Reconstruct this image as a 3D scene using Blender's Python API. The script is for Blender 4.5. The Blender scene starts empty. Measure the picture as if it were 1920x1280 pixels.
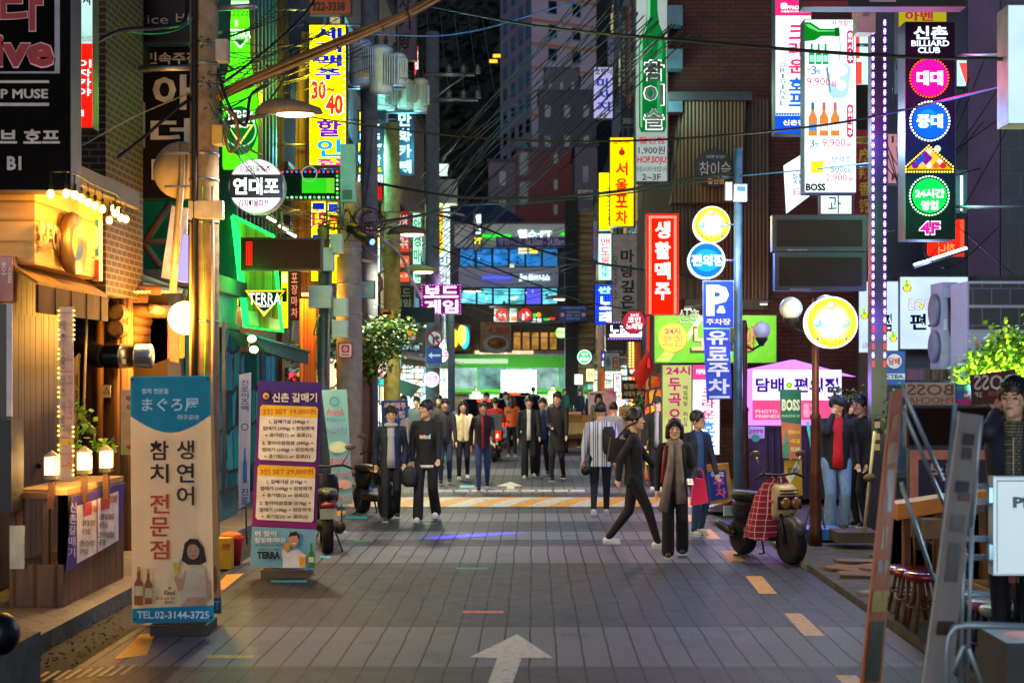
import bpy,math,random
from mathutils import Vector,Matrix
random.seed(11)
SC=bpy.context.scene
COL=SC.collection
F,HZ,VX,CH=2667.0,705.0,1000.0,2.15
PI=math.pi
# ------------------------------------------------------------------ camera
cam=bpy.data.cameras.new('camera')
camo=bpy.data.objects.new('camera',cam)
COL.objects.link(camo)
camo.location=(0,0,CH)
camo.rotation_euler=(PI/2,0,0)
cam.sensor_width=36.0
cam.lens=50.0
cam.shift_x=(960-VX)/1920
cam.shift_y=(HZ-640)/1920
cam.clip_start=0.1
cam.clip_end=3000
cam.dof.use_dof=True
cam.dof.focus_distance=17.5
cam.dof.aperture_fstop=2.5
SC.camera=camo
# ------------------------------------------------------------------ sky at dusk, added soft fill from behind the camera, exposure
wd=bpy.data.worlds.new('World')
SC.world=wd
wd.use_nodes=True
nt=wd.node_tree
sky=nt.nodes.new('ShaderNodeTexSky')
sky.sky_type='NISHITA'
sky.sun_disc=False
sky.sun_elevation=math.radians(6.0)
sky.sun_rotation=math.radians(205)
sky.ozone_density=5.0
bg=nt.nodes['Background']
nt.links.new(sky.outputs[0],bg.inputs[0])
bg.inputs[1].default_value=0.05
sun=bpy.data.lights.new('front_fill','SUN')  # low sun lamp added in place of shop light behind the camera
sun.energy=0.55
sun.angle=math.radians(40)
sun.color=(.96,.92,.95)
suno=bpy.data.objects.new('front_fill',sun)
suno.rotation_euler=(math.radians(82),0,math.radians(-6))
COL.objects.link(suno)
SC.view_settings.view_transform='Standard'
SC.view_settings.look='None'
SC.view_settings.exposure=1.0
SC.view_settings.gamma=1.0
SC.cycles.use_denoising=True
SC.cycles.max_bounces=6
SC.cycles.diffuse_bounces=3
SC.cycles.glossy_bounces=3
SC.cycles.sample_clamp_indirect=4.0
SC.cycles.sample_clamp_direct=30.0
SC.cycles.caustics_reflective=False
SC.cycles.caustics_refractive=False
# ------------------------------------------------------------------ materials
def lin(h):
 h=h.lstrip('#')
 o=[]
 for i in(0,2,4):
  c=int(h[i:i+2],16)/255
  o.append(c/12.92 if c<=.04045 else((c+.055)/1.055)**2.4)
 return(*o,1.0)
_mc={}
BOOST=1.6
def newmat(n):
 m=bpy.data.materials.new(n)
 m.use_nodes=True
 t=m.node_tree
 return m,t,t.nodes['Principled BSDF']
def d(h,rough=.6,metal=0.,var=.25,bump=0.,scale=6.,spec=.4):
 """Ordinary surface: base colour with mottled wear."""
 k=('d',h,rough,metal,var,bump,scale,spec)
 if k in _mc:return _mc[k]
 m,t,p=newmat('surface_'+h.strip('#'))
 c=lin(h)
 p.inputs['Roughness'].default_value=rough
 p.inputs['Metallic'].default_value=metal
 p.inputs['Specular IOR Level'].default_value=spec
 tc=t.nodes.new('ShaderNodeTexCoord')
 n=t.nodes.new('ShaderNodeTexNoise')
 n.inputs['Scale'].default_value=scale
 n.inputs['Detail'].default_value=5
 t.links.new(tc.outputs['Object'],n.inputs['Vector'])
 r=t.nodes.new('ShaderNodeValToRGB')
 r.color_ramp.elements[0].position=.3
 r.color_ramp.elements[1].position=.7
 r.color_ramp.elements[0].color=(*[x*(1-var)for x in c[:3]],1)
 r.color_ramp.elements[1].color=(*[min(1,x*(1+var*.6))for x in c[:3]],1)
 t.links.new(n.outputs['Fac'],r.inputs[0])
 t.links.new(r.outputs[0],p.inputs['Base Color'])
 if bump:
  b=t.nodes.new('ShaderNodeBump')
  b.inputs['Strength'].default_value=bump
  b.inputs['Distance'].default_value=.02
  t.links.new(n.outputs['Fac'],b.inputs['Height'])
  t.links.new(b.outputs[0],p.inputs['Normal'])
 _mc[k]=m
 return m
def e(h,s=1.0,light=True,uneven=0.0):
 """Something that gives off light; uneven = the tubes behind a sign face show a little."""
 k=('e',h,s,light,uneven)
 if k in _mc:return _mc[k]
 m,t,p=newmat('glow_'+h.strip('#'))
 t.nodes.remove(p)
 em=t.nodes.new('ShaderNodeEmission')
 em.inputs[0].default_value=lin(h)
 if light:s*=BOOST*(.47 if min(lin(h)[:3])>.45 and s<2 else .75)
 else:s*=.66 if s<1 else .72
 em.inputs[1].default_value=s
 if uneven:
  tc=t.nodes.new('ShaderNodeTexCoord')
  n=t.nodes.new('ShaderNodeTexNoise')
  n.inputs['Scale'].default_value=1.6
  n.inputs['Detail'].default_value=2
  t.links.new(tc.outputs['Object'],n.inputs['Vector'])
  mr=t.nodes.new('ShaderNodeMapRange')
  mr.inputs[1].default_value=.3;mr.inputs[2].default_value=.7
  mr.inputs[3].default_value=s*(1-min(.6,uneven*2));mr.inputs[4].default_value=s*(1+uneven)
  t.links.new(n.outputs['Fac'],mr.inputs[0])
  t.links.new(mr.outputs[0],em.inputs[1])
 t.links.new(em.outputs[0],t.nodes['Material Output'].inputs[0])
 m.cycles.emission_sampling='AUTO' if light else 'NONE'
 _mc[k]=m
 return m
def cloth(h,var=.08,tr=.45):
 """Thin printed cloth: light from behind comes through it."""
 k=('cl',h,var,tr)
 if k in _mc:return _mc[k]
 b=d(h,.8,0,var,0,3.01,.2);m=b.copy();m.name='cloth_'+h.strip('#');t=m.node_tree;p=t.nodes['Principled BSDF']
 src=p.inputs['Base Color'].links[0].from_socket
 tb=t.nodes.new('ShaderNodeBsdfTranslucent');t.links.new(src,tb.inputs[0])
 mx=t.nodes.new('ShaderNodeMixShader');mx.inputs[0].default_value=tr
 t.links.new(p.outputs[0],mx.inputs[1]);t.links.new(tb.outputs[0],mx.inputs[2]);t.links.new(mx.outputs[0],t.nodes['Material Output'].inputs[0])
 _mc[k]=m
 return m
def shop(h,s=1.0,w=.42,hg=.55):
 """Lit shop interior seen through its window: shelves, posters and people as a patchwork of brighter and darker goods."""
 k=('s',h,s,w,hg)
 if k in _mc:return _mc[k]
 m,t,p=newmat('shop_'+h.strip('#'));t.nodes.remove(p)
 g=t.nodes.new('ShaderNodeNewGeometry')
 q=t.nodes.new('ShaderNodeSeparateXYZ');t.links.new(g.outputs['Position'],q.inputs[0])
 a=t.nodes.new('ShaderNodeMath');t.links.new(q.outputs[0],a.inputs[0]);t.links.new(q.outputs[1],a.inputs[1])
 c=t.nodes.new('ShaderNodeCombineXYZ');t.links.new(a.outputs[0],c.inputs[0]);t.links.new(q.outputs[2],c.inputs[1])
 n=t.nodes.new('ShaderNodeTexNoise');n.inputs['Scale'].default_value=1.3;n.inputs['Detail'].default_value=6;t.links.new(g.outputs['Position'],n.inputs['Vector'])
 ad=t.nodes.new('ShaderNodeVectorMath');ad.operation='MULTIPLY_ADD';ad.inputs[1].default_value=(.5,.5,.5)
 t.links.new(n.outputs['Color'],ad.inputs[0]);t.links.new(c.outputs[0],ad.inputs[2])
 b=t.nodes.new('ShaderNodeTexBrick');b.offset=.37;b.squash=.7;b.squash_frequency=3
 cc=lin(h)
 b.inputs['Color1'].default_value=cc;b.inputs['Color2'].default_value=(cc[0]*.12,cc[1]*.10,cc[2]*.10,1);b.inputs['Mortar'].default_value=(.02,.02,.02,1)
 b.inputs['Scale'].default_value=1;b.inputs['Mortar Size'].default_value=.03;b.inputs['Brick Width'].default_value=w;b.inputs['Row Height'].default_value=hg
 t.links.new(ad.outputs[0],b.inputs['Vector'])
 hs=t.nodes.new('ShaderNodeHueSaturation');t.links.new(b.outputs['Color'],hs.inputs['Color'])
 mr=t.nodes.new('ShaderNodeMapRange');mr.inputs[1].default_value=.3;mr.inputs[2].default_value=.7;mr.inputs[3].default_value=.42;mr.inputs[4].default_value=.58;t.links.new(n.outputs['Fac'],mr.inputs[0]);t.links.new(mr.outputs[0],hs.inputs['Hue'])
 em=t.nodes.new('ShaderNodeEmission');em.inputs[1].default_value=s*BOOST;t.links.new(hs.outputs[0],em.inputs[0])
 t.links.new(em.outputs[0],t.nodes['Material Output'].inputs[0])
 _mc[k]=m
 return m
def el(h,s=1.0):return e(h,s,False)
def brick(name,c1,c2,mort,w=.21,hgt=.067,ms=.012,rough=.85):
 m,t,p=newmat(name)
 g=t.nodes.new('ShaderNodeNewGeometry')
 s=t.nodes.new('ShaderNodeSeparateXYZ');t.links.new(g.outputs['Position'],s.inputs[0])
 a=t.nodes.new('ShaderNodeMath');t.links.new(s.outputs[0],a.inputs[0]);t.links.new(s.outputs[1],a.inputs[1])
 c=t.nodes.new('ShaderNodeCombineXYZ');t.links.new(a.outputs[0],c.inputs[0]);t.links.new(s.outputs[2],c.inputs[1])
 b=t.nodes.new('ShaderNodeTexBrick')
 b.inputs['Color1'].default_value=lin(c1);b.inputs['Color2'].default_value=lin(c2);b.inputs['Mortar'].default_value=lin(mort)
 b.inputs['Scale'].default_value=1;b.inputs['Mortar Size'].default_value=ms
 b.inputs['Brick Width'].default_value=w;b.inputs['Row Height'].default_value=hgt
 b.inputs['Bias'].default_value=-.2
 t.links.new(c.outputs[0],b.inputs['Vector']);t.links.new(b.outputs['Color'],p.inputs['Base Color'])
 bu=t.nodes.new('ShaderNodeBump');bu.invert=True;bu.inputs['Strength'].default_value=.6;bu.inputs['Distance'].default_value=.01
 t.links.new(b.outputs['Fac'],bu.inputs['Height']);t.links.new(bu.outputs[0],p.inputs['Normal'])
 p.inputs['Roughness'].default_value=rough
 return m
def striped(name,c1,c2,pitch=.1,axis='v',rough=.7,wob=.25,bump=.6,metal=0):
 """Planks, bamboo canes, corrugated sheet: stripes along one axis with grain between. axis v = vertical boards, h = horizontal boards."""
 m,t,p=newmat(name)
 g=t.nodes.new('ShaderNodeNewGeometry')
 s=t.nodes.new('ShaderNodeSeparateXYZ');t.links.new(g.outputs['Position'],s.inputs[0])
 a=t.nodes.new('ShaderNodeMath');t.links.new(s.outputs[0],a.inputs[0]);t.links.new(s.outputs[1],a.inputs[1])
 mp=t.nodes.new('ShaderNodeCombineXYZ')
 src=a.outputs[0]if axis=='v' else s.outputs[2]
 oth=s.outputs[2]if axis=='v' else a.outputs[0]
 dv=t.nodes.new('ShaderNodeMath');dv.operation='DIVIDE';dv.inputs[1].default_value=pitch;t.links.new(src,dv.inputs[0])
 fr=t.nodes.new('ShaderNodeMath');fr.operation='FRACT';t.links.new(dv.outputs[0],fr.inputs[0])
 fl=t.nodes.new('ShaderNodeMath');fl.operation='FLOOR';t.links.new(dv.outputs[0],fl.inputs[0])
 wn=t.nodes.new('ShaderNodeTexWhiteNoise');wn.noise_dimensions='1D';t.links.new(fl.outputs[0],wn.inputs['W'])
 sc=t.nodes.new('ShaderNodeMath');sc.operation='MULTIPLY';sc.inputs[1].default_value=.5;t.links.new(oth,sc.inputs[0])
 t.links.new(dv.outputs[0],mp.inputs[0]);t.links.new(sc.outputs[0],mp.inputs[1])
 n=t.nodes.new('ShaderNodeTexNoise');n.inputs['Scale'].default_value=3;n.inputs['Detail'].default_value=6;t.links.new(mp.outputs[0],n.inputs['Vector'])
 ad=t.nodes.new('ShaderNodeMath');ad.operation='MULTIPLY_ADD';ad.inputs[1].default_value=.5;t.links.new(wn.outputs['Value'],ad.inputs[0]);t.links.new(n.outputs['Fac'],ad.inputs[2])
 r=t.nodes.new('ShaderNodeValToRGB');r.color_ramp.elements[0].position=.35;r.color_ramp.elements[1].position=.95
 r.color_ramp.elements[0].color=lin(c1);r.color_ramp.elements[1].color=lin(c2)
 t.links.new(ad.outputs[0],r.inputs[0]);t.links.new(r.outputs[0],p.inputs['Base Color'])
 pp=t.nodes.new('ShaderNodeMath');pp.operation='PINGPONG';pp.inputs[1].default_value=.5;t.links.new(fr.outputs[0],pp.inputs[0])
 sm=t.nodes.new('ShaderNodeMapRange');sm.inputs[1].default_value=0;sm.inputs[2].default_value=wob;t.links.new(pp.outputs[0],sm.inputs[0])
 bu=t.nodes.new('ShaderNodeBump');bu.inputs['Strength'].default_value=bump;bu.inputs['Distance'].default_value=pitch*.25
 t.links.new(sm.outputs[0],bu.inputs['Height']);t.links.new(bu.outputs[0],p.inputs['Normal'])
 p.inputs['Roughness'].default_value=rough;p.inputs['Metallic'].default_value=metal
 return m
def dots(name,c1,base,pitch=.03,ms=.014,s=0.0):
 m,t,p=newmat(name)
 g=t.nodes.new('ShaderNodeNewGeometry')
 sp=t.nodes.new('ShaderNodeSeparateXYZ');t.links.new(g.outputs['Position'],sp.inputs[0])
 c=t.nodes.new('ShaderNodeCombineXYZ');t.links.new(sp.outputs[0],c.inputs[0]);t.links.new(sp.outputs[2],c.inputs[1])
 b=t.nodes.new('ShaderNodeTexBrick');b.offset=0
 b.inputs['Color1'].default_value=lin(c1);b.inputs['Color2'].default_value=lin(c1);b.inputs['Mortar'].default_value=lin(base)
 b.inputs['Scale'].default_value=1;b.inputs['Mortar Size'].default_value=ms;b.inputs['Brick Width'].default_value=pitch;b.inputs['Row Height'].default_value=pitch
 t.links.new(c.outputs[0],b.inputs['Vector'])
 t.links.new(b.outputs['Color'],p.inputs['Base Color'])
 if s:
  t.links.new(b.outputs['Color'],p.inputs['Emission Color']);p.inputs['Emission Strength'].default_value=s
  m.cycles.emission_sampling='NONE'
 p.inputs['Roughness'].default_value=.9;p.inputs['Specular IOR Level'].default_value=.1
 return m
def plaid(name):
 m,t,p=newmat(name)
 tc=t.nodes.new('ShaderNodeTexCoord')
 b=t.nodes.new('ShaderNodeTexBrick');b.offset=0
 b.inputs['Color1'].default_value=lin('#8a1a2a');b.inputs['Color2'].default_value=lin('#701525');b.inputs['Mortar'].default_value=lin('#d8a8a0')
 b.inputs['Scale'].default_value=1;b.inputs['Mortar Size'].default_value=.003;b.inputs['Brick Width'].default_value=.07;b.inputs['Row Height'].default_value=.07
 mp=t.nodes.new('ShaderNodeMapping');mp.inputs['Rotation'].default_value=(PI/2,0,0)
 t.links.new(tc.outputs['Object'],mp.inputs[0]);t.links.new(mp.outputs[0],b.inputs['Vector'])
 t.links.new(b.outputs['Color'],p.inputs['Base Color'])
 p.inputs['Roughness'].default_value=.9
 return m
def road_mat():
 m,t,p=newmat('asphalt_pavers')
 g=t.nodes.new('ShaderNodeNewGeometry')
 s=t.nodes.new('ShaderNodeSeparateXYZ');t.links.new(g.outputs['Position'],s.inputs[0])
 def mth(op,a,b=None,c=None):
  n=t.nodes.new('ShaderNodeMath');n.operation=op
  for i,v in enumerate((a,b,c)):
   if v is None:continue
   if isinstance(v,(int,float)):n.inputs[i].default_value=v
   else:t.links.new(v,n.inputs[i])
  return n.outputs[0]
# two tones of paving laid in bands across the street
 band=None
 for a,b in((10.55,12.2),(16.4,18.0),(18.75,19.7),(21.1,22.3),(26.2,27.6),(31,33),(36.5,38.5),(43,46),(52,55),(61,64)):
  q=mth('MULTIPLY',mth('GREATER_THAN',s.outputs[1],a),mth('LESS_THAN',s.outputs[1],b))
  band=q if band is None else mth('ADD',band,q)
 def noise(sc,det=4,stretch=None):
  n=t.nodes.new('ShaderNodeTexNoise');n.inputs['Scale'].default_value=sc;n.inputs['Detail'].default_value=det
  t.links.new(g.outputs['Position'],n.inputs['Vector']);return n.outputs['Fac']
 big,mid,fine=noise(.35,5),noise(5,5),noise(75,3)
 wob=mth('MULTIPLY_ADD',noise(.9,2),.05,s.outputs[0])
 u=mth('FRACT',mth('DIVIDE',wob,.205))
 du=mth('PINGPONG',u,.5)
 groove=mth('LESS_THAN',du,.042)
 row=mth('FLOOR',mth('DIVIDE',wob,.205))
 wn=t.nodes.new('ShaderNodeTexWhiteNoise');wn.noise_dimensions='1D';t.links.new(row,wn.inputs['W'])
 v=mth('FRACT',mth('ADD',mth('DIVIDE',s.outputs[1],.62),wn.outputs['Value']))
 groove2=mth('MULTIPLY',mth('LESS_THAN',mth('PINGPONG',v,.5),.008),.35)
 gr=mth('MAXIMUM',groove,groove2)
 mix=t.nodes.new('ShaderNodeMix');mix.data_type='RGBA'
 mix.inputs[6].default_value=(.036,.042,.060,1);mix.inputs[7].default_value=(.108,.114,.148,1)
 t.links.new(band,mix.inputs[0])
 st=t.nodes.new('ShaderNodeMapRange');st.inputs[1].default_value=.58;st.inputs[2].default_value=.66;st.inputs[3].default_value=0;st.inputs[4].default_value=.28;t.links.new(noise(1.7,6),st.inputs[0])
 k=mth('MULTIPLY_ADD',big,.9,mth('MULTIPLY_ADD',mid,.7,mth('MULTIPLY',fine,3.6)))
 k=mth('SUBTRACT',mth('SUBTRACT',k,1.55),st.outputs[0])
 vm=t.nodes.new('ShaderNodeVectorMath');vm.operation='SCALE';t.links.new(mix.outputs[2],vm.inputs[0]);t.links.new(k,vm.inputs['Scale'])
 m2=t.nodes.new('ShaderNodeMix');m2.data_type='RGBA';m2.inputs[7].default_value=(.004,.004,.004,1)
 t.links.new(gr,m2.inputs[0]);t.links.new(vm.outputs[0],m2.inputs[6]);t.links.new(m2.outputs[2],p.inputs['Base Color'])
 bu=t.nodes.new('ShaderNodeBump');bu.inputs['Strength'].default_value=.9;bu.inputs['Distance'].default_value=.012
 hh=mth('SUBTRACT',mth('MULTIPLY',fine,.45),gr)
 t.links.new(hh,bu.inputs['Height']);t.links.new(bu.outputs[0],p.inputs['Normal'])
 rr_=t.nodes.new('ShaderNodeMapRange');rr_.inputs[3].default_value=.42;rr_.inputs[4].default_value=.75;t.links.new(mid,rr_.inputs[0]);t.links.new(rr_.outputs[0],p.inputs['Roughness'])
 p.inputs['Specular IOR Level'].default_value=.16
 return m
def worn_paint(name,h,wear=.42,rough=.6):
 m,t,p=newmat(name)
 g=t.nodes.new('ShaderNodeNewGeometry')
 n=t.nodes.new('ShaderNodeTexNoise');n.inputs['Scale'].default_value=17;n.inputs['Detail'].default_value=9;n.inputs['Roughness'].default_value=.68
 t.links.new(g.outputs['Position'],n.inputs['Vector'])
 r=t.nodes.new('ShaderNodeValToRGB');r.color_ramp.elements[0].position=wear-.08;r.color_ramp.elements[1].position=wear+.05
 c=lin(h)
 r.color_ramp.elements[0].color=(*[x*.3+.02 for x in c[:3]],1);r.color_ramp.elements[1].color=c
 t.links.new(n.outputs['Fac'],r.inputs[0]);t.links.new(r.outputs[0],p.inputs['Base Color'])
 p.inputs['Roughness'].default_value=rough
 return m
# ------------------------------------------------------------------ geometry helpers
def P(px,py,Y):return Vector(((px-VX)/F*Y,Y,CH-(py-HZ)/F*Y))
def G(px,py,z=0.0):
 Y=(CH-z)*F/(py-HZ)
 return Vector(((px-VX)/F*Y,Y,z))
def X_(px,Y):return(px-VX)/F*Y
def Z_(py,Y):return CH-(py-HZ)/F*Y
class Pl:
 """An upright plane at distance Y; yaw turns its face towards +X."""
 def __init__(s,Y,px=1000,yaw=0.0):
  s.o=P(px,HZ,Y);a=math.radians(yaw)
  s.n=Vector((math.sin(a),-math.cos(a),0));s.Y=Y
 def hit(s,px,py,off=0.0):
  dr=Vector(((px-VX)/F,1,-(py-HZ)/F));C=Vector((0,0,CH))
  t=s.n.dot(s.o+s.n*off-C)/s.n.dot(dr)
  return C+dr*t
_gl={}
def glyphs(txt,bold=.02):
 bold=min(bold*.8,.05 if txt.isascii()else .032)
 k=(txt,bold)
 if k in _gl:return _gl[k]
 c=bpy.data.curves.new('writing','FONT')
 c.body=txt;c.dimensions='2D';c.fill_mode='FRONT';c.resolution_u=2;c.offset=bold
 o=bpy.data.objects.new('writing',c)
 me=o.to_mesh()
 vs=[(v.co.x,v.co.y)for v in me.vertices];fs=[tuple(p.vertices)for p in me.polygons]
 o.to_mesh_clear();bpy.data.objects.remove(o);bpy.data.curves.remove(c)
 if not vs:vs=[(0,0)]
 xs=[v[0]for v in vs];ys=[v[1]for v in vs]
 x0,x1,y0,y1=min(xs),max(xs),min(ys),max(ys)
 w,h=max(x1-x0,1e-4),max(y1-y0,1e-4)
 _gl[k]=([((x-x0)/w,(y-y0)/h)for x,y in vs],fs)
 return _gl[k]
class MB:
 def __init__(s):s.v,s.f,s.m,s.mats,s.sm=[],[],[],[],[]
 def add(s,vs,fs,mat,smooth=False):
  if mat not in s.mats:s.mats.append(mat)
  i,b=s.mats.index(mat),len(s.v)
  s.v.extend(Vector(v)for v in vs)
  for f in fs:
   s.f.append(tuple(b+k for k in f));s.m.append(i);s.sm.append(smooth)
  return s
 def quad(s,a,b,c,dd,mat):return s.add([a,b,c,dd],[(0,1,2,3)],mat)
 def box(s,a,b,mat,M=None):
  x0,y0,z0=a;x1,y1,z1=b
  vs=[Vector(v)for v in((x0,y0,z0),(x1,y0,z0),(x1,y1,z0),(x0,y1,z0),(x0,y0,z1),(x1,y0,z1),(x1,y1,z1),(x0,y1,z1))]
  if M is not None:vs=[M@v for v in vs]
  return s.add(vs,[(0,3,2,1),(4,5,6,7),(0,1,5,4),(1,2,6,5),(2,3,7,6),(3,0,4,7)],mat)
 def cbox(s,c,size,mat,rz=0,rx=0,ry=0):
  M=Matrix.Translation(c)@Matrix.Rotation(rz,4,'Z')@Matrix.Rotation(rx,4,'X')@Matrix.Rotation(ry,4,'Y')
  h=[q/2 for q in size]
  return s.box((-h[0],-h[1],-h[2]),(h[0],h[1],h[2]),mat,M)
 def slab(s,pl,x0,y0,x1,y1,back,front,mat):
  return s.prism([pl.hit(x0,y1,front),pl.hit(x1,y1,front),pl.hit(x1,y0,front),pl.hit(x0,y0,front)],-pl.n*(front-back),mat)
 def prism(s,pts,ext,mat,smooth=False):
  n=len(pts);vs=[Vector(p)for p in pts]+[Vector(p)+ext for p in pts]
  fs=[tuple(range(n)),tuple(range(2*n-1,n-1,-1))]
  s.add(vs,fs,mat)
  b=len(s.v)-2*n;i=s.mats.index(mat)
  for k in range(n):
   j=(k+1)%n
   s.f.append((b+k,b+n+k,b+n+j,b+j));s.m.append(i);s.sm.append(smooth)
  return s
 def poly(s,pl,pts,off,mat):return s.add([pl.hit(x,y,off)for x,y in pts],[tuple(range(len(pts)))],mat)
 def rect(s,pl,x0,y0,x1,y1,off,mat):return s.poly(pl,[(x0,y1),(x1,y1),(x1,y0),(x0,y0)],off,mat)
 def disc(s,pl,cx,cy,rx,ry,off,mat,n=28):return s.poly(pl,[(cx+rx*math.cos(2*PI*k/n),cy-ry*math.sin(2*PI*k/n))for k in range(n)],off,mat)
 def drum(s,pl,cx,cy,rx,ry,back,front,mat,n=32):
  return s.prism([pl.hit(cx+rx*math.cos(2*PI*k/n),cy-ry*math.sin(2*PI*k/n),front)for k in range(n)],-pl.n*(front-back),mat,True)
 def ring(s,pl,cx,cy,r0,r1,off,mat,n=32):
  vs=[];fs=[]
  for k in range(n):
   a=2*PI*k/n
   vs+=[pl.hit(cx+r0*math.cos(a),cy-r0*math.sin(a),off),pl.hit(cx+r1*math.cos(a),cy-r1*math.sin(a),off)]
   j=(k+1)%n
   fs.append((2*k,2*k+1,2*j+1,2*j))
  return s.add(vs,fs,mat)
 def text(s,pl,txt,x0,y0,x1,y1,off,mat,bold=.02,flip=False,slant=0.):
  vs,fs=glyphs(txt,bold)
  out=[]
  for a,b in vs:
   a+=slant*(b-.5)
   if flip:a=1-a
   out.append(pl.hit(x0+(x1-x0)*a,y1+(y0-y1)*b,off))
  return s.add(out,fs,mat)
 def vtext(s,pl,txt,x0,y0,x1,y1,off,mat,bold=.02,gap=.16):
  n=len(txt);h=(y1-y0)/(n-(gap if n>1 else 0))
  for i,c in enumerate(txt):
   nr=(x1-x0)*.36 if c in 'Il1i|' else 0
   if c!=' ':s.text(pl,c,x0+nr,y0+h*i,x1-nr,y0+h*i+h*(1-gap),off,mat,bold)
  return s
 def tube(s,pts,r,mat,n=8,cap=True):
  pts=[Vector(p)for p in pts]
  rs=r if isinstance(r,(list,tuple))else[r]*len(pts)
  vs,fs=[],[]
  up=None
  for i,p in enumerate(pts):
   t=(pts[min(i+1,len(pts)-1)]-pts[max(i-1,0)])
   t=t.normalized()if t.length>1e-9 else Vector((0,0,1))
   if up is None:
    up=t.cross(Vector((0,0,1))if abs(t.z)<.9 else Vector((0,1,0))).normalized()
   else:
    up=(up-t*up.dot(t));up=up.normalized()if up.length>1e-6 else t.orthogonal().normalized()
   w=t.cross(up)
   for k in range(n):
    a=2*PI*k/n
    vs.append(p+(up*math.cos(a)+w*math.sin(a))*rs[i])
  for i in range(len(pts)-1):
   for k in range(n):
    j=(k+1)%n
    fs.append((i*n+k,i*n+j,(i+1)*n+j,(i+1)*n+k))
  if cap:
   fs.append(tuple(range(n-1,-1,-1)));fs.append(tuple(range((len(pts)-1)*n,len(pts)*n)))
  return s.add(vs,fs,mat,True)
 def ell(s,c,r,mat,n=14,m=9,R=None):
  c=Vector(c);r=(r,r,r)if isinstance(r,(int,float))else r
  vs,fs=[],[]
  for i in range(m+1):
   th=PI*i/m
   for k in range(n):
    a=2*PI*k/n
    v=Vector((r[0]*math.sin(th)*math.cos(a),r[1]*math.sin(th)*math.sin(a),r[2]*math.cos(th)))
    if R is not None:v=R@v
    vs.append(c+v)
  for i in range(m):
   for k in range(n):
    j=(k+1)%n
    if i==0:fs.append((k,(i+1)*n+k,(i+1)*n+j))
    elif i==m-1:fs.append((i*n+k,(i+1)*n+k,i*n+j))
    else:fs.append((i*n+k,(i+1)*n+k,(i+1)*n+j,i*n+j))
  return s.add(vs,fs,mat,True)
 def loft(s,rings,mat,n=16):
  """rings: (z, cx, cy, rx, ry); closed at both ends."""
  vs,fs=[],[]
  for z,cx,cy,rx,ry in rings:
   for k in range(n):
    a=2*PI*k/n
    vs.append((cx+rx*math.cos(a),cy+ry*math.sin(a),z))
  m=len(rings)
  for i in range(m-1):
   for k in range(n):
    j=(k+1)%n
    fs.append((i*n+k,i*n+j,(i+1)*n+j,(i+1)*n+k))
  fs.append(tuple(range(n-1,-1,-1)));fs.append(tuple(range((m-1)*n,m*n)))
  return s.add(vs,fs,mat,True)
 def lathe(s,c,prof,mat,n=16,axis=None):
  """prof: (r, h) along axis (default up) from c."""
  A=(Vector(axis).normalized()if axis is not None else Vector((0,0,1)))
  U=A.orthogonal().normalized();W=A.cross(U);c=Vector(c)
  vs,fs=[],[]
  for r,h in prof:
   for k in range(n):
    a=2*PI*k/n
    vs.append(c+A*h+(U*math.cos(a)+W*math.sin(a))*max(r,1e-4))
  m=len(prof)
  for i in range(m-1):
   for k in range(n):
    j=(k+1)%n
    fs.append((i*n+k,i*n+j,(i+1)*n+j,(i+1)*n+k))
  fs.append(tuple(range(n-1,-1,-1)));fs.append(tuple(range((m-1)*n,m*n)))
  return s.add(vs,fs,mat,True)
 def capsule(s,a,b,ra,rb,mat,n=10):
  a,b=Vector(a),Vector(b);t=b-a;L=t.length
  t=t/L if L>1e-6 else Vector((0,0,1))
  prof=[(ra*math.cos(q),-ra*math.sin(q))for q in(1.45,1.0,.5)]+[(ra,0),(rb,L)]+[(rb*math.cos(q),L+rb*math.sin(q))for q in(.5,1.0,1.45)]
  return s.lathe(a,prof,mat,n,t)
 def mesh(s,name,origin=Vector((0,0,0))):
  me=bpy.data.meshes.new(name)
  me.from_pydata([tuple(v-origin)for v in s.v],[],s.f)
  for m in s.mats:me.materials.append(m)
  me.polygons.foreach_set('material_index',s.m)
  me.polygons.foreach_set('use_smooth',s.sm)
  me.update()
  return me
 def build(s,name,parent=None,origin=None,local=False):
  if not s.v:return None
  org=Vector((0,0,0))
  if local:pass
  elif parent is not None:
   q=parent
   while q is not None:org=org+q.location;q=q.parent
  elif origin is not None:org=Vector(origin)
  o=bpy.data.objects.new(name,s.mesh(name,org))
  COL.objects.link(o)
  if parent is not None:o.parent=parent
  else:o.location=org
  return o
def tag(o,label=None,cat=None,group=None,kind=None):
 for k,v in(('label',label),('category',cat),('group',group),('kind',kind)):
  if v:o[k]=v
 return o
def thing(name,label,cat,loc=(0,0,0),group=None):
 o=bpy.data.objects.new(name,None)
 o.empty_display_size=.2
 COL.objects.link(o);o.location=loc
 return tag(o,label,cat,group)
def copy_tree(o,parent=None):
 c=o.copy();COL.objects.link(c);c.parent=parent
 for ch in o.children:copy_tree(ch,c)
 return c
def lamp(name,kind,loc,power,color,parent=None,size=.1,aim=None,spot=None,scale=None,blend=.5):
 L=bpy.data.lights.new(name,kind);L.energy=power;L.color=lin(color)[:3]
 if kind in('POINT','SPOT'):L.shadow_soft_size=size
 if kind=='AREA':L.size=size
 if kind=='SPOT':L.spot_size=math.radians(spot or 90);L.spot_blend=blend
 o=bpy.data.objects.new(name,L);COL.objects.link(o);o.location=loc
 if aim is not None:o.rotation_euler=(Vector(aim)-Vector(loc)).to_track_quat('-Z','Y').to_euler()
 if scale:o.scale=scale
 if parent is not None:
  o.parent=parent;q=parent;org=Vector((0,0,0))
  while q is not None:org=org+q.location;q=q.parent
  o.location=Vector(loc)-org
 return o
CAB=d('#2a2c30',.5)
STEEL=d('#8a9096',.4,.8)
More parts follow.
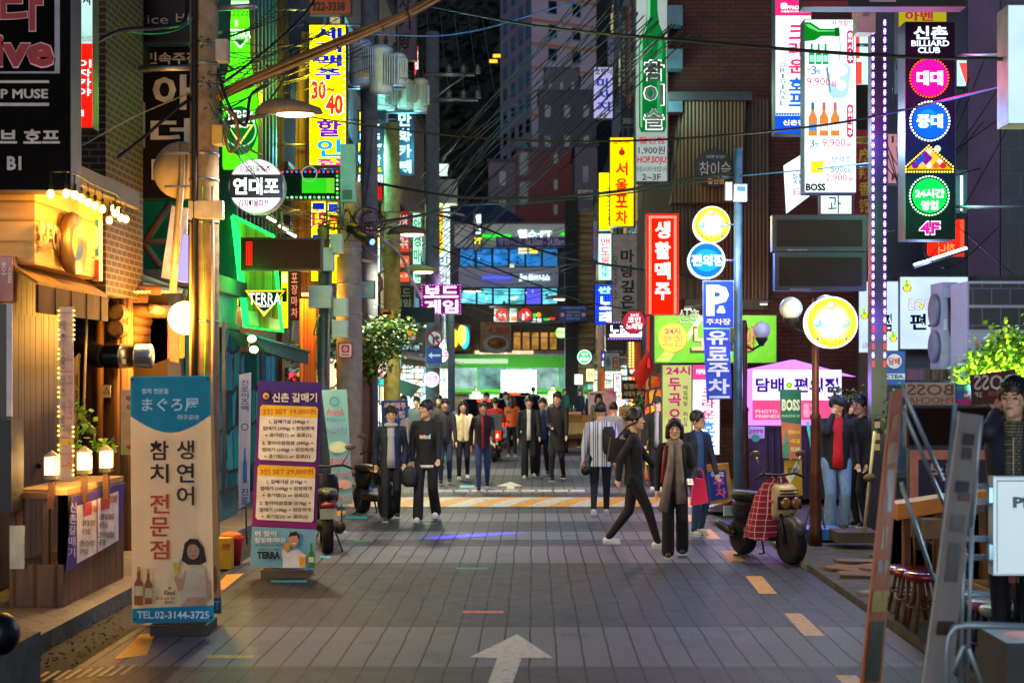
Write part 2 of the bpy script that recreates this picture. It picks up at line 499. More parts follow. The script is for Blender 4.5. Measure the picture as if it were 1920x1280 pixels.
BLACKM=d('#101114',.6)
def draw(pl,items,root,start=.012,step=.0025):
 """Lettering and printed shapes of a sign, in photo pixels on its plane, painted one over another."""
 let,pat=MB(),MB();off=start
 st=step*max(1,pl.Y/25)
 for it in items:
  off+=st;k=it[0]
  if k=='t':let.text(pl,it[1],*it[2:6],off,it[6],*(it[7:]))
  elif k=='m':let.text(pl,it[1],*it[2:6],off,it[6],.02,True)
  elif k=='v':let.vtext(pl,it[1],*it[2:6],off,it[6],*(it[7:]))
  elif k=='r':pat.rect(pl,*it[1:5],off,it[5])
  elif k=='c':pat.disc(pl,it[1],it[2],it[3],it[4]if len(it)>5 else it[3],off,it[-1])
  elif k=='o':pat.ring(pl,it[1],it[2],it[3],it[4],off,it[5])
  elif k=='p':pat.poly(pl,it[1],off,it[2])
  elif k=='rr':
   x0,y0,x1,y1,r=it[1:6];pts=[]
   for cx,cy,a0 in((x1-r,y0+r,0),(x0+r,y0+r,90),(x0+r,y1-r,180),(x1-r,y1-r,270)):
    for q in range(5):
     a=math.radians(a0+q*22.5);pts.append((cx+r*math.cos(a),cy-r*math.sin(a)))
   pat.poly(pl,pts,off,it[6])
 pat.build('printed_pattern',root);let.build('lettering',root)
def sign(name,label,cat,r,Y,face,items=(),th=.22,body=None,yaw=0,group=None,arm=None,inset=1.5,px=None):
 """Box sign: cabinet, face panel, lettering; arm = X of the wall it hangs from."""
 pl=Pl(Y,px if px is not None else(r[0]+r[2])/2,yaw)
 root=thing(name,label,cat,pl.hit((r[0]+r[2])/2,r[3]),group)
 MB().slab(pl,*r,-th,0,body or CAB).build('cabinet',root)
 MB().slab(pl,r[0]+inset,r[1]+inset,r[2]-inset,r[3]-inset,0,.01,face).build('panel',root)
 draw(pl,items,root)
 if arm is not None:
  mb=MB()
  for q in(.15,.85):
   a=pl.hit(r[0]if arm<pl.o.x else r[2],r[1]+(r[3]-r[1])*q,-th/2)
   MB().tube([a,(arm,a.y,a.z)],.025,STEEL,6).build('bracket',root)
 return root,pl
def drumsign(name,label,cat,cx,cy,r,Y,face,items=(),rim=None,th=.2,group=None,arm=None,yaw=0):
 pl=Pl(Y,cx,yaw)
 root=thing(name,label,cat,pl.hit(cx,cy+r),group)
 MB().drum(pl,cx,cy,r,r,-th,0,rim or CAB).build('cabinet',root)
 MB().drum(pl,cx,cy,r-1.5,r-1.5,0,.01,face).build('panel',root)
 draw(pl,items,root)
 if arm is not None:
  a=pl.hit(cx,cy,-th/2);mb=MB()
  mb.tube([a,(arm,a.y,a.z)],.025,STEEL,6);mb.build('bracket',root)
 return root,pl
# ================================================================== THE SETTING
ROAD=road_mat()
def struct(name,mb):
 o=mb.build(name);tag(o,kind='structure');return o
g=MB();g.quad((-900,-20,-.02),(900,-20,-.02),(900,1500,-.02),(-900,1500,-.02),d('#24221f',.9,var=.5,scale=3,bump=.3));struct('ground',g)
# the street, with a real speed hump across it
HY0,HY1,HH=23.1,25.0,.085
g=MB()
def strip(x0,x1,ys,mat,zf):
 for a,b in zip(ys,ys[1:]):g.quad((x0,a,zf(a)),(x1,a,zf(a)),(x1,b,zf(b)),(x0,b,zf(b)),mat)
def hz(y):return HH*math.sin(PI*(y-HY0)/(HY1-HY0))if HY0<y<HY1 else 0
ys=[2,HY0]+[HY0+(HY1-HY0)*k/10 for k in range(1,10)]+[HY1,74]
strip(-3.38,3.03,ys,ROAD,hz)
strip(-60,60,[74,88],d('#3a3a3c',.7,var=.3),lambda y:0)
struct('road',g)
WHITE_P,YEL_P=worn_paint('white_road_paint','#b4b2ac',.43),worn_paint('yellow_road_paint','#c88c14',.43)
# hump stripes: slanted yellow and white bands over its crest
g=MB();N=20;wdt=6.2/N
for k in range(N):
 m=YEL_P if k%2 else WHITE_P
 for q in range(8):
  a,b=HY0+.12+(HY1-HY0-.3)*q/8,HY0+.12+(HY1-HY0-.3)*(q+1)/8
  sk=lambda y:-3.05+k*wdt*1.06+(y-HY0)*.55-.4
  c=lambda x:max(-3.2,min(2.9,x))
  g.quad((c(sk(a)),a,hz(a)+.005),(c(sk(a)+wdt*1.06),a,hz(a)+.005),(c(sk(b)+wdt*1.06),b,hz(b)+.005),(c(sk(b)),b,hz(b)+.005),m)
struct('road_hump_stripes',g)
g=MB()
def gpoly(pts,mat,z=.004):g.add([G(x,y)+Vector((0,0,z))for x,y in pts],[tuple(range(len(pts)))],mat)
gpoly([(970,1189),(881,1232),(932,1234),(912,1290),(958,1290),(978,1234),(1037,1234)][::-1],WHITE_P)
gpoly([(932,1234),(881,1232),(970,1189),(1037,1234),(978,1234)],WHITE_P,.0045)
gpoly([(957,903),(931,911),(951,911.5),(950,917),(965,917),(964,911.5),(980,911)],WHITE_P)
for k in range(9):gpoly([(822+k*31,918),(848+k*31,918),(848+k*31,921.5),(822+k*31,921.5)],WHITE_P)
gpoly([(1000,835),(1090,836),(1090,838),(1000,837)],WHITE_P)
struct('road_arrow_markings',g)
g=MB()
for pts in([(1398,1080),(1429,1080),(1457,1113),(1424,1113)],[(1470,1150),(1503,1150),(1547,1192),(1508,1192)],[(1566,1266),(1605,1266),(1625,1285),(1583,1285)],[(1350,1032),(1378,1032),(1398,1052),(1368,1052)],[(1308,992),(1332,992),(1352,1010),(1326,1010)],[(1275,965),(1296,965),(1310,978),(1290,978)],[(1180,900),(1192,900),(1200,907),(1186,907)],[(215,1235),(262,1190),(292,1186),(275,1228)],[(398,1105),(425,1077),(457,1075),(420,1105)],[(590,992),(598,980),(610,980),(604,992)],[(625,967),(632,958),(650,958),(642,967)],[(700,945),(745,938),(750,943),(715,948)]):
 gpoly(pts,YEL_P)
gpoly([(388,1228),(476,1229),(474,1234),(388,1234)],worn_paint('pale_yellow_tape','#a58a20',.5))
cy=worn_paint('blue_tape','#2fa8d0',.42)
for a in((508,575,1088),(604,650,995),(648,688,968),(600,620,1042),(862,890,910)):gpoly([(a[0],a[2]),(a[1],a[2]),(a[1],a[2]+4),(a[0],a[2]+4)],cy)
gn=worn_paint('green_tape','#1c6a3c',.45)
for a in((856,914,1064),(780,820,980),(665,700,1012)):gpoly([(a[0],a[2]),(a[1],a[2]),(a[1],a[2]+3),(a[0],a[2]+3)],gn)
gpoly([(868,1145),(944,1145),(944,1150),(868,1150)],worn_paint('red_tape','#b23a30',.45))
struct('road_edge_markings',g)
# paved terrace and kerb on one side, broken slabs on the other
GRAN=d('#6b655c',.8,var=.35,bump=.3,scale=14)
PAV=brick('terrace_paving','#6a5f4e','#524a3e','#1c1813',.3,.3,.008,.8)
g=MB();g.box((-12,11,-.02),(-4.0,22,.125),PAV);g.box((-4.0,11,-.02),(-3.85,22,.13),GRAN);struct('terrace_pavement',g)
g=MB();g.box((-7,8.0,-.02),(-3.5,10.1,.34),d('#5c5850',.8,var=.35,bump=.3,scale=9));struct('granite_step',g)
g=MB()
for k in range(12):
 g.quad((-3.75+.07*k,9.9+.03*k,.006),(-3.72+.07*k,9.9+.03*k,.006),(-3.72+.07*k,10.25+.03*k,.006),(-3.75+.07*k,10.25+.03*k,.006),d('#8a8268',.6))
struct('drain_grate',g)
g=MB();g.box((3.06,4,-.02),(14,30,.055),d('#4a443c',.85,var=.45,bump=.5,scale=5));struct('side_pavement',g)
g=MB();g.box((3.032,15.8,-.02),(3.058,30,.06),GRAN);g.box((-4.4,22,-.02),(-3.39,74,.05),GRAN);struct('side_kerb',g)
# ------------------------------------------------------------------ far behind: hill, towers, houses
g=MB();HILL=d('#0c1210',.95,var=.7,scale=.15)
nx,ny=40,14
def hill_z(x,y):return max(0,(y-178)*.62)*(.75+.25*math.sin(x*.03+1))+3*math.sin(x*.07)*math.sin(y*.05)+22*math.exp(-((x+25)/38)**2)*min(1,max(0,(y-175)/60))
vs=[(-160+320*i/nx,170+180*j/ny,hill_z(-160+320*i/nx,170+180*j/ny))for j in range(ny+1)for i in range(nx+1)]
g.add(vs,[(j*(nx+1)+i,j*(nx+1)+i+1,(j+1)*(nx+1)+i+1,(j+1)*(nx+1)+i)for j in range(ny)for i in range(nx)],HILL,True)
struct('hill',g)
DARKG=d('#0b0f13',.15,var=.3)
def window(mb_parent,pl,x0,y0,x1,y1,glass,frame=None,fw=2,off=0.0,name='window'):
 w=MB().slab(pl,x0,y0,x1,y1,off-.05,off+.06,frame or d('#30343a',.6)).build(name,mb_parent)
 MB().slab(pl,x0+fw,y0+fw,x1-fw,y1-fw,off+.05,off+.075,glass).build('pane',w)
 return w
# apartment tower: two faces meeting at px 997
ap=thing('apartment_tower','tall grey lilac apartment tower with orange floor bands on the dark hill','building',P(1000,HZ,170))
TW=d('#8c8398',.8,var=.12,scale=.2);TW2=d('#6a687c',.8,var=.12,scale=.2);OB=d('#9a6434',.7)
pa,pb=Pl(172,997,0),None
g=MB()
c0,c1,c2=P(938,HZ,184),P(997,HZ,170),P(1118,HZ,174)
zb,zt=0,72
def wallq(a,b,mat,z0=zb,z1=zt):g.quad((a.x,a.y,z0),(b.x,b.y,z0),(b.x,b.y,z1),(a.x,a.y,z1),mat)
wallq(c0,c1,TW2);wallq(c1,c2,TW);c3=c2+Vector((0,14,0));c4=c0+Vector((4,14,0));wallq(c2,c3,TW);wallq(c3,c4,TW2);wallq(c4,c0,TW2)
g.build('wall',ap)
g=MB()
for i in range(12):
 z=27.5+i*2.85
 for a,b in((c1,c2),):
  n=Vector((0,-.12,0));g.prism([(a.x,a.y-.1,z),(b.x,b.y-.1,z),(b.x,b.y-.1,z+.3),(a.x,a.y-.1,z+.3)],Vector((0,.08,0)),OB)
g.build('floor_band',ap)
def wallwin(a,b,t0,t1,z0,z1,par,mat,out=.08):
 n=(b-a).cross(Vector((0,0,1))).normalized()
 if n.y>0:n=-n
 p,q=a.lerp(b,t0),a.lerp(b,t1)
 f=MB().prism([(p.x,p.y,z0),(q.x,q.y,z0),(q.x,q.y,z1),(p.x,p.y,z1)],n*out,d('#4a4a52',.6)).build('window',par)
 p2,q2=p.lerp(q,.08)+n*(out+.012),p.lerp(q,.92)+n*(out+.012);dz=(z1-z0)*.08
 MB().quad((p2.x,p2.y,z0+dz),(q2.x,q2.y,z0+dz),(q2.x,q2.y,z1-dz),(p2.x,p2.y,z1-dz),mat).build('pane',f)
for i in range(10):
 z=28.6+i*2.85
 for t in(.12,.38,.62,.84):wallwin(c0,c1,t,t+.13,z,z+1.7,ap,DARKG if(i*7+int(t*10))%9 else d('#27506a',.3))
 for t in(.25,.62):wallwin(c1,c2,t,t+.13,z,z+1.6,ap,DARKG)
def block(name,label,x0,x1,y0,y1,z,mat,cat='building',group=None,flat=True,z0=-.02):
 r=thing(name,label,cat,((x0+x1)/2,(y0+y1)/2,0),group)
 MB().box((x0,y0,z0),(x1,y1,z),mat).build('wall',r)
 if flat:
  g=MB();cp=d('#3a3a3e',.8)
  g.box((x0-.12,y0-.12,z+.002),(x1+.12,y1+.12,z+.22),cp);g.build('roof',r)
 return r
def wins(r,face,at,spans,zs,glassf,fr=None,hgt=1.3,out=.06):
 """Windows on a wall: face 'x+','x-' (street sides) or 'y-' (towards the camera)."""
 fr=fr or d('#3c4046',.5,.3)
 k=0
 for z in zs:
  for a,b in spans:
   gl=glassf(k);k+=1
   if face=='y-':
    w=MB().box((a,at-out,z),(b,at+.02,z+hgt),fr).build('window',r)
    MB().box((a+.08,at-out-.015,z+.08),(b-.08,at-out+.01,z+hgt-.08),gl).build('pane',w)
   else:
    s=1 if face=='x+' else-1
    w=MB().box((min(at-.02*s,at+out*s),a,z),(max(at-.02*s,at+out*s),b,z+hgt),fr).build('window',r)
    MB().box((min(at+(out-.01)*s,at+(out+.015)*s),a+.08,z+.08),(max(at+(out-.01)*s,at+(out+.015)*s),b-.08,z+hgt-.08),gl).build('pane',w)
# brick red block and paler houses on the slope
rb=block('brick_house','dark red block with narrow windows above the gym at the end of the street',X_(966,112),X_(1082,112),112,124,Z_(281,112),d('#5a2a2c',.85,var=.15))
wins(rb,'y-',112,[(X_(973,112),X_(991,112))],[Z_(330,112),Z_(385,112)],lambda k:d('#17343c',.3),hgt=1.9)
wins(rb,'y-',112,[(X_(1037,112),X_(1047,112))],[Z_(309,112),Z_(357,112),Z_(404,112)],lambda k:DARKG,hgt=.9)
h2=block('grey_house','low grey house with flat roof beside the dark red block',X_(915,116),X_(968,116),117,127,Z_(300,116),d('#5a5462',.85))
wins(h2,'y-',117,[(X_(935,117),X_(950,117))],[Z_(350,117),Z_(398,117)],lambda k:DARKG)
for i,(a,b,c,Y,col,lab)in enumerate(((1022,1085,130,150,'#4c4854','pale house with three small windows under the apartment tower'),(1010,1118,172,140,'#3c3844','dark terraced house below the pale house on the slope'),(1078,1120,275,100,'#55505a','narrow grey house behind the massage sign building'))):
 q=block('hill_house',lab,X_(a,Y),X_(b,Y),Y,Y+8,Z_(c,Y),d(col,.85))
 n=3 if i<2 else 1
 w=(X_(b,Y)-X_(a,Y))/n
 wins(q,'y-',Y,[(X_(a,Y)+w*(k+.3),X_(a,Y)+w*(k+.65))for k in range(n)],[Z_(c,Y)-2.6,Z_(c,Y)-5.6],lambda k:DARKG if k!=1 else d('#3a4c5a',.3))
# navy tent roof in front of the red block
r=thing('tent_roof','navy blue pitched canopy roof above the gym fascia','roof',P(920,425,99))
g=MB();a,b,c=P(840,424,97),P(998,424,97),P(862,378,103);c2=P(930,380,103)
NAVY=d('#1a2740',.8);g.quad(a,b,c2,c,NAVY);g.add([b,P(1000,424,108),c2],[(0,1,2)],NAVY);g.build('canopy',r)
MB().box((X_(850,98),97.5,0),(X_(990,98),107,Z_(424,98)-.1),d('#2a2a30',.9)).build('wall',r)
# ------------------------------------------------------------------ gym building facing down the street
gy=thing('gym_building','three storey gym building with lit windows closing the end of the street','building',P(955,HZ,90))
pl=Pl(90,955)
MB().prism([pl.hit(845,780),pl.hit(1110,780),pl.hit(1110,416),pl.hit(845,416)],Vector((0,10,0)),d('#4a4a4e',.8)).build('wall',gy)
FAS=d('#b9b6ae',.6,var=.08)
MB().slab(pl,852,420,1060,464,.01,.8,FAS).build('upper_fascia',gy)
MB().slab(pl,860,501,1047,537,.01,.8,d('#a8a4b0',.6,var=.08)).build('lower_fascia',gy)
PB,PB2=d('#4a3a70',.7),Pl(89.15,955)
MB().slab(PB2,930,444,1059,464,0,.03,PB).build('hours_banner',gy)
gg=MB();CYW=el('#c8f4ff',2.2)
gg.text(PB2,'영업시간',934,446,978,459,.05,d('#a89cc0',.7));gg.text(PB2,'06:30am - 24:30am',986,446,1058,460,.05,d('#c8bcd8',.7))
gg.text(PB2,'헬스·PT',971,431,1035,446,.06,CYW,.04);gg.text(PB2,'휘트니스',990,514,1031,526,.06,CYW,.04);gg.text(PB2,'Jc',973,514,988,527,.06,CYW,.04)
gg.build('lettering',gy)
gm,bm=el('#20ff30',1.3),el('#3a40ff',2.0)
for a,b,yy,m in((905,958,442,gm),(1052,1075,438,gm),(905,958,521,bm)):
 MB().slab(PB2,a,yy-2,b,yy+2,.02,.12,m).build('neon_bar',gy)
GL1=e('#1d66a8',.75,True,.55);GL2=e('#57b6c8',.75,True,.6)
for i in range(6):window(gy,pl,862+i*31,466,891+i*31,500,GL1 if i<5 else e('#2b6cb0',.5),d('#20252c',.5),1.2,.05)
for i in range(6):window(gy,pl,864+i*30.5,540,893+i*30.5,571,GL2 if i!=4 else e('#4a4ad0',.8),d('#20252c',.5),1.2,.05)
gg=MB()
for i in range(26):
 x,yy=random.uniform(866,1035),random.choice((random.uniform(470,496),random.uniform(542,566)))
 gg.slab(pl,x,yy,x+random.uniform(2,9),yy+random.uniform(2,6),.14,.17,random.choice((el('#9fe0ff',1.2),d('#0b1a28',.4),el('#2f80d0',.9),d('#102838',.4),el('#f0f0b0',1.0))))
gg.build('window_clutter',gy)
gg=MB();gg.slab(pl,972,464,988,475,.15,.2,el('#ffe9a0',1.3));gg.slab(pl,992,464,1008,475,.15,.2,el('#ffe040',1.0));gg.build('lit_notice',gy)
sv,_=sign('gym_blade_sign','narrow white upright gym sign at the corner of the gym building','sign',(887,399,903,471),87.8,d('#8d8c8c',.6),[('v','헬스',892,402,902,438,el('#bff2ff',2.0),.04),('t','PT',890,446,903,457,el('#fff020',1.4),.05)],.4)
# ground floor of the gym building
low=thing('restaurant_front','warm lit restaurant front with red window frames under the gym','shopfront',P(970,790,88.4))
pr=Pl(88.8,955)
MB().slab(pr,846,574,1110,800,-.3,0,d('#6a5a48',.8)).build('wall',low)
MB().slab(pr,958,574,1062,606,0,.3,d('#7a4a26',.6)).build('pergola',low)
for i in range(5):window(low,pr,962+i*17,622,977+i*17,656,e('#c08a40',.35,True,.6),d('#6a1820',.6),1.2,.05)
MB().slab(pr,890,657,1000,687,0,.6,e('#f0d8a0',.6,True,.15)).build('awning_fascia',low)
MB().slab(pr,1000,657,1062,690,0,.5,d('#b8a8a0',.6)).build('side_fascia',low)
gg=MB()
for x in(902,925,948,972):gg.slab(pr,x-2,659,x+2,662,.61,.7,el('#fff2d0',4))
gg.build('downlight',low)
gg=MB();gg.text(pr,'Hotto',1014,668,1040,679,.55,el('#ff1a10',1.6),.05);gg.slab(pr,965,670,992,681,.61,.64,el('#ffffff',2));gg.build('lettering',low)
MB().slab(pr,846,690,1062,800,0,.1,e('#e8e0c0',.35,True,.5)).build('shop_window',low)
ff,_=sign('food_banner','noodle dish banner with red price letters beside the red window frames','banner',(899,601,960,661),88.0,d('#c09a70',.8),[('t','4,900',915,613,956,628,d('#d8402a',.7),.04),('t','점심특선',908,602,952,610,d('#d8402a',.7)),('c',930,646,24,17,d('#d8d0c0',.5)),('c',932,643,18,11,d('#a86a30',.7)),('c',926,641,7,4,d('#c88a40',.7)),('c',938,645,6,4,d('#8a4a20',.7))],.05)
fr,pf=sign('logo_sign','pale corner sign with yellow and cyan curved emblem left of the noodle banner','sign',(843,606,884,660),87.5,d('#b89060',.7),[],.3)
gg=MB();gg.disc(pf,853,634,7,17,.03,el('#ffd820',1.2));gg.disc(pf,871,632,9,22,.035,el('#38d8e8',1.3));gg.disc(pf,866,628,8,20,.04,el('#ffe060',1.2));gg.build('emblem',fr)
sign('coffee_sign','small grey coffee signboard under the curved emblem sign','sign',(864,664,889,686),87.0,d('#90a0a0',.6),[('t','COFFEE',867,666,887,672,d('#20282a',.6)),('t','비네르바',866,675,888,684,d('#20282a',.6))],.15)
# building left of the gym
sb=block('pale_corner_building','pale low building at the corner by the bus',-16,X_(846,86),86,96,Z_(560,86),d('#6f7a7c',.8))
wins(sb,'y-',86,[(-9,-7.6),(-7.2,-6.0)],[2.6,4.6],lambda k:e('#88c8d0',.4))
# ================================================================== BUILDINGS ALONG THE STREET
def wall_sheet(label,name,x0,x1,y0,y1,z,mat,**k):return block(name,label,x0,x1,y0,y1,z,mat,**k)
GLc=lambda cols:(lambda k:cols[k%len(cols)])
LX=-4.45
CONC=d('#4a4c50',.85,var=.3,scale=1.2)
# left row, near to far
BR=brick('dark_brick','#22160f','#342016','#5c5040',.2,.075,.011)
bb=wall_sheet('dark brown brick building with pale joints behind the string of bulbs','brick_building',-12,-4.72,15.7,17.2,14,BR,flat=False,z0=3.05)
# clapboard bar front
PLK=striped('clapboard','#b8843c','#d8a858',.2,'h',.6,.12,.5)
cb=thing('clapboard_bar','bar front of golden clapboard with metal letters under string bulbs','shopfront',(-4.7,14,.1))
MB().box((-9,13.35,3.2),(-4.68,15.45,4.03),PLK).build('clapboard_fascia',cb)
DW=striped('dark_door_planks','#1a0e06','#2c180a',.16,'v',.6,.1,.5)
MB().box((-9,12.6,.13),(-5.05,15.2,3.19),DW).build('wall',cb)
dr=MB().box((-5.048,12.9,.14),(-5.0,14.5,2.75),DW).build('door',cb)
mb=MB();mb.ell((-4.97,14.3,1.25),.03,d('#1a1a1a',.4,.8));mb.build('handle',dr)
mb=MB()
mb.prism([(-4.60,13.2,3.0),(-4.60,15.35,3.0),(-4.9,15.35,3.19),(-4.9,13.2,3.19)],Vector((0,0,.03)),d('#8a6426',.85,var=.3,scale=5))
for k in range(9):mb.box((-4.62-.01*(k%2),13.2+k*.2389,2.74),(-4.59-.01*(k%2),13.2+(k+1)*.2389,3.0),d('#3e2812',.9,var=.35,scale=4));
mb.build('awning',cb)
mb=MB();mb.box((-5.1,13.35,4.04),(-4.34,15.6,4.12),d('#3a3836',.7));mb.box((-4.38,13.35,3.98),(-4.32,15.6,4.16),d('#3e3a36',.6));mb.build('roof',cb)
ML=d('#7a6a50',.35,.8)
mb=MB()
class Side:
 """A wall parallel to the street at X: photo pixels are read on it."""
 def __init__(s,X,sgn=1):s.X=X;s.n=Vector((sgn,0,0));s.o=Vector((X,14,0));s.Y=14
 def hit(s,px,py,off=0.0):
  X=s.X+s.n.x*off;Y=X*F/(px-VX);return Vector((X,Y,CH-(py-HZ)/F*Y))
s1=Side(-4.66)
for ch,a in(('B',76),('E',88),('O',99),('N',109)):mb.text(s1,ch,a,415+(a-76)*.25,a+10,462+(a-76)*.3,.06,ML,.05)
for a in(78,90,100,110):mb.tube([s1.hit(a+5,440,.0),s1.hit(a+5,440,.06)],.015,ML,6)
mb.build('lettering',cb)
mb=MB();c=s1.hit(128,457,.02);mb.lathe(c,[(.30,0),(.32,.05),(.30,.09),(.0,.09)],d('#8a6a40',.4,.7),24,(1,0,0));em=mb.build('round_emblem',cb)
mb=MB()
for k,hcol in enumerate(('#c83020','#e8c020','#2050a0')):
 a0=2*PI*k/3;pts=[c+Vector((.095,0,0))]+[c+Vector((.095,.17*math.cos(a0+q*2*PI/18),.17*math.sin(a0+q*2*PI/18)))for q in range(7)]
 mb.add(pts,[tuple(range(8))],d(hcol,.5))
mb.build('colour_segment',em)
# log cabin corner
LOG=striped('log_bark','#3a2410','#7a5224',.11,'v',.75,.3,.4)
LOGH=d('#5a3a1a',.7,var=.5,scale=9,bump=.3)
lg=thing('log_cabin_front','log cabin style restaurant front with round log ends and tin roof','shopfront',(-4.9,17.5,.1))
def logp(px,r,Y,z0,z1,nm='log_post'):
 MB().lathe((X_(px,Y),Y,z0),[(r,0),(r*1.02,(z1-z0)*.4),(r*.95,z1-z0)],LOG,18).build(nm,lg)
logp(222,.17,16.6,.13,3.05);logp(190,.12,17.0,.13,2.9);logp(172,.12,17.3,.13,2.9)
mb=MB();mb.box((-9,17.5,.1),(-4.5,20.4,3.2),d('#2a1a0c',.85));mb.build('wall',lg)
for i,(x0,x1,py,Y,r)in enumerate(((172,300,542,16.75,.06),(170,275,557,16.75,.06),(240,330,583,17.0,.08),(242,275,600,17.0,.08),(242,272,618,17.0,.08),(240,268,634,17.0,.08))):
 a=P(x0,py,Y);b=P(x1,py+2,Y+.4);m=MB();m.tube([a,b],r,LOGH,12);m.build('log_beam',lg)
ENDM=d('#8a6a3c',.8,var=.35,scale=25)
for px,py,Y,r in((215,586,16.3,.105),(215,617,16.3,.105),(188,582,16.2,.055),(186,558,16.2,.045),(284,578,16.5,.055)):
 c=P(px,py,Y);m=MB();m.tube([c,c+Vector((0,.4,0))],r,LOGH,16,False);m.lathe(c+Vector((0,.0,0)),[(r*.98,0),(r*.5,-.004),(.001,-.006)],ENDM if px<285 and r>.06 else d('#c8a878',.7),16,(0,1,0));m.build('log_end',lg)
TIN=striped('tin_roof','#6e6a60','#a8a294',.09,'v',.45,.5,.8,.5)
mb=MB();mb.prism([P(184,545,16.3),P(352,545,17.6),P(262,512,18.3),P(192,498,18.3)],Vector((0,.02,-.03)),TIN);mb.build('tin_roof',lg)
mb=MB()
for a,b in(((300,500),(215,380)),((260,470),(320,380)),((215,450),(330,455))):mb.tube([P(*a,18.4),P(*b,18.4)],.05,d('#3a2816',.8),6)
mb.build('roof_timber',lg)
# curved duct out of the log wall
dk=thing('vent_duct','shiny metal vent duct with black ribbed bend sticking out of the log wall','duct',P(200,690,16.2))
ALU=d('#b8b4ac',.28,1.,.15)
a,b=P(198,668,16.25),P(284,668,16.25);m=MB();m.tube([a,a.lerp(b,.33),a.lerp(b,.34),a.lerp(b,.35),a.lerp(b,.66),a.lerp(b,.67),a.lerp(b,.68),b],[.135,.135,.145,.135,.135,.145,.135,.135],ALU,24);m.build('metal_pipe',dk)
m=MB();pts=[];rs=[]
for k in range(40):
 q=k/39;an=q*PI*.55;pts.append(a+Vector((-.02-.30*math.sin(an),.12*q,.0+.30*(1-math.cos(an)))));rs.append(.135 if k%2 else .122)
m.tube(pts,rs,d('#1c1a18',.5),20);m.build('ribbed_bend',dk)
sg,_=sign('duct_sticker','tiny white sticker on the shiny duct','sticker',(228,672,236,682),16.05,d('#d8d0b8',.6),[],.004,inset=.3)
# tall dark blue glass building, dark teal shop below
bl=block('dark_blue_building','tall dark blue building with vertical ribs behind the green bottle sign',-14,LX,21.0,24.6,16,d('#22505e',.5,.2))
m=MB()
for k in range(11):m.box((LX+.002,21.1+k*.32,3.2),(LX+.05,21.22+k*.32,15.5),d('#2e6a80',.4,.3))
m.build('cladding',bl)
wins(bl,'x+',LX,[(21.3,22.8),(23.0,24.4)],[.3],GLc([shop('#2a6a70',.3),shop('#306878',.3)]),hgt=2.3)
ts=block('teal_shop','low teal glazed shop beside the utility pole',-12,-4.35,18.4,20.9,3.3,d('#2a646c',.6))
wins(ts,'y-',18.4,[(-6.2,-4.5)],[.5],GLc([e('#1f5a62',.35,True,.5)]),hgt=2.4)
wins(ts,'x+',-4.35,[(18.6,19.6),(19.8,20.8)],[.5],GLc([shop('#2a6268',.3)]),hgt=2.4)
# bar building with orange lit frontage
b3=block('plank_pier_building','building clad in weathered upright planks behind the yellow sign',-14,LX,25.2,30,15,d('#3e342c',.85))
PLV=striped('weathered_planks','#4a3624','#8a6a48',.14,'v',.8,.15,.7)
m=MB()
yp=25.0
m.prism([P(548,560,yp),P(592,560,yp),P(600,180,yp),P(600,60,yp),P(566,60,yp),P(556,170,yp)],Vector((0,.3,0)),PLV);m.build('plank_pier',b3)
wins(b3,'x+',LX,[(25.5,27.2),(27.6,29.4)],[.3,4.0,7.0],GLc([shop('#ff9a30',.9),shop('#ffb048',.8),d('#181c20',.2),e('#d88830',.4,True,.4),d('#181c20',.2),d('#181c20',.2)]),hgt=2.0)
specs=[('concrete_building','grey concrete building behind the transformers',30.2,37.5,15.5,'#8a8480',['#ffd890','#8ad8e8','#ffc060']),('pale_building','pale building with lit shop under the pink neon sign',37.7,46,13.5,'#94949c',['#bff0ff','#ffe0a0','#90e8d8']),('brown_building','brown building with dark upper floors beyond the pink neon sign',46.2,58,12.0,'#807060',['#ffe0b0','#c8f4ff']),('low_corner_building','low corner building at the junction by the bus',58.2,73,9.5,'#788088',['#c8ffe8','#fff0c0'])]
for nm,lb,y0,y1,z,c,gl in specs:
 q=block(nm,lb,-15,LX,y0,y1,z,d(c,.85,var=.3,scale=1.5))
 n=max(2,int((y1-y0)/2.4));w=(y1-y0)/n
 wins(q,'x+',LX,[(y0+w*k+.15,y0+w*(k+1)-.15)for k in range(n)],[.2],GLc([shop(h,1.7)for h in gl]),hgt=2.4)
 wins(q,'x+',LX,[(y0+w*k+.4,y0+w*(k+1)-.4)for k in range(n)],[3.9+2.7*i for i in range(int((z-4.5)/2.7))],lambda k:[d('#14181c',.15),d('#14181c',.15),e('#d8c890',.35,True,.4),d('#1a2228',.15),e('#6fb0c0',.3,True,.5)][k*7%5])
 MB().box((LX,y0+.1,2.75),(LX+.9,y1-.1,2.85),d('#3c4a4a',.6)).build('shop_canopy',q)
# right row
RX=3.2
bam=block('bamboo_front_building','tall red brick building with its lower front covered in bamboo canes',2.78,8.2,29.2,38,17,brick('red_brick','#3a1a16','#4c251c','#1c1210',.23,.085,.01),flat=False)
BAM=striped('bamboo_canes','#1e160e','#4c3a22',.075,'v',.55,.5,1);BAM2=striped('dark_canes','#1c1a18','#443a30',.075,'v',.55,.5,1)
m=MB();m.prism([P(1256,560,29),P(1442,560,29),P(1442,185,29),P(1275,188,29),P(1256,330,29)],Vector((0,.19,0)),BAM2);m.build('cane_cladding',bam)
m=MB();m.prism([P(1258,380,28.6),P(1392,380,28.6),P(1398,190,28.6),P(1284,190,28.6)],Vector((0,.38,0)),BAM);m.build('cane_screen',bam)
m=MB();m.slab(Pl(28.5,1340),1254,172,1410,188,-.6,0,d('#26343a',.6));m.build('cane_canopy',bam)
m=MB();m.slab(Pl(29.1,1340),1284,405,1440,580,-.05,.06,d('#3c3830',.7));m.build('panel_wall',bam)
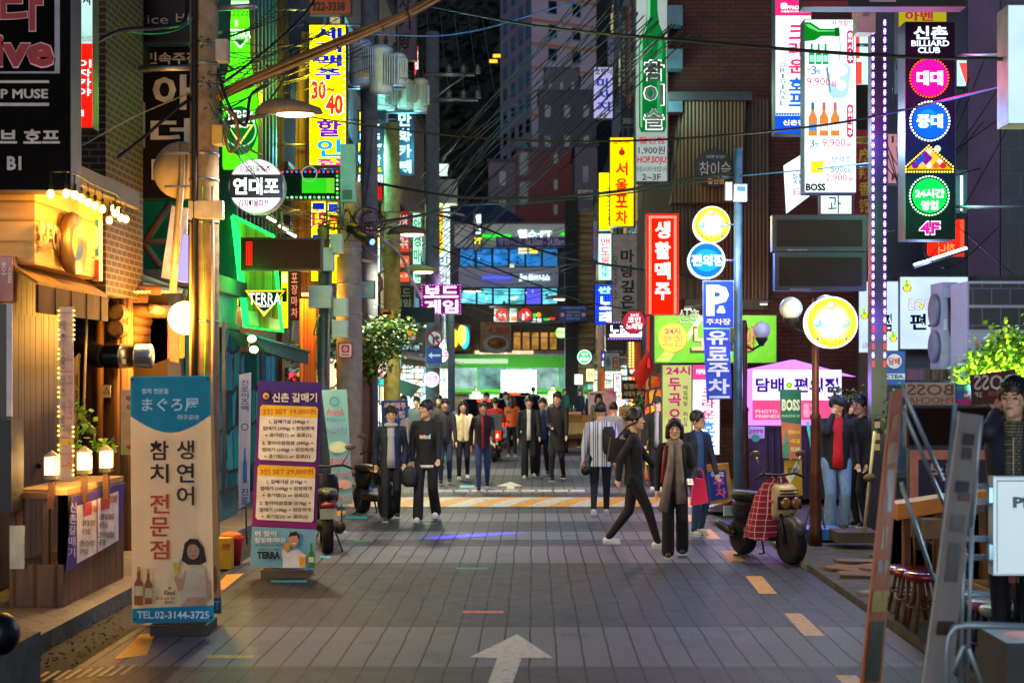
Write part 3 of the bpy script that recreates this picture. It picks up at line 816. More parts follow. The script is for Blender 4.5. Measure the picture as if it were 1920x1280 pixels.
for k in range(3):MB().slab(Pl(28.55,1270),1253,10+k*82,1280,46+k*82,-.4,0,d('#345c70',.5)).build('balcony_panel',bam)
RW=d('#9a8e84',.85,var=.25,scale=1.2)
for nm,lb,y0,y1,z,c,gl in(('cream_building','cream building carrying the bottle sign past the bamboo front',38.2,47,20,'#7c7066',['#ffb060','#ff8040']),('tiled_building','pale tiled building carrying the massage sign',47.2,58,21,'#848088',['#c0f0ff','#ffd0a0']),('tan_slat_building','tan building with narrow slatted corner near the junction',58.2,74,11.0,'#80684a',['#b0f8e0','#fff0c8'])):
 q=block(nm,lb,RX,14,y0,y1,z,d(c,.85,var=.25,scale=1.4))
 n=max(2,int((y1-y0)/2.6));w=(y1-y0)/n
 wins(q,'x-',RX,[(y0+w*k+.15,y0+w*(k+1)-.15)for k in range(n)],[.2],GLc([shop(h,1.7)for h in gl]),hgt=2.4)
 wins(q,'x-',RX,[(y0+w*k+.5,y0+w*(k+1)-.5)for k in range(n)],[3.9+2.9*i for i in range(int((z-4.5)/2.9))],lambda k:[d('#14181c',.15),d('#20262c',.15),e('#d8b880',.3,True,.4)][k*5%3])
 MB().box((RX-.8,y0+.1,2.75),(RX,y1-.1,2.85),d('#4a3c34',.6)).build('shop_canopy',q)
SL=striped('tan_slats','#6a5234','#a8895c',.25,'h',.5,.3,.8)
m=MB();m.slab(Pl(61,1075),1083,395,1113,720,-2,0,SL);m.build('slatted_corner',q)
m=MB();m.slab(Pl(60.5,1065),1060,368,1084,760,-1.5,0,d('#1c1e20',.7));m.build('dark_corner',q)
# setback: purple stucco building with convenience store
pb_=block('purple_stucco_building','tall dark building with a lilac stucco strip above the convenience store',6.6,16,26.2,34,17,d('#23252e',.8))
m=MB();m.slab(Pl(26.15,1830),1815,-60,1876,520,-.04,.1,d('#564a66',.85,var=.2,scale=2));m.build('stucco_strip',pb_)
m=MB();m.slab(Pl(26.15,1740),1660,-60,1815,520,-.04,.03,d('#30384a',.7,var=.4,scale=1));m.build('panel_wall',pb_)
TIL=brick('blue_black_tiles','#1c2634','#18202c','#2a4058',.45,.45,.012,.3)
m=MB();m.slab(Pl(26.1,1900),1877,-60,1990,520,-.04,.12,TIL);m.build('tile_wall',pb_)
cs=block('convenience_store','low convenience store with dark brick base under the big lit fascia',X_(1612,26),14,24.6,26.1,Z_(520,25),d('#2e2a28',.8),flat=False)
wins(cs,'y-',24.6,[(5.9,6.9),(7.0,8.0)],[.4],GLc([e('#3a4a60',.3,True,.4)]),hgt=1.9)
# ================================================================== SIGNS
def leds(root,pl,pts,r,mats,off=.03):
 m=MB()
 for i,(x,y)in enumerate(pts):m.drum(pl,x,y,r,r,off-.02,off,mats[i%len(mats)],6)
 m.build('led_dot',root)
def circ(cx,cy,r,n):return[(cx+r*math.cos(2*PI*k/n),cy+r*math.sin(2*PI*k/n))for k in range(n)]
def edge(x0,y0,x1,y1,st):
 o=[];nx=max(1,int((x1-x0)/st));ny=max(1,int((y1-y0)/st))
 for k in range(nx+1):o+=[(x0+(x1-x0)*k/nx,y0),(x0+(x1-x0)*k/nx,y1)]
 for k in range(1,ny):o+=[(x0,y0+(y1-y0)*k/ny),(x1,y0+(y1-y0)*k/ny)]
 return o
WT,WT2,INK=el('#ffffff',1.3),el('#eafcff',2.2),d('#141216',.7)
REDL,BLUL,YELL,CYL=el('#ff1808',1.2),el('#1040ff',1.2),el('#fff000',1.2),el('#a8f4ff',2.0)
BLKF=d('#0c0a0b',.9,var=.4,spec=.08)
GRYT=d('#b8b2aa',.7)
# ---- left row
sign('bar_sign','big black bar sign with red letters and grey writing high above the clapboard front','sign',(-150,-160,133,357),13,BLKF,[('r',-120,-100,112,138,d('#8a8a92',.5)),('r',-118,-100,102,134,d('#070506',.9,spec=.05)),('t','맥타',-90,-40,82,60,d('#d8a0a8',.7),.07),('t','맥타',-88,-38,80,58,d('#8e1420',.6),.02),('t','Live',-62,60,103,128,d('#e0b0b4',.7),.09),('t','Live',-59,63,100,125,d('#96141e',.6),.05),('r',-120,151,92,156,GRYT),('t','POP MUSE',-36,167,90,185,GRYT,.04),('r',-120,193,92,199,GRYT),('t','라이브 호프',-70,242,112,273,GRYT,.05),('t','B1',13,293,40,319,GRYT,.05)],.30,d('#5a5658',.45,.3),arm=-5.2)
sign('bar_sign','smaller weathered grey bar sign with a pink lettered poster under the big black one','sign',(-110,361,72,478),13.8,d('#6e6e76',.6,var=.3),[('t','POP MUSE',-40,373,66,396,d('#a8a8a8',.6),.03),('r',24,420,68,429,d('#a8a8b0',.6)),('r',-60,362,27,436,d('#0c0a0e',.5)),('t','Live',-40,396,18,432,d('#c86a88',.6),.07),('t','Live',-39,397,17,431,d('#7a1838',.6),.03)],.2,d('#35323a',.5),arm=-5.2)
sign('menu_sign','faded pink sign with white writing at the edge of the bar front','sign',(-60,480,25,566),13.2,d('#c08c88',.7),[('t','호',2,490,12,515,d('#e8d8d0',.6)),('t','술',14,498,22,530,d('#e8d8d0',.6))],.1,d('#7a4a48',.6))
sign('sign','white over red lit sign on the dark brick wall','sign',(143,-100,174,240),14.6,e('#bfeee4',.85,True,.1),[('r',144,82,173,239,e('#ff1408',.95)),('v','이자카야',146,112,171,180,WT,.02),('t','주점',145,206,157,218,WT),('t','이천십오년창업',150,67,171,78,INK,.0),('v','이자',155,-40,172,10,INK,.05)],.2,arm=-5.0)
sign('fish_sign','small blue and white upright sign with a fish at the end of the clapboard','sign',(174,411,186,526),15.2,d('#2878b8',.5),[('c',180,445,3.6,22,d('#d8e8f0',.5)),('r',175,488,185,524,d('#a83a34',.6)),('r',175,480,185,487,d('#e8e8e8',.6))],.12,d('#c8c8c8',.5))
BEI=d('#b5ada0',.7)
sign('tavern_sign','tall black tavern sign with fat beige brush letters beside the utility pole','sign',(260,84,366,373),18.4,d('#171515',.9,spec=.08),[('t','민속주점',272,98,372,121,BEI,.03),('t','아',286,140,362,206,BEI,.06),('t','더',282,222,360,274,BEI,.06),('t','매',284,292,360,352,BEI,.06)],.25,d('#2c2a2a',.5),arm=-5.2)
sign('upstairs_sign','dark sign with thin pale Latin letters above the tall black tavern sign','sign',(262,-80,356,80),18.1,d('#141316',.6),[('t','ice 바',276,24,360,47,BEI,.0)],.25,d('#22383a',.5),arm=-5.2)
sign('light_box','teal lit light box with pale bottles behind the dark brick wall','sign',(236,-80,262,122),17.9,e('#2fae9c',.6,True,.3),[('r',245,8,249,44,el('#d0ffe8',1)),('r',251,12,255,44,el('#d0ffe8',1)),('r',245,60,260,64,el('#d0fff0',1))],.5,d('#081814',.5),arm=-5.3)
sign('metal_box','blank rust streaked yellowish metal box between brick wall and black tavern sign','box',(210,185,260,271),17.9,d('#a8935a',.6,var=.35,scale=4),[],.3,d('#6a5a38',.6),arm=-5.3)
sign('poster_panel','teal and red lit poster below the rust streaked metal box','poster',(214,274,261,342),18.2,e('#2a8a90',.4,True,.4),[('p',[(236,300),(260,292),(260,341),(234,341)],el('#e85a50',.8)),('p',[(240,318),(250,306),(256,330)],el('#f0a0a0',.8))],.1)
# bottle shaped lit sign
bs=thing('bottle_sign','tall glowing green beer bottle sign with dark green round label','sign',P(450,318,20.5))
pl=Pl(20.5,450)
half=[(17,-30),(18,30),(19,40),(20,100),(24,130),(33,158),(35,190),(35,312),(33,318)]
pts=[(450+a,b)for a,b in half]+[(450-a,b)for a,b in half[::-1]]
GRN=e('#4cff10',.95,True,.2)
MB().prism([pl.hit(x,y)for x,y in pts],Vector((0,.25,0)),d('#0c3014',.5)).build('cabinet',bs)
MB().poly(pl,[(450+(x-450)*.93,y)for x,y in pts],.01,GRN).build('panel',bs)
draw(pl,[('r',433,2,467,14,el('#d8ffd0',.9)),('t','2222',435,20,466,30,el('#0a4010',.5)),('t','TERRA',432,55,470,72,WT,.01),('p',[(434,74),(466,74),(450,92)],el('#d8ffd8',1.3)),('p',[(439,74),(461,74),(450,87)],el('#0f8a1a',.7)),('r',440,38,446,50,el('#d0ffb0',1)),('c',450,245,33,46,el('#0a7a20',.6)),('o',450,245,28,31,el('#a0ffb0',.8)),('t','TERRA',424,207,478,230,WT,.01),('p',[(424,234),(476,234),(450,272)],el('#f0ff60',1.1)),('p',[(430,237),(470,237),(450,266)],el('#0a8a20',.6)),('t','FROM AGT',434,234,466,240,WT)],bs)
m=MB()
for y in(60,200):a=pl.hit(416,y,-.1);m.tube([a,(-4.7,a.y,a.z)],.03,STEEL,6)
m.build('bracket',bs)
drumsign('round_sign','round white lit sign with brushed white letters on a black band','sign',480,349,51.5,18.8,e('#eef8ff',1.25,True,.06),[('p',[(430+(0 if 0 else 0),327),(530,327),(530,371),(430,371)],d('#0a1418',.5)),('t','연대포',437,333,523,365,WT2,.06),('t','막걸리,동동주',449,311,507,325,d('#901830',.6),.03),('t','김치해물파전',447,374,503,388,d('#901830',.6),.03)],d('#9fb0b8',.4,.3),.25,arm=-3.95)
lb,lp=sign('led_board','green dotted LED board edged with red, white and blue lamps','screen',(526,318,636,374),23,dots('led_green','#1a6a2c','#06140a',.03,.012,.25),[('r',566,334,612,362,el('#30e020',.8)),('o',580,326,13,15,el('#a0d0b0',.6)),('r',612,334,627,362,el('#70e030',.8))],.2,d('#10161a',.5))
leds(lb,lp,edge(530,322,632,370,8),2.1,[el('#ff2020',2),el('#e8f4ff',2.5),el('#3050ff',2.5),el('#20ff40',2)])
# neon framed plank board
nb=thing('neon_board','slanted plank board framed in bright green neon tubes','sign',P(485,620,21))
pl=Pl(21,485);q=[(436,405),(512,442),(529,622),(459,612)]
MB().prism([pl.hit(x,y,-.02)for x,y in q[::-1]],Vector((0,.12,0)),striped('green_lit_planks','#7a5a28','#b89050',.13,'v',.7,.15,.6)).build('plank_panel',nb)
NEO=e('#10ff40',2.6)
m=MB();m.tube([pl.hit(x,y,.05)for x,y in q+q[:1]][::1],.028,NEO,6);m.tube([pl.hit(x,y,.05)for x,y in[(444,418),(464,606)]],.02,NEO,6);m.build('neon_tube',nb)
m=MB();m.poly(pl,[(460,582),(483,585),(486,612),(461,608)],.01,d('#b8b090',.6));m.poly(pl,[(503,594),(525,600),(527,620),(505,616)],.01,d('#b8b090',.6));m.build('paper_patch',nb)
tl=thing('triangle_sign','lit yellow edged triangular beer sign on the green neon board','sign',P(497,592,20.7))
pl=Pl(20.7,497)
MB().prism([pl.hit(x,y,0)for x,y in[(459,544),(495,594),(535,544)]],Vector((0,.1,0)),d('#202010',.5)).build('cabinet',tl)
draw(pl,[('p',[(459,544),(495,594),(535,544)],el('#ffd820',1.1)),('p',[(464,547),(495,589),(530,547)],el('#083c1c',.5)),('t','TERRA',466,549,527,571,WT,.01),('t','FROM AGT',485,571,510,576,WT),('p',[(480,574),(495,592),(512,574),(495,584)],el('#ffe860',1.2))],tl)
sg,sp=sign('led_board','dark LED board with one column of red dots in front of the green neon board','screen',(451,445,604,507),20.0,dots('led_brown','#6a3c24','#241a16',.022,.009),[],.12,d('#161414',.5),inset=4)
leds(sg,sp,[(462+c*3.2,454+k*3.8)for k in range(12)for c in range(4)],1.1,[el('#ff2010',2.0)],.02)
MB().tube([P(528,445,20.1),P(528,400,20.1),P(560,395,20.5)],.02,STEEL,6).build('bracket',sg)
sign('strip_sign','narrow yellow green lit strip sign at the edge of the green neon board','sign',(526,508,541,616),21.4,e('#e4ff10',1.0),[('r',529,540,538,566,INK),('r',529,512,538,530,el('#fff8a0',1.3))],.15)
m,_=sign('red_poster','red and white lit poster between the dark LED board and triangle sign','poster',(483,508,516,542),21.05,e('#d83020',.7),[('c',495,522,6,el('#f0e0d8',.9)),('c',508,530,5,el('#f08070',.9))],.05)
# yellow beer sign
YEL=e('#f6ea00',1.15,True,.1)
ys_,yp_=sign('beer_sign','tall yellow beer sign with blue, red and purple letters and an LED edge','sign',(579,46,649,311),24.7,YEL,[('v','세계맥주',589,52,641,150,el('#1020d0',.8),.05),('t','30',583,150,613,188,WT,.1),('t','30',584,152,611,187,el('#ff3010',1.0),.05),('t','~',612,165,628,172,el('#ff3010',1)),('t','40',609,175,645,217,WT,.1),('t','40',611,177,643,215,el('#ff3010',1.0),.05),('t','할',594,224,640,257,el('#7a10c0',.9),.06),('t','인',594,261,640,294,el('#10a0e8',1.0),.06),('t','점',592,297,638,310,el('#e830a0',1),.04)],.3,arm=-4.6)
leds(ys_,yp_,edge(583,50,645,307,12),1.5,[el('#ff2020',2),el('#ffffff',2),el('#30ff40',2),el('#3060ff',2)])
sign('beer_sign','lower yellow sign with a red 15 and blue edges under the LED board','sign',(582,376,612,528),24.8,YEL,[('r',586,380,608,393,el('#1030c0',.8)),('t','15',584,396,611,425,WT,.1),('t','15',585,398,610,424,el('#ff3010',1),.05),('r',586,440,606,452,el('#1030c0',.8)),('t','맥',586,460,608,490,el('#e02060',1),.06)],.25,arm=-4.6)
sign('phone_sign','dark red sign with black phone digits at the top of the plank pier','sign',(580,-30,658,27),24.6,d('#8a3a30',.7),[('t','322-3338',586,4,647,21,d('#1a1414',.6),.05)],.2,arm=-4.6)
sign('blue_sign','dark blue sign with white brush letters above the transformers','sign',(682,-40,709,62),29,d('#1a2c58',.7),[('v','스낵',686,-10,706,52,d('#9aa4b4',.6),.04)],.2,arm=-4.6)
sign('upright_sign','tall faded mauve sign with dark letters behind the transformers','sign',(744,-40,781,112),38,d('#6c5a68',.8),[('v','자기방',748,-10,770,92,d('#1c1620',.7),.03)],.3,arm=-4.6)
sign('ping_pong_sign','dark upright table tennis sign with white and yellow lit words','sign',(670,206,722,346),31,d('#0a1014',.5),[('t','K',674,210,682,225,YELL,.05),('t','ING',684,210,706,225,CYL,.05),('t','P',674,228,682,246,YELL,.05),('t','lay',684,228,712,248,CYL,.05),('t','KING',675,250,712,262,CYL,.05),('t','P',672,268,682,284,YELL,.05),('t','ong',683,270,716,284,CYL,.05),('t','탁구장',672,290,714,312,CYL,.07),('t','탁구',672,314,716,327,YELL,.05),('r',671,328,718,345,el('#d8fbff',1.4)),('t','Table Tennis',673,330,715,335,INK),('t','332-5637',673,337,716,344,INK,.03)],.25,arm=-4.6)
sign('study_sign','dark blue upright sign with cyan lit block letters beside the table tennis sign','sign',(743,205,776,329),35,d('#0a2030',.5),[('v','만화카페',747,212,771,325,CYL,.06)],.25,arm=-4.6)
sign('led_board','small glowing red LED panel below the table tennis sign','screen',(669,349,718,376),31.5,dots('led_red','#ff2a10','#5a0804',.05,.014,1.0),[],.2)
sign('blank_sign','small blank white lit panel high over the far pole','sign',(817,306,844,331),50,e('#d0fff0',1.0),[],.2)
sign('upright_sign','lime yellow upright lit sign beside the concrete pole','sign',(796,383,815,484),46,e('#e4ff30',1.1,True,.15),[('v','고기집',799,395,812,470,el('#c0b000',.8))],.2,arm=-4.6)
sign('upright_sign','white and yellow upright lit sign with red letters past the concrete pole','sign',(817,380,845,566),49,e('#d8fff4',1.15,True,.15),[('r',818,381,831,475,el('#f0ff30',1.1)),('v','식당',820,392,830,460,el('#f02a10',1),.04),('t','민',820,480,840,500,el('#108090',.8)),('t','밥',821,510,841,535,el('#a0c8c0',.8))],.2,arm=-4.6)
sign('upright_sign','narrow yellow and white lit sign behind the security cameras','sign',(699,427,713,512),33,e('#fff840',1.1),[('r',700,455,712,510,el('#d8fff8',1.4)),('v','노래',702,458,711,490,el('#20a0b0',.8))],.2,arm=-4.6)
drumsign('round_sign','olive round sign with a red letter behind the concrete pole','sign',690,466,26,33.5,d('#a8a058',.6),[('t','스',678,452,702,478,d('#a02820',.6),.05)],d('#302c20',.5),.2)
drumsign('round_sign','faded pink round sign with red brush letters under the olive round sign','sign',688,532,29,34.0,d('#c8a0a0',.6),[('t','세계맥주',664,520,712,540,d('#a02838',.6),.05)],d('#502c28',.5),.2)
for i,(y0,y1,c,tx,lb)in enumerate(((395,432,'#8a2018','막창','dark red sign board topmost in the stack behind the yellow lit pole'),(434,474,'#c04028','순대국','orange red sign board with blue corner in the stack behind the yellow lit pole'),(478,503,'#d86040','곱창','orange sign board with white letters in the stack behind the yellow lit pole'),(505,530,'#e0582a','open 24','bright orange lowest sign board in the stack behind the yellow lit pole'))):
 sign('shop_sign',lb,'sign',(738,y0,769,y1),36+i*.2,e(c,.5),[('t',tx,742,y0+8,765,y1-8,el('#f0d8c8',.8),.03)]+([('r',756,436,768,446,el('#2060d0',.8))]if i==1 else[]),.2,arm=-4.6)
sign('game_cafe_sign','dull olive sign with pale block letters behind the dangling cables','sign',(735,536,776,577),38,d('#4a4c30',.7),[('t','보드',738,540,770,556,d('#c8c8a0',.6),.05),('t','게임',738,560,770,575,d('#c8c8a0',.6),.05)],.2,arm=-4.6)
PK=el('#ffc8ff',2.2)
pk,pp=sign('neon_sign','blazing pink white neon game cafe sign over the street','sign',(790,533,864,589),39.4,e('#5a1050',.8),[('t','보드',795,536,859,558,PK,.08),('t','게임',795,562,859,587,PK,.08)],.25,arm=-4.6)
leds(pk,pp,edge(791,534,863,588,5),.9,[el('#ff80ff',2)])
sign('blank_board','unlit black board beneath the dull olive sign','sign',(737,576,815,605),37.5,d('#100c10',.5),[],.2)
sign('blank_board','smaller unlit black board beside the concrete pole','sign',(676,575,712,600),35.5,d('#100c10',.5),[],.2)
sign('camera_notice','orange yellow camera notice strapped to the yellow lit pole','sign',(714,580,738,626),29.4,d('#e0a010',.6),[('r',718,584,734,590,INK),('v','불법',717,594,724,612,INK),('v','CCTV',729,592,735,618,INK)],.02,inset=.5)
RD,BL=d('#c01828',.5),d('#1848b0',.5)
dn,pd=drumsign('road_sign','round no right turn sign with red ring on the far concrete pole','road sign',815,634,15.5,39.6,d('#e8e8e8',.4),[('o',815,634,12,15,RD),('p',[(811,645),(811,631),(818,631),(818,627),(825,633),(818,639),(818,635),(815,635),(815,645)],d('#20406a',.5)),('p',[(804,624),(807,622),(826,643),(823,646)],RD)],d('#8a8a8a',.5),.03)
sign('road_sign','blue one way sign with white arrow under the round road sign','road sign',(800,653,829,680),39.6,BL,[('p',[(803,666),(810,660),(810,664),(826,664),(826,668),(810,668),(810,672)],d('#f0f0f0',.5))],.03,inset=.5)
sign('road_plate','small pale one way plate beneath the blue arrow sign','road sign',(800,681,827,689),39.6,d('#a8b4c0',.5),[('t','일방통행',803,682,825,688,d('#203040',.6),.03)],.03,inset=.3)
drumsign('round_sign','round white lit sign with pink letters half hidden behind the blue arrow sign','sign',827,666,15,44,e('#e8fbff',1.3),[('t','주구',822,660,840,674,el('#f02080',1),.04)],arm=-4.6)
drumsign('round_sign','round white lit baseball sign with pink letters under the road plate','sign',809,711,16,38,e('#e8fbff',1.4),[('t','야구',797,704,821,717,el('#e83090',1),.04),('t','시계',802,697,816,702,el('#80a0c0',.8))],arm=-4.6)
drumsign('round_sign','round pale sign with red service hours letters below the tree','sign',704,690,22.5,28.2,d('#d8ccc8',.5),[('t','막써리',692,673,718,682,d('#503038',.6),.02),('t','1시간+1시간',684,684,725,695,d('#b02838',.6),.04),('t','써비스',692,697,718,707,d('#b02838',.6),.05)],d('#808080',.5),.15)
sign('road_sign','blue footpath sign half hidden by the tree leaves','road sign',(630,654,668,693),24.4,d('#123a80',.5),[('p',[(640,690),(648,668),(656,668),(660,690)],d('#c8d0d8',.5))],.03,inset=.5)
sign('road_plate','beige plate with black letters below the blue footpath sign','road sign',(630,693,671,709),24.4,d('#b0a890',.6),[('t','일방통행',634,696,668,706,INK,.03)],.03,inset=.5)
sign('red_notice','rounded red notice with a white square emblem on the thick pole','sign',(634,642,661,671),23.7,d('#b02838',.5),[('rr',636,644,659,669,4,d('#e8d8d8',.5)),('rr',640,647,655,661,3,d('#d02840',.5)),('o',647.5,654,2,4,d('#f0e0e0',.5)),('r',640,664,655,666,RD)],.05,inset=.4)
sign('antenna','pale green square antenna panel on an arm from the thick pole','panel',(674,526,703,560),24.3,d('#8ab0a0',.5),[('c',688,542,4,d('#c0b890',.5))],.08)
sign('poster_panel','lit food poster with an orange dish behind the dark shop front','poster',(757,611,781,639),40,d('#201814',.5),[('c',769,621,9,8,el('#f0801a',.9)),('c',764,633,6,5,el('#d8a890',.6)),('r',771,629,779,637,el('#c8a8a0',.6))],.06)
st,stp=sign('strip_sign','thin upright neon strip in cyan, red and yellow near the dark shop front','sign',(741,616,752,722),36,d('#0a1216',.5),[],.2)
m=MB();m.rect(stp,742.5,618,751,621,.03,el('#20e8ff',1.6));m.rect(stp,749.5,618,751.5,690,.03,el('#20d0ff',1.4));m.rect(stp,743,628,747,655,.03,el('#ff2840',1.3));m.rect(stp,743,662,747,684,.03,el('#f0e820',1));m.rect(stp,742,696,750,712,.03,el('#c0f0ff',1.3));m.build('neon_bar',st)
# ---- over the junction
for i,(cx,lb,pts)in enumerate(((941,'lit no left turn sign with glowing red ring on black',[(935,590),(940,584),(940,588),(947,588),(950,598),(946,598),(944,592),(940,592),(940,596)]),(985,'lit no right turn sign with glowing red ring on black',[(979,600),(979,588),(986,588),(986,583),(993,590),(986,597),(986,592),(983,592),(983,600)]))):
 q,qp=sign('signal_sign',lb,'road sign',(cx-14.5,578,cx+14.5,603),71,d('#0c0a0a',.5),[('c',cx,590,11.5,el('#ff2018',1.5)),('c',cx,590,8,d('#080606',.5)),('p',pts,el('#ffe0d8',1.2)),('p',[(cx-7,583),(cx-5,581),(cx+7,596),(cx+5,598)],el('#ff2018',1.4))],.3)
sign('signal_plate','small grey and orange plate between the two glowing turn signs','road sign',(956,578,969,603),71,d('#a0b0b0',.5),[('r',957,592,968,602,d('#e04028',.5)),('t','회전',957,580,968,590,d('#304040',.5))],.1,inset=.3)
m=MB();mast=thing('signal_mast','dark steel mast arm carrying the turn signs over the junction','pole',(2.4,71.3,0));m.tube([(2.4,71.3,0),(2.4,71.3,5.9)],.12,d('#2a2c2e',.5),8);m.build('pole',mast);m=MB();m.tube([(2.4,71.3,5.75),P(918,575,71.3)],.07,d('#2a2c2e',.5),8);m.build('arm',mast)
sign('direction_sign','blue direction sign with two round turn symbols over the street','road sign',(1048,573,1101,602),60,BL,[('t','(차량진입금지)',1052,575,1098,580,d('#c0d0f0',.5)),('c',1054.5,590,5,d('#d8d8d8',.5)),('o',1054.5,590,3.6,5,RD),('c',1094,590,5,d('#d8d8d8',.5)),('o',1094,590,3.6,5,RD),('t','이륜자동차제외',1062,583,1087,587,d('#e0d090',.5)),('t','08:00 - 22:00',1062,589,1087,593,d('#c0d0f0',.5)),('t','일방통행 도로',1062,595,1087,599,d('#c0d0f0',.5))],.08,inset=.5)
drumsign('round_sign','lime green round lit sign beside the red window frames','sign',1052,624,12,80,e('#70e020',1.1),[('t','전주',1045,615,1059,622,WT),('t','비빔밥',1044,624,1060,632,WT)])
sign('signal_strip','green, orange and red glowing shop mark beside the turn signs','sign',(998,585,1040,605),72,d('#141414',.5),[('c',1002,591,4,el('#20e040',1.2)),('c',1010,590,4.5,el('#ff9a20',1.2)),('t','만원',996,596,1015,604,WT),('r',1019,597,1030,600,el('#20f030',1.3)),('r',1030,595,1040,599,el('#ff3020',1.3))],.1,inset=.3)
# ---- right row, far to near
sign('narrow_sign','tall lilac white massage sign with blue and yellow letters','sign',(1112,125,1150,223),50,e('#a8a4d8',.5),[('t','호텔식',1115,128,1147,141,d('#8a8a10',.5),.04),('v','마사지',1119,147,1144,209,el('#1a3ca0',.7),.05),('t','4층',1124,212,1139,221,d('#a8a010',.5),.04)],.3,arm=3.2)
sign('narrow_sign','slim sign with blue stacked letters above the lilac massage sign','sign',(1139,66,1152,122),51.5,d('#8a88a8',.7),[('v','이루마사지',1141,68,1149,120,d('#203c80',.6),.03)],.2,arm=3.2)
sign('narrow_sign','tall dark green hostel sign with small pale letters and red stripe','sign',(1164,12,1194,238),46,d('#0c2a2c',.6),[('v','Comfortable&Good',1167,40,1173,180,d('#8aa0a0',.6)),('p',[(1176,14),(1179,14),(1179,195),(1190,212),(1188,214),(1176,198)],d('#a03428',.6)),('p',[(1180,14),(1193,14),(1193,208),(1180,194)],d('#8a7a78',.7)),('v','비원텔',1182,60,1192,190,INK,.03),('t','335-7',1168,222,1191,232,d('#a8b0a8',.6))],.25,arm=3.2)
SJ=d('#1a1c1e',.6)
ss,sp=sign('soju_bottle_sign','large pale sign with a green bottle picture over price writing','sign',(1192,-60,1252,341),28.8,e('#c4d4d0',.5,True,.08),[('p',[(1213,-60),(1232,-60),(1233,20),(1236,45),(1247,70),(1249,85),(1249,238),(1246,248),(1202,248),(1198,238),(1198,85),(1201,70),(1211,45),(1213,20)],el('#0c8a3c',.55)),('p',[(1215,-60),(1220,-60),(1219,30),(1205,75),(1204,240),(1201,238),(1200,86),(1203,72),(1213,46)],el('#8fe8a8',.6)),('p',[(1236,70),(1242,80),(1242,235),(1232,240),(1232,100)],el('#2fb868',.6)),('o',1222,79,8,9.5,el('#0a4020',.5)),('t','SINCE 1924',1203,94,1242,101,el('#0a5028',.5)),('v','참이슬',1206,112,1246,244,WT,.10,.12),('v','참이슬',1208,114,1244,242,SJ,.04,.14),('t','할인점',1198,256,1246,270,d('#b02040',.6),.04),('t','1,900원',1197,274,1247,290,SJ,.02),('t','HOF.SOJU',1195,293,1249,309,d('#b02040',.6),.05),('t','아침10시까지 영업합니다',1194,312,1250,322,SJ,.01),('t','2~3F',1204,326,1239,338,SJ,.02)],.4,d('#5a6468',.5),arm=2.78)
sign('narrow_sign','golden yellow lit pub sign with stacked red letters','sign',(1143,257,1189,425),43,e('#ffc000',1.0,True,.08),[('t','달리자',1150,263,1180,271,d('#604008',.6)),('c',1166,286,6,el('#c02810',.8)),('c',1166,278,2.5,el('#d07818',.8)),('v','서울포차',1154,304,1177,420,el('#e01808',1.0),.05)],.3,arm=3.2)
sign('narrow_sign','lemon yellow lit sign partly behind the golden pub sign','sign',(1122,323,1147,431),45.5,e('#f6f400',1.0,True,.1),[('v','만단원',1138,350,1146,420,INK)],.3,arm=3.2)
sign('narrow_sign','pale cyan white lit noodle sign with red handwriting','sign',(1121,437,1149,526),47.5,e('#c4fff4',1.1,True,.1),[('v','맨도롱',1126,446,1144,496,el('#e04050',1),.02),('v','또똣',1127,498,1143,520,el('#40b0b0',.8))],.25,arm=3.2)
sign('narrow_sign','lilac strip sign with red marks behind the noodle sign','sign',(1111,413,1122,490),49,d('#8078a8',.6),[('v','식당',1113,430,1120,470,d('#b02848',.6))],.2,arm=3.2)
sign('narrow_sign','tall weathered grey sign with black brush letters','sign',(1147,438,1196,612),41.5,d('#a49c8e',.7,var=.25),[('v','마당깊은집',1164,468,1189,606,SJ,.05),('v','달빛주소',1150,480,1158,560,SJ,.0),('c',1170,452,7,4,d('#7a9a8a',.6))],.3,arm=3.2)
bl_,bp_=sign('narrow_sign','flashing blue LED karaoke sign with white and green letters','sign',(1116,533,1148,609),46,dots('led_blue','#2060ff','#0820a0',.09,.03,1.0),[('t','싼',1121,537,1146,550,el('#a0ffb0',1.6),.06),('t','노',1124,556,1146,580,WT2,.07),('t','래',1124,584,1146,606,WT2,.07)],.25,arm=3.2)
sign('street_plate','small white plate with red letters on the slatted corner','sign',(1084,356,1112,374),58,d('#c0bcb8',.6),[('t','킴 벨',1088,358,1108,366,d('#a02020',.6),.04),('t','당구.COM',1087,368,1109,373,INK)],.08,inset=.4)
RED=e('#ff1404',1.15,True,.06)
rs,rp=sign('pub_sign','glowing red upright beer pub sign with white brush letters','sign',(1212,400,1273,590),27.9,RED,[('r',1217,405,1268,406.5,el('#ffb090',1.2)),('r',1217,405,1218.5,588,el('#ffb090',1.2)),('r',1266.5,405,1268,588,el('#ffb090',1.2)),('r',1220,408,1265,409,el('#ffb090',1.2)),('r',1220,408,1221,588,el('#ffb090',1.2)),('r',1264,408,1265,588,el('#ffb090',1.2)),('v','생활맥주',1228,415,1257,562,el('#fff4e8',1.5),.04)],.4,d('#8a1408',.5),arm=2.78)
sign('red_trim','red lit trim panel running down below the red pub sign','sign',(1213,592,1219,690),27.9,e('#ff2010',.8),[],.3)
nn,np_=sign('neon_sign','black box sign with white lilac lit lines above the pavement tables','sign',(1136,603,1213,657),36.5,d('#101214',.5),[('t','노래',1143,608,1180,632,el('#ffe8ff',2.4),.09),('r',1143,626,1212,632,el('#f0d8ff',1.6)),('t','방',1182,608,1210,630,el('#ffe8ff',2.4),.09)],.3,arm=3.3)
leds(nn,np_,[(1141+k*5,604.5)for k in range(15)]+[(1141+k*5,635)for k in range(15)],1.2,[el('#c080ff',2)])
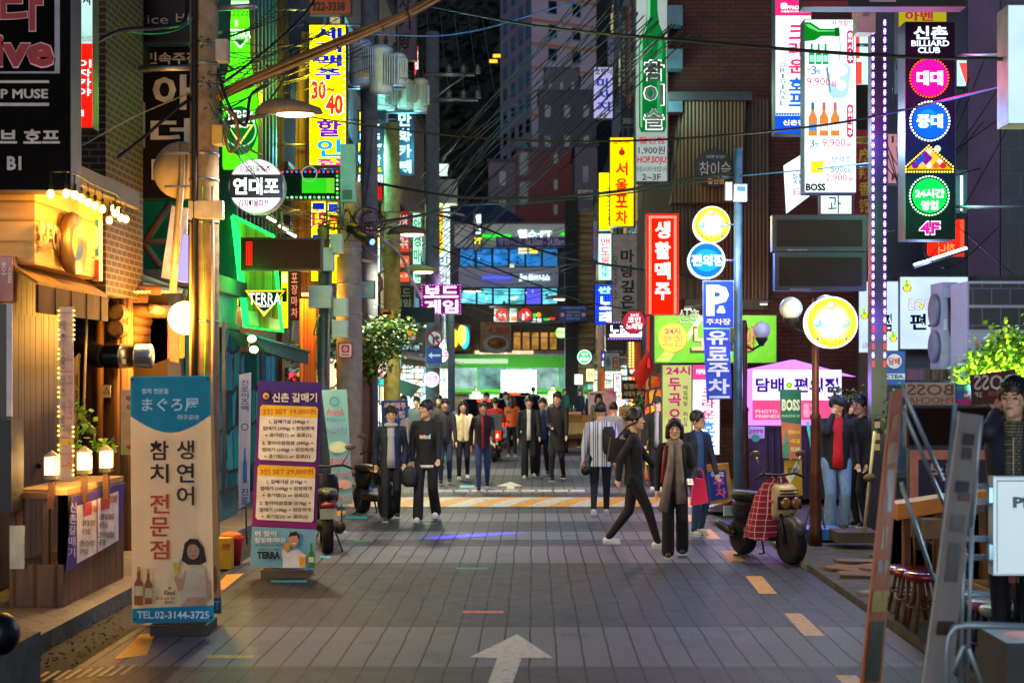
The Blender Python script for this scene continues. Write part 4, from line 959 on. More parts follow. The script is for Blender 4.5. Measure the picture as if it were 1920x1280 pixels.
drumsign('round_sign','round raspberry red coin karaoke sign with white letters','sign',1189,603,22.5,33.5,e('#b8283c',.55),[('t','24시',1182,587,1197,594,WT),('t','코인',1177,594,1201,605,WT,.03),('t','노래방',1174,606,1205,617,WT,.03)],arm=3.2)
sign('wall_box_sign','pale box sign with a red stamp mark above the pavement','sign',(1133,660,1163,696),39,d('#b0b4b0',.6),[('r',1149,669,1158,690,d('#b02828',.6)),('v','전집',1150.5,671,1156.5,688,d('#d8d0c8',.6)),('c',1140,678,4,10,d('#5070a0',.6))],.3,arm=3.3)
drumsign('round_sign','round emerald green lit estate agent sign','sign',1096,669,13.5,56,e('#10b858',1.0),[('t','현대',1090,661,1102,667,WT),('t','부동산',1087,669,1105,677,WT,.03),('o',1096,669,12,13.4,WT)],arm=3.2)
sign('wall_plate','blue plate with a white lit letter near the orange lit pole','sign',(1127,658,1141,690),44,e('#1840b0',.7),[('t','C',1130,661,1140,672,WT),('r',1129,677,1139,686,WT),('t','E',1131,678,1137,685,REDL)],.15)
sign('dark_board','brown board with cream letters about lager under the string of bulbs','sign',(1166,712,1213,748),32,d('#2a1c14',.7),[('t','청정라거',1169,719,1208,729,d('#e0c8a0',.6),.03),('t','시대가 온다',1169,733,1208,743,d('#e0c8a0',.6),.03)],.1,arm=3.0)
bc,bcp=sign('bulb_column','narrow orange column sign with a double row of warm bulbs','sign',(1177,640,1203,705),31.5,d('#b0521a',.6),[('t','맥',1181,692,1190,703,WT)],.3)
leds(bc,bcp,[(1181+c*6,643+k*5.5)for k in range(9)for c in range(2)],2.0,[el('#ffd860',3)],.05)
sign('poster_panel','lime and magenta lit karaoke poster with stacked letters beside the white beer light box','poster',(1241,683,1298,862),25.6,e('#c8cc78',.5,True,.1),[('t','24시',1249,686,1294,703,el('#c01878',.9),.05),('v','두곡오',1253,708,1277,790,el('#c01878',.9),.07),('v','매일매일 최신곡',1281,722,1289,800,d('#702050',.6),.02)],.15)
sign('light_box','tall white lit beer light box with red and blue letters behind the parking banner','sign',(1298,683,1350,853),26.6,e('#f4faff',1.5,True,.08),[('r',1299,684,1349,712,el('#f04090',1)),('t','PSPF&D',1306,692,1328,701,WT),('v','크라운',1316,727,1341,785,el('#f0307a',1),.05),('v','호프',1316,789,1341,838,el('#3090f0',1),.05)],.25)
# ---- pole with parking signs
GRNB=d('#5cb81c',.6,var=.12)
gb,gp=sign('karaoke_banner','wide lime green karaoke banner above the lit entrance','banner',(1226,590,1457,681),27.6,GRNB,[('p',[(1230,676),(1262,640),(1275,645),(1255,678)],d('#a0e048',.6)),('p',[(1310,592),(1322,592),(1290,640),(1282,636)],d('#b8e8a0',.6)),('p',[(1386,600),(1392,600),(1380,660),(1370,664)],d('#60c8d8',.6)),('c',1262,634,28,d('#9a8420',.6)),('c',1261,633,26.5,d('#e8c83a',.6)),('t','24시',1247,614,1276,627,d('#b02058',.6),.05),('t','코인',1243,629,1280,650,d('#c02868',.6),.08),('t','코인',1244,630,1279,649,d('#e8a838',.6),.02),('t','노',1294,612,1342,660,d('#2c2018',.6),.10),('t','노',1297,615,1339,657,d('#caa888',.6),.03),('t','래',1350,612,1384,660,d('#2c2018',.6),.10),('t','방',1390,612,1418,660,d('#2c2018',.6),.10),('t','방',1392,614,1416,658,d('#c87848',.6),.03)],.12,d('#1c2420',.5))
m=MB();m.text(Pl(27.5,1290),'신촌',1272,580,1312,604,0,d('#e8e8e0',.5),.08);m.text(Pl(27.5,1290),'신촌',1273,581,1311,603,.004,d('#207a48',.5),.02);m.build('lettering',gb)
def ball_sign(cx,cy,r,Y,label,s,**k):
 q,pl=drumsign('round_sign',label,'sign',cx,cy,r,Y,e('#f0e018',s*.8),[('c',cx,cy,r*(.92-.1*j),el(c,s*(.95+.16*j)))for j,c in enumerate(('#f2e428','#f4e848','#f8f080','#fcf6b0','#fffbdc','#fffef4'))]+[('p',[(cx+sg*r*.1,cy+r*.1),(cx+sg*r*.66,cy+r*.66),(cx+sg*r*.56,cy+r*.76)],el('#ffe0a0',s))for sg in(-1,1)]+[('c',cx+sg*r*.56,cy+r*.64,r*.05,el('#8a9a40',.7))for sg in(-1,1)]+[('c',cx+a*r/34,cy+b*r/34,r*.18,el(h,s))for a,b,h in((0,-22,'#f8c090'),(-19,1,'#80d8e0'),(19,1,'#a0e0a0'))]+[('c',cx+(a-2)*r/34,cy+(b-2)*r/34,r*.1,el('#fff6e0',s*1.2))for a,b in((0,-22),(-19,1),(19,1))]+[('t','24시',cx-r*.33,cy+r*.56,cx+r*.3,cy+r*.84,el('#f0a840',s*.9),.0)],e('#fff8d8',s),.22,**k)  # paler discs towards the centre paint in the overexposed glare
 MB().ring(pl,cx,cy,r*.95,r*1.02,.03,el('#fffbe0',s*1.3)).build('rim',q)
 return q
ball_sign(1335,421,34,21.0,'round yellow lit billiard sign topmost on the blue lit pole',1.0)
bq,bp=drumsign('round_sign','round blue lit convenience store sign under the yellow one on the blue lit pole','sign',1325,488,34,20.9,e('#1464ff',1.0),[('c',1325,488,25,21,el('#20a8ff',1.2)),('t','편의점',1297,477,1356,499,WT2,.06)],e('#e8f4ff',.8),.22)
MB().ring(bp,1325,488,32,35,.03,WT2).build('rim',bq)
PBL=d('#1040c8',.45)
sign('parking_sign','blue parking sign with a big white P and a small car mark','road sign',(1318,526,1376,615),20.8,PBL,[('t','P',1324,534,1367,592,d('#f0f4f8',.5),.09),('rr',1344,580,1360,587,2,d('#f0f4f8',.5)),('p',[(1346,580),(1349,573),(1356,573),(1359,580)],d('#f0f4f8',.5)),('t','주차장',1324,597,1370,609,d('#f0f4f8',.5),.03)],.05,d('#c8d0d8',.4),inset=1)
pb2=thing('parking_banner','long blue paid parking banner with white stacked letters hanging under the P sign','banner',P(1347,748,20.8))
pl=Pl(20.8,1347);q=[(1319,617),(1368,617),(1372,747),(1325,750)]
MB().prism([pl.hit(x,y)for x,y in q[::-1]],Vector((0,.02,0)),PBL).build('cloth',pb2)
draw(pl,[('t','유',1325,620,1365,646,d('#e8f0f8',.5),.06),('t','료',1326,650,1366,676,d('#e8f0f8',.5),.06),('t','주',1327,680,1367,706,d('#e8f0f8',.5),.06),('t','차',1328,710,1368,738,d('#e8f0f8',.5),.06),('r',1330,742,1368,746,d('#e8f0f8',.5))],pb2)
# ---- beer menu light box and neighbours
GB=el('#0c8c20',.8)
def bottle(x,y0,y1,w,m):h=y1-y0;return('p',[(x-w*.18,y0),(x+w*.18,y0),(x+w*.2,y0+h*.3),(x+w*.5,y0+h*.45),(x+w*.5,y1),(x-w*.5,y1),(x-w*.5,y0+h*.45),(x-w*.2,y0+h*.3)],m)
RDT,BLT=el('#d8285a',.9),el('#2868b8',.8)
sign('beer_menu_sign','tall white lit beer menu box with bottles and prices in red and blue','sign',(1508,36,1606,362),20,e('#e4f8ff',1.15,True,.06),[('p',[(1509,42),(1520,42),(1538,54),(1572,54),(1573,68),(1540,68),(1528,76),(1509,78)],GB),('p',[(1510,46),(1518,46),(1536,57),(1570,57),(1570,59),(1534,60),(1516,52)],el('#60e070',.9)),('p',[(1565,52),(1574,52),(1575,69),(1565,69)],el('#0a6a18',.8)),('p',[(1573,70),(1575,70),(1577,90),(1574,115),(1572,115),(1575,90)],el('#88b8c8',.9)),('t','파격할인',1558,38,1601,49,RDT),('rr',1588,57,1601,120,6,RDT),('v','슬러시소주',1590,61,1599,116,WT,.02),('p',[(1547,126),(1558,120),(1588,120),(1596,128),(1590,176),(1582,184),(1562,184),(1554,176)],el('#a8d0e0',1.0)),('c',1571,132,18,12,el('#f0fcff',1.3)),('c',1565,150,10,9,el('#e0f4fa',1.2)),('c',1578,160,9,10,el('#d8eef6',1.2)),('p',[(1549,128),(1553,128),(1558,172),(1556,174)],el('#6090a8',.9)),*[bottle(1522+k*13,82,121,11,el('#10a858',.9))for k in range(3)],*[('r',1518+k*13,104,1526+k*13,116,el('#a0f0c8',1))for k in range(3)],('t','=',1514,128,1519,132,BLT),('t','3',1521,124,1531,140,BLT,.0),('t','병',1531,130,1538,139,BLT),('t','9,900',1513,146,1557,163,RDT,.0),('t','원',1558,152,1568,162,RDT),*[bottle(1524+k*21,192,255,16,el('#e08838',.95))for k in range(3)],*[('r',1517+k*21,232,1531+k*21,245,el('#4890d0' if k==0 else '#f0d8e0',1))for k in range(3)],*[('r',1521+k*21,193,1527+k*21,206,el('#3878a8' if k==0 else '#c86a80',.9))for k in range(3)],('rr',1588,196,1600,258,6,RDT),('v','슬러시맥주',1590,200,1598,254,WT,.02),('t','3',1518,262,1527,276,BLT,.0),('t','병',1528,267,1535,276,BLT),('t','9,900',1542,261,1585,277,RDT,.0),('t','원',1587,267,1596,276,RDT),('p',[(1520,300),(1545,300),(1543,324),(1522,325)],el('#e8d820',1)),('c',1532,299,12,4,el('#f8f8e8',1.2)),('t','생맥주',1558,293,1596,306,BLT,.0),('t','500cc',1558,311,1596,323,BLT,.0),('t','2,900',1549,327,1588,341,RDT,.0),('t','원',1590,332,1599,341,RDT),('t','BOSS',1511,344,1548,358,el('#102830',.5),.07)],.3,d('#3a4450',.5),arm=4.75)
sign('hof_sign','tall white lit pub sign with pink top and blue foot behind the beer menu','sign',(1453,-60,1522,251),22,e('#e0f0ff',1.15,True,.06),[('r',1454,-60,1521,30,el('#e82870',1)),('rr',1464,6,1476,17,3,WT),('t','PSPF&D',1466,11,1498,18,WT),('t','가맹문의1599-7794',1464,20,1513,24,WT),*[('c',1457+k*5,32,2.4,el('#e8f4ff',1.2))for k in range(13)],('v','크라운',1479,47,1509,138,el('#e8285a',1),.08),('v','호프',1479,146,1509,200,el('#1860e8',1),.08),('v','ORIGINAL',1463,118,1473,198,el('#20304a',.5),.0),('r',1454,217,1521,250,el('#1450e0',1)),*[('c',1457+k*5,214,2.4,el('#2060e8',1))for k in range(13)],('t','신촌점',1468,225,1508,235,WT,.03)],.3,d('#3a4450',.5))
sign('side_sign','white and red lit panel showing behind the beer menu box','sign',(1600,10,1642,160),25,e('#c8fff4',.9),[('r',1598,22,1641,34,el('#ff4838',1)),('r',1602,116,1616,158,el('#ff4838',1)),('r',1602,60,1612,110,el('#ff4838',1))],.2)
sign('chinese_food_sign','deep red sign with yellow band and golden stacked Chinese letters','sign',(1603,242,1637,440),23.4,d('#a8283c',.6),[('r',1604,256,1636,270,d('#e0c020',.5)),('t','中国菜',1606,258,1636,268,d('#40281a',.6),.02),('v','麻辣香锅',1609,277,1634,400,d('#2a0c10',.6),.1),('v','麻辣香锅',1610,278,1633,399,d('#f0c830',.5),.03)],.2)
sign('side_sign','white lit panel with one dark letter under the beer menu box','sign',(1538,364,1598,402),23.0,e('#d8fbff',1.0),[('t','과',1553,366,1577,400,INK,.0)],.2)
tp=thing('side_sign','white lit trapezoid panel with blue and red scribbles behind the beer menu','sign',P(1490,396,24))
pl=Pl(24,1490);q=[(1473,308),(1506,288),(1520,366),(1478,398)]
MB().prism([pl.hit(x,y)for x,y in q],Vector((0,.2,0)),e('#e0ffff',1.1)).build('panel',tp)
draw(pl,[('t','맛집',1487,325,1505,345,BLT,.02),('t','술도가',1486,352,1508,366,RDT,.02)],tp)
ld=dots('led_off','#5a4434','#2a2018',.04,.02)
for r,lb in(((1448,403,1626,471),'unlit brown dotted LED board, upper one beside the LED striped pole'),((1453,473,1625,545),'unlit brown dotted LED board, lower one beside the LED striped pole')):
 q,qp=sign('led_board',lb,'screen',r,18.7,ld,[('t','신촌LED 02-877-7754',r[0]+28,r[3]-4,r[0]+66,r[3]-1,d('#908888',.6))],.16,d('#262224',.6),inset=9)
for i,(r,c,lb)in enumerate((((1684,18,1776,172),'#b8b020','yellow green edged sign mostly hidden behind the billiard sign'),((1664,250,1694,345),'#c88a98','pink shuttered lit panel left of the billiard sign'))):
 sign('back_panel',lb,'sign',r,19.6+i*2,e(c,.4),[('t','아벤',1697,21,1750,40,el('#c02040',.7),.05)]if i==0 else[('r',1672,255,1676,268,d('#503038',.6)),('r',1682,255,1686,268,d('#503038',.6)),('r',1672,325,1676,338,d('#503038',.6)),('r',1682,325,1686,338,d('#503038',.6))],.2)
# billiard club sign
WB=el('#d8ecff',1.5)
bi,bpl=sign('billiard_sign','black upright billiard club sign with pink, blue and green glowing discs','sign',(1697,41,1792,449),18,d('#0a0a12',.9,spec=.08),[('t','신촌',1713,49,1777,74,WB,.04),('t','BILLIARD',1709,76,1780,87,WB,.03),('t','CLUB',1721,89,1763,100,WB,.03),('c',1743,146,34,e('#ff0a7a',1.1)),('t','대대',1719,133,1768,160,WT2,.05),('c',1744,227,33,e('#0a48ff',1.15)),('c',1740,222,17,el('#1c7cff',1.2)),('t','중대',1719,214,1768,240,WT2,.05),('p',[(1742,276),(1786,318),(1700,318)],el('#e8b800',.9)),('p',[(1742,283),(1776,312),(1709,312)],d('#1a1020',.5)),('c',1743,367,32,e('#08f040',1.05)),('t','24시간',1716,354,1771,371,WT2,.04),('t','영업',1727,376,1759,394,WT2,.04),('t','4F',1723,414,1764,441,WT,.1),('t','4F',1725,416,1762,439,el('#ff1890',1.1),.05)],.35,d('#24242e',.4),arm=6.6)
leds(bi,bpl,circ(1743,146,36,40),1.5,[el('#ff4a18',2.5)]);leds(bi,bpl,circ(1744,227,36.5,38),1.8,[el('#c8e0ff',3)]);leds(bi,bpl,circ(1743,367,36.5,40),1.5,[el('#b0ffc0',3)])
tri=[(1742,273),(1787,312),(1787,322),(1699,322),(1699,312)];pts=[]
for a,b in zip(tri,tri[1:]+tri[:1]):
 n=max(1,int(math.hypot(b[0]-a[0],b[1]-a[1])/5));pts+=[(a[0]+(b[0]-a[0])*k/n,a[1]+(b[1]-a[1])*k/n)for k in range(n)]
leds(bi,bpl,pts,1.5,[el('#ffd040',2.5)])
m=MB();cl=['#f0e8d0','#2050d0','#e02040','#ffd040','#18a050','#f07020','#80209a','#e8e8e8'];k=0
for row,n in enumerate((1,2,3,4,5)):
 for j in range(n):
  m.ell(bpl.hit(1742+(j-(n-1)/2)*13,284+row*6.5,.05),(.043,.03,.043),el(cl[(k*5+row)%8],.9),10,6);k+=1
m.ell(bpl.hit(1758,279,.05),(.043,.03,.043),el('#d0f0d0',1),10,6)
m.build('ball_pattern',bi)
sign('side_sign','white and red lit panel edge peeking out right behind the billiard sign top','sign',(1793,104,1814,163),24.5,e('#c8fff0',.8),[('p',[(1798,118),(1813,118),(1813,162),(1805,140)],el('#ff5050',1))],.2)
sign('side_sign','red lit panel with reversed pale letters under the billiard sign','sign',(1738,410,1809,482),24.5,e('#ff2010',.75),[('m','하나',1757,456,1790,476,el('#ff9a60',1)),('r',1800,412,1808,470,el('#ff5030',1))],.2)
ft=thing('light_tube','slanted white fluorescent tube below the billiard sign','lamp',P(1760,485,24));MB().tube([P(1714,497,24),P(1812,465,24.2)],.025,e('#c8fff8',4),8).build('tube',ft);MB().tube([P(1714,500,24),P(1812,469,24.2)],.03,STEEL,6).build('holder',ft)
ft=thing('light_tube','upright white fluorescent tubes along the edge behind the billiard sign','lamp',P(1802,390,24.6));MB().tube([P(1803,330,24.6),P(1803,395,24.6)],.02,e('#c0fff8',3),8).build('tube',ft);MB().slab(Pl(24.7,1800),1790,318,1814,400,-.1,0,d('#3a5a5a',.6)).build('holder',ft)
sign('blank_sign','blank pale lit box sign cut off at the upper edge of the street','sign',(1890,9,1990,232),15,e('#a8c4d0',.75,True,.05),[],.35,d('#80786c',.5))
# ---- convenience store fascia round the corner
PUR,LIM=el('#7a30b0',.7),el('#d8e020',1)
def hand(x,y,s):return[('c',x,y,9*s,8*s,PUR),('c',x,y+1*s,7*s,6*s,LIM)]+[('p',[(x+a*s,y-2*s),(x+(a+4)*s,y-2*s),(x+(a*1.7+4)*s,y-17*s),(x+a*1.7*s,y-17*s)],LIM if k!=1 else el('#60d030',1))for k,a in enumerate((-7,-2,3))]
STF=e('#d0e8ff',.8,True,.08)
sign('store_fascia','white lit convenience store fascia with purple hand emblem and dark letters','sign',(1687,518,1816,655),24.4,STF,[*hand(1701,540,.9),*[('t','LOO',1704,560,1752,582,PUR,.08),('t','LOO',1705,561,1751,581,el('#f0ecff',.9),.02)],*hand(1728,574,.5),('t','편의점',1706,588,1804,619,el('#101838',.4),.05),*hand(1803,645,.8)],.35,d('#58606a',.5))
plf=Pl(24.4,1686,-42)
sf=thing('store_fascia','narrower white lit convenience store fascia on the side turned to the street','sign',plf.hit(1648,662))
MB().slab(plf,1609,526,1685,662,-.2,0,d('#58606a',.5)).build('cabinet',sf);MB().slab(plf,1611,528,1683,660,0,.012,STF).build('panel',sf)
draw(plf,[*hand(1621,592,.8),('t','편의점',1628,588,1672,622,el('#101838',.4),.04),*hand(1675,634,.8),('t','LOOK',1618,642,1636,652,PUR)],sf)
sign('tobacco_sign','blue tobacco sign with red letters in a white circle','sign',(1656,657,1698,722),20.5,d('#1c58b8',.5),[('c',1677,677,16,d('#e0e4ec',.5)),('o',1677,677,14,16,d('#143a80',.5)),('t','담배',1666,670,1688,684,d('#c02838',.5),.04),('r',1657,700,1697,711,d('#c8d0dc',.5)),('t','KTBA',1661,702,1694,709,d('#203a70',.5),.03)],.12)
# ---- lilac booth
bo=thing('photo_booth','lilac photo booth with pitched top and purple letters behind the brown lamp post','booth',(X_(1490,23),23.5,.06))
pl=Pl(23,1490)
LIL=e('#b878e8',.85)
MB().prism([pl.hit(x,y)for x,y in[(1397,797),(1560,797),(1560,702),(1606,706),(1490,674),(1397,694)]],Vector((0,.4,0)),LIL).build('lit_gable',bo)
MB().slab(pl,1398,799,1598,935,-1.6,-.2,d('#3a2c34',.7)).build('wall',bo)
m=MB()
for k in range(9):m.slab(pl,1441+k*12,803,1446+k*12,930,-.19,-.15,d('#16161a',.5))
m.build('bar_grille',bo)
draw(pl,[('r',1411,693,1578,750,el('#d4c8ff',1.35)),('t','담배',1417,708,1470,735,el('#4a18a8',.6),.06),('c',1480,722,5.5,el('#58c018',1)),('c',1480,722,2.5,el('#f0e020',1)),('t','편의점',1489,708,1572,736,el('#4a18a8',.6),.06),('r',1411,750,1578,787,el('#e85088',.95)),('t','PHOTO',1417,768,1458,774,el('#ffd8e8',.9)),('t','FRIENDS',1417,777,1462,783,el('#ffd8e8',.9)),('t','뽑기',1506,755,1530,782,el('#ffa0c0',.9),.05)],bo)
sign('notice','white notice with red words and a green seal under the lilac booth','notice',(1400,799,1434,822),22.9,d('#b0b0c0',.6),[('t','금연구역',1404,804,1430,813,d('#a02838',.6),.03),('c',1417,821,8,7,d('#40a060',.6))],.02,inset=.4)
drumsign('round_sign','dark slate round wooden sign with chalky brush letters on the bamboo canes','sign',1338,315,36,28.4,d('#1c2a30',.7),[('t','HOF SOJU',1325,291,1359,298,d('#8a9490',.7)),('t','참이슬',1312,303,1370,333,d('#9aa49c',.7),.0),('t','할인점',1327,334,1357,345,d('#c09a30',.7),.03)],d('#10161a',.6),.1)
sign('top_board','dark signboard with red strip cut off at the top above the beer menu box','sign',(1505,-60,1812,13),16.8,d('#14121a',.8),[('r',1506,2,1590,12,d('#6a1420',.7)),('r',1630,0,1680,4,d('#8a8090',.7))],.25,d('#1a1614',.7))
jb=thing('junction_box','tan metal junction box under the dark top signboard','box',P(1625,62,18.9));MB().slab(Pl(18.9,1625),1607,10,1642,61,-.25,0,d('#8a7868',.5)).build('casing',jb);MB().slab(Pl(18.9,1625),1619,16,1631,30,0,.02,d('#6a5a4c',.5)).build('lock_plate',jb)
# ================================================================== POLES, LAMPS, CABLES
POLEC=d('#8a8578',.8,var=.25,bump=.15,scale=7)
def pole(name,label,px,Y,r,ztop,mat,group=None,z0=0.0,X=None):
 x=X if X is not None else X_(px,Y)
 t=thing(name,label,'pole',(x,Y,z0),group)
 m=MB();m.lathe((x,Y,z0-.02),[(r*1.05,0),(r,(ztop-z0)*.5),(r*.93,ztop-z0)],mat,20);m.build('pole',t)
 return t,x
def band(t,x,Y,r,zs,mat,nm='strap',h=.03):
 for z in zs:MB().lathe((x,Y,z),[(r,0),(r,h)],mat,16).build(nm,t)
def pbox(t,px0,py0,px1,py1,Y,mat,dep=.18,nm='junction_box'):
 b=MB().slab(Pl(Y,(px0+px1)/2),px0,py0,px1,py1,-dep,0,mat).build(nm,t)
 MB().slab(Pl(Y,(px0+px1)/2),px0+1.5,py0+1.5,px1-1.5,py1-1.5,0,.012,mat).build('lid',b)
 return b
t,x=pole('utility_pole','thick concrete utility pole lit yellow beside the log cabin front',383,17,.172,8.2,d('#947e5c',.85,var=.35,bump=.15,scale=7))  # the warm lamplight is put into this pole's colour
band(t,x,17,.18,[Z_(q,17)for q in(90,125,165,292,340,420,605)],STEEL)
m=MB();m.tube([(x-.075,16.80,.05),(x-.07,16.80,8.2)],.035,d('#2a2018',.5),8);m.build('conduit',t)
m=MB();m.tube([(x+.13,16.86,1.0),(x+.14,16.85,4.4)],.022,d('#8a8070',.5),8);m.build('conduit',t)
m=MB();m.tube([(x+.03,16.82,1.4),(x+.06,16.81,2.6),(x+.02,16.815,4.4)],.007,d('#58c020',.5),6);m.build('green_cable',t)
WHB,BXG=d('#b8b4a0',.5),d('#c4e0d0',.5,var=.12)
pbox(t,353,376,417,410,16.78,WHB,.1);pbox(t,397,234,416,270,16.75,d('#c8a840',.5));pbox(t,404,73,426,114,16.7,d('#9a9484',.5))
for a,b in(((330,128),(357,126)),((388,17),(480,12)),((240,130),(357,127))):m=MB();m.tube([P(*a,17.1),P(*b,16.9)],.035,STEEL,6);m.build('cross_arm',t)
# street lamps: head, arm and its own light
def street_lamp(label,root,hx,hy,Y,L,arm,power,col='#ffe2a8',mat=None):
 s=thing('street_lamp',label,'street lamp',P(hx,hy,Y))
 m=MB();m.tube([P(*q,Y+(.05 if i else .3))for i,q in enumerate(arm)],.03,d('#6a5c4c',.5,.3),8);m.build('arm',s)
 c=P(hx,hy,Y);m=MB();a=.42*L
 m.loft([(c.z-.02,c.x,c.y,a,.13),(c.z+.05,c.x,c.y,a*.92,.13),(c.z+.12,c.x-.06*L,c.y,a*.6,.09),(c.z+.16,c.x-.08*L,c.y,a*.2,.04)],mat or d('#7a6852',.5,.2));m.build('lamp_head',s)
 m=MB();m.ell((c.x+.08*L,c.y,c.z-.03),(a*.55,.09,.035),e('#fff0c0',6));m.build('lamp_glass',s)
 lamp('street_light','SPOT',(c.x+.08*L,c.y,c.z-.12),power,col,s,.12,aim=(c.x+.6,c.y-.3,0),spot=150,blend=.8)
street_lamp('street lamp with tan cobra head on the thick utility pole',None,541,210,17.2,1.0,[(400,232),(430,230),(470,222),(505,214)],430,'#fff0dc')
street_lamp('small street lamp over the tangled cables before the yellow lit pole',None,765,437,27,.95,[(668,468),(700,440),(728,425),(748,430)],700,'#f4ecd0',d('#4a4038',.5))
street_lamp('yellow shaded street lamp on a curved arm past the yellow lit pole',None,788,508,33,.95,[(737,560),(737,520),(750,508),(770,508)],700,'#fff0b0',d('#a89c48',.5))
street_lamp('pale street lamp above the junction before the gym building',None,1048,560,66,1.6,[(1085,575),(1070,562),(1058,560)],9000,'#e8ffe0')  # made-up lamp, added to brighten the junction
street_lamp('pale street lamp over the bus beside the pale corner building',None,880,545,70,1.8,[(846,580),(850,552),(868,546)],9000,'#f0ffe8')  # another invented lamp, put in to light the bus
# glowing globe by the log cabin
gl=thing('globe_lamp','large glowing warm white globe lamp behind the thick utility pole','lamp',P(347,627,17.1))
m=MB();m.ell(P(347,596,17.12),.20,e('#ffca58',7),24,14);m.build('globe',gl);m=MB();m.tube([P(347,566,17.12),P(347,545,17.3)],.03,BLACKM,6);m.build('holder',gl)
lamp('globe_light','POINT',P(318,600,16.6),190,'#ffb040',gl,.2)
m=thing('plastic_flap','orange lit clear plastic flaps hanging beside the globe lamp','awning',P(310,680,17.5));pl=Pl(17.5,300)
for q,c in(([(280,585),(312,580),(316,672),(284,684)],'#c86a24'),([(313,582),(334,590),(334,680),(318,676)],'#a05a58'),([(335,590),(347,600),(345,670),(336,672)],'#b06830')):MB().prism([pl.hit(x,y)for x,y in q[::-1]],Vector((0,.01,0)),d(c,.3)).build('flap',m)
# string bulbs under the eave
sb_=thing('bulb_string','string of warm glass bulbs hanging under the eave of the clapboard front','lights',P(190,380,14))
m=MB();BUL=e('#ffc850',9);pts=[]
bulbs=[(95,364,12.7),(124,363,12.9),(140,366,13.1),(152,372,13.3),(165,380,13.5),(178,386,13.7),(192,392,13.9),(216,400,14.6),(226,408,14.9),(236,411,15.1),(205,413,14.8),(213,391,15.3),(222,395,15.4)]
for x,y,Y in bulbs:
 c=P(x,y,Y);b=MB();b.ell(c,(.032,.032,.04),BUL,12,8);bb_=b.build('bulb',sb_)
 b=MB();b.tube([c+Vector((0,0,.035)),c+Vector((0,0,.1))],.017,BLACKM,8);b.tube([c+Vector((0,0,.1)),c+Vector((0,0,.2))],.005,BLACKM,5);b.build('socket',bb_)
 pts.append(c+Vector((0,0,.2)))
m.tube(pts[:10],.008,BLACKM,5);m.build('cord',sb_)
for x,y,Y,p in((120,372,13.2,22),(190,402,13.9,36),(222,412,15.0,22)):lamp('bulb_light','POINT',P(x,y+8,Y)+Vector((.1,0,-.05)),p,'#ffb53c',sb_,.08)
# bent pipe with the back of a traffic mirror
tm=thing('traffic_mirror','back of a round grey traffic mirror on a bent pipe by the thick utility pole','mirror',P(322,545,16.7))
m=MB();m.tube([P(324,548,17.2),P(333,420,17.2),P(341,330,17.2),P(343,268,17.2)],.045,d('#b0a078',.4,.5),10);m.build('pipe',tm)
c=P(342,320,17.4);m=MB();m.lathe(c,[(.35,0),(.355,-.02),(.34,-.06),(.2,-.11),(.001,-.13)],d('#a49a86',.6,var=.2),28,(0,1,0));m.build('mirror_shell',tm)
for y in(287,349):MB().slab(Pl(17.12,336),308,y-2,356,y+2,-.04,0,STEEL).build('bracket',tm)
lw=thing('leaning_panel','white lit panel leaning behind the bent mirror pipe','panel',P(325,525,17.6));MB().prism([P(302,520,17.6),P(345,530,17.6),P(352,390,17.6),P(322,386,17.6)],Vector((0,.05,0)),d('#c0bcc8',.5)).build('sheet',lw);MB().prism([P(330,525,17.5),P(352,531,17.5),P(352,440,17.5),P(344,440,17.5)],Vector((0,.03,0)),e('#a090ff',.8)).build('painted_glow',lw)  # glowing strip stands in for the bluish light on the board
# lanterns on the planter fence
LN=e('#ffd890',4.5)
for x,y,Y,lb in((97,898,12.5,'square wall lantern nearest the bar door on the deck fence'),(158,888,12.9,'square lantern in the middle of the deck fence row'),(199,884,13.4,'square lantern at the log post end of the deck fence')):
 s=thing('lantern',lb,'lantern',P(x,y,Y),'lanterns on the deck fence');c=P(x,y,Y)
 m=MB();m.cbox(c+Vector((0,0,.115)),(.095,.095,.15),LN);m.build('lamp_glass',s)
 m=MB();m.lathe(c+Vector((0,0,.195)),[(.082,0),(.075,.01),(.001,.06)],d('#b8a880',.5),4);m.cbox(c+Vector((0,0,.02)),(.11,.11,.04),BLACKM)
 for a in(-1,1):
  for b in(-1,1):m.cbox(c+Vector((a*.05,b*.05,.115)),(.01,.01,.16),d('#4a3a20',.5))
 m.build('frame',s)
 m=MB();m.cbox(c-Vector((0,0,.13)),(.05,.05,.26),d('#4a2e16',.6));m.build('post',s)
 lamp('lantern_light','POINT',c+Vector((.1,-.12,.1)),14,'#ffc060',s,.05)
# poles with boxes in the middle of the left row
t,x=pole('utility_pole','concrete utility pole with grey boxes and antenna behind the purple menu banner',655,24,.215,Z_(340,24),POLEC);band(t,x,24,.222,[Z_(q,24)for q in(470,535,590)],STEEL)
m=MB();m.tube([P(620,475,23.8),P(700,492,24.2)],.025,d('#c8c8a0',.4,.5),6);m.build('antenna_arm',t)
t,x=pole('steel_column','blue grey steel column stacked with pale green meter boxes',607,23.4,.10,Z_(420,23.4),d('#5a6c74',.5,.4))
for r in((592,464,624,507),(578,535,620,577),(619,438,641,473),(625,559,650,592),(622,600,650,632)):pbox(t,*r,23.15,BXG,.22,'meter_box')
m=MB();m.tube([P(620,500,23.3),P(614,720,23.3)],.03,d('#9aa8ac',.4,.6),8);m.build('conduit',t)
m=MB();c=P(595,610,23.2);m.tube([c+Vector((.0,.16*math.cos(q*.3),.16*math.sin(q*.3)))+Vector((.05*math.sin(q*.3),0,0))for q in range(40)],.015,d('#20a050',.4),6);m.build('green_cable',t)
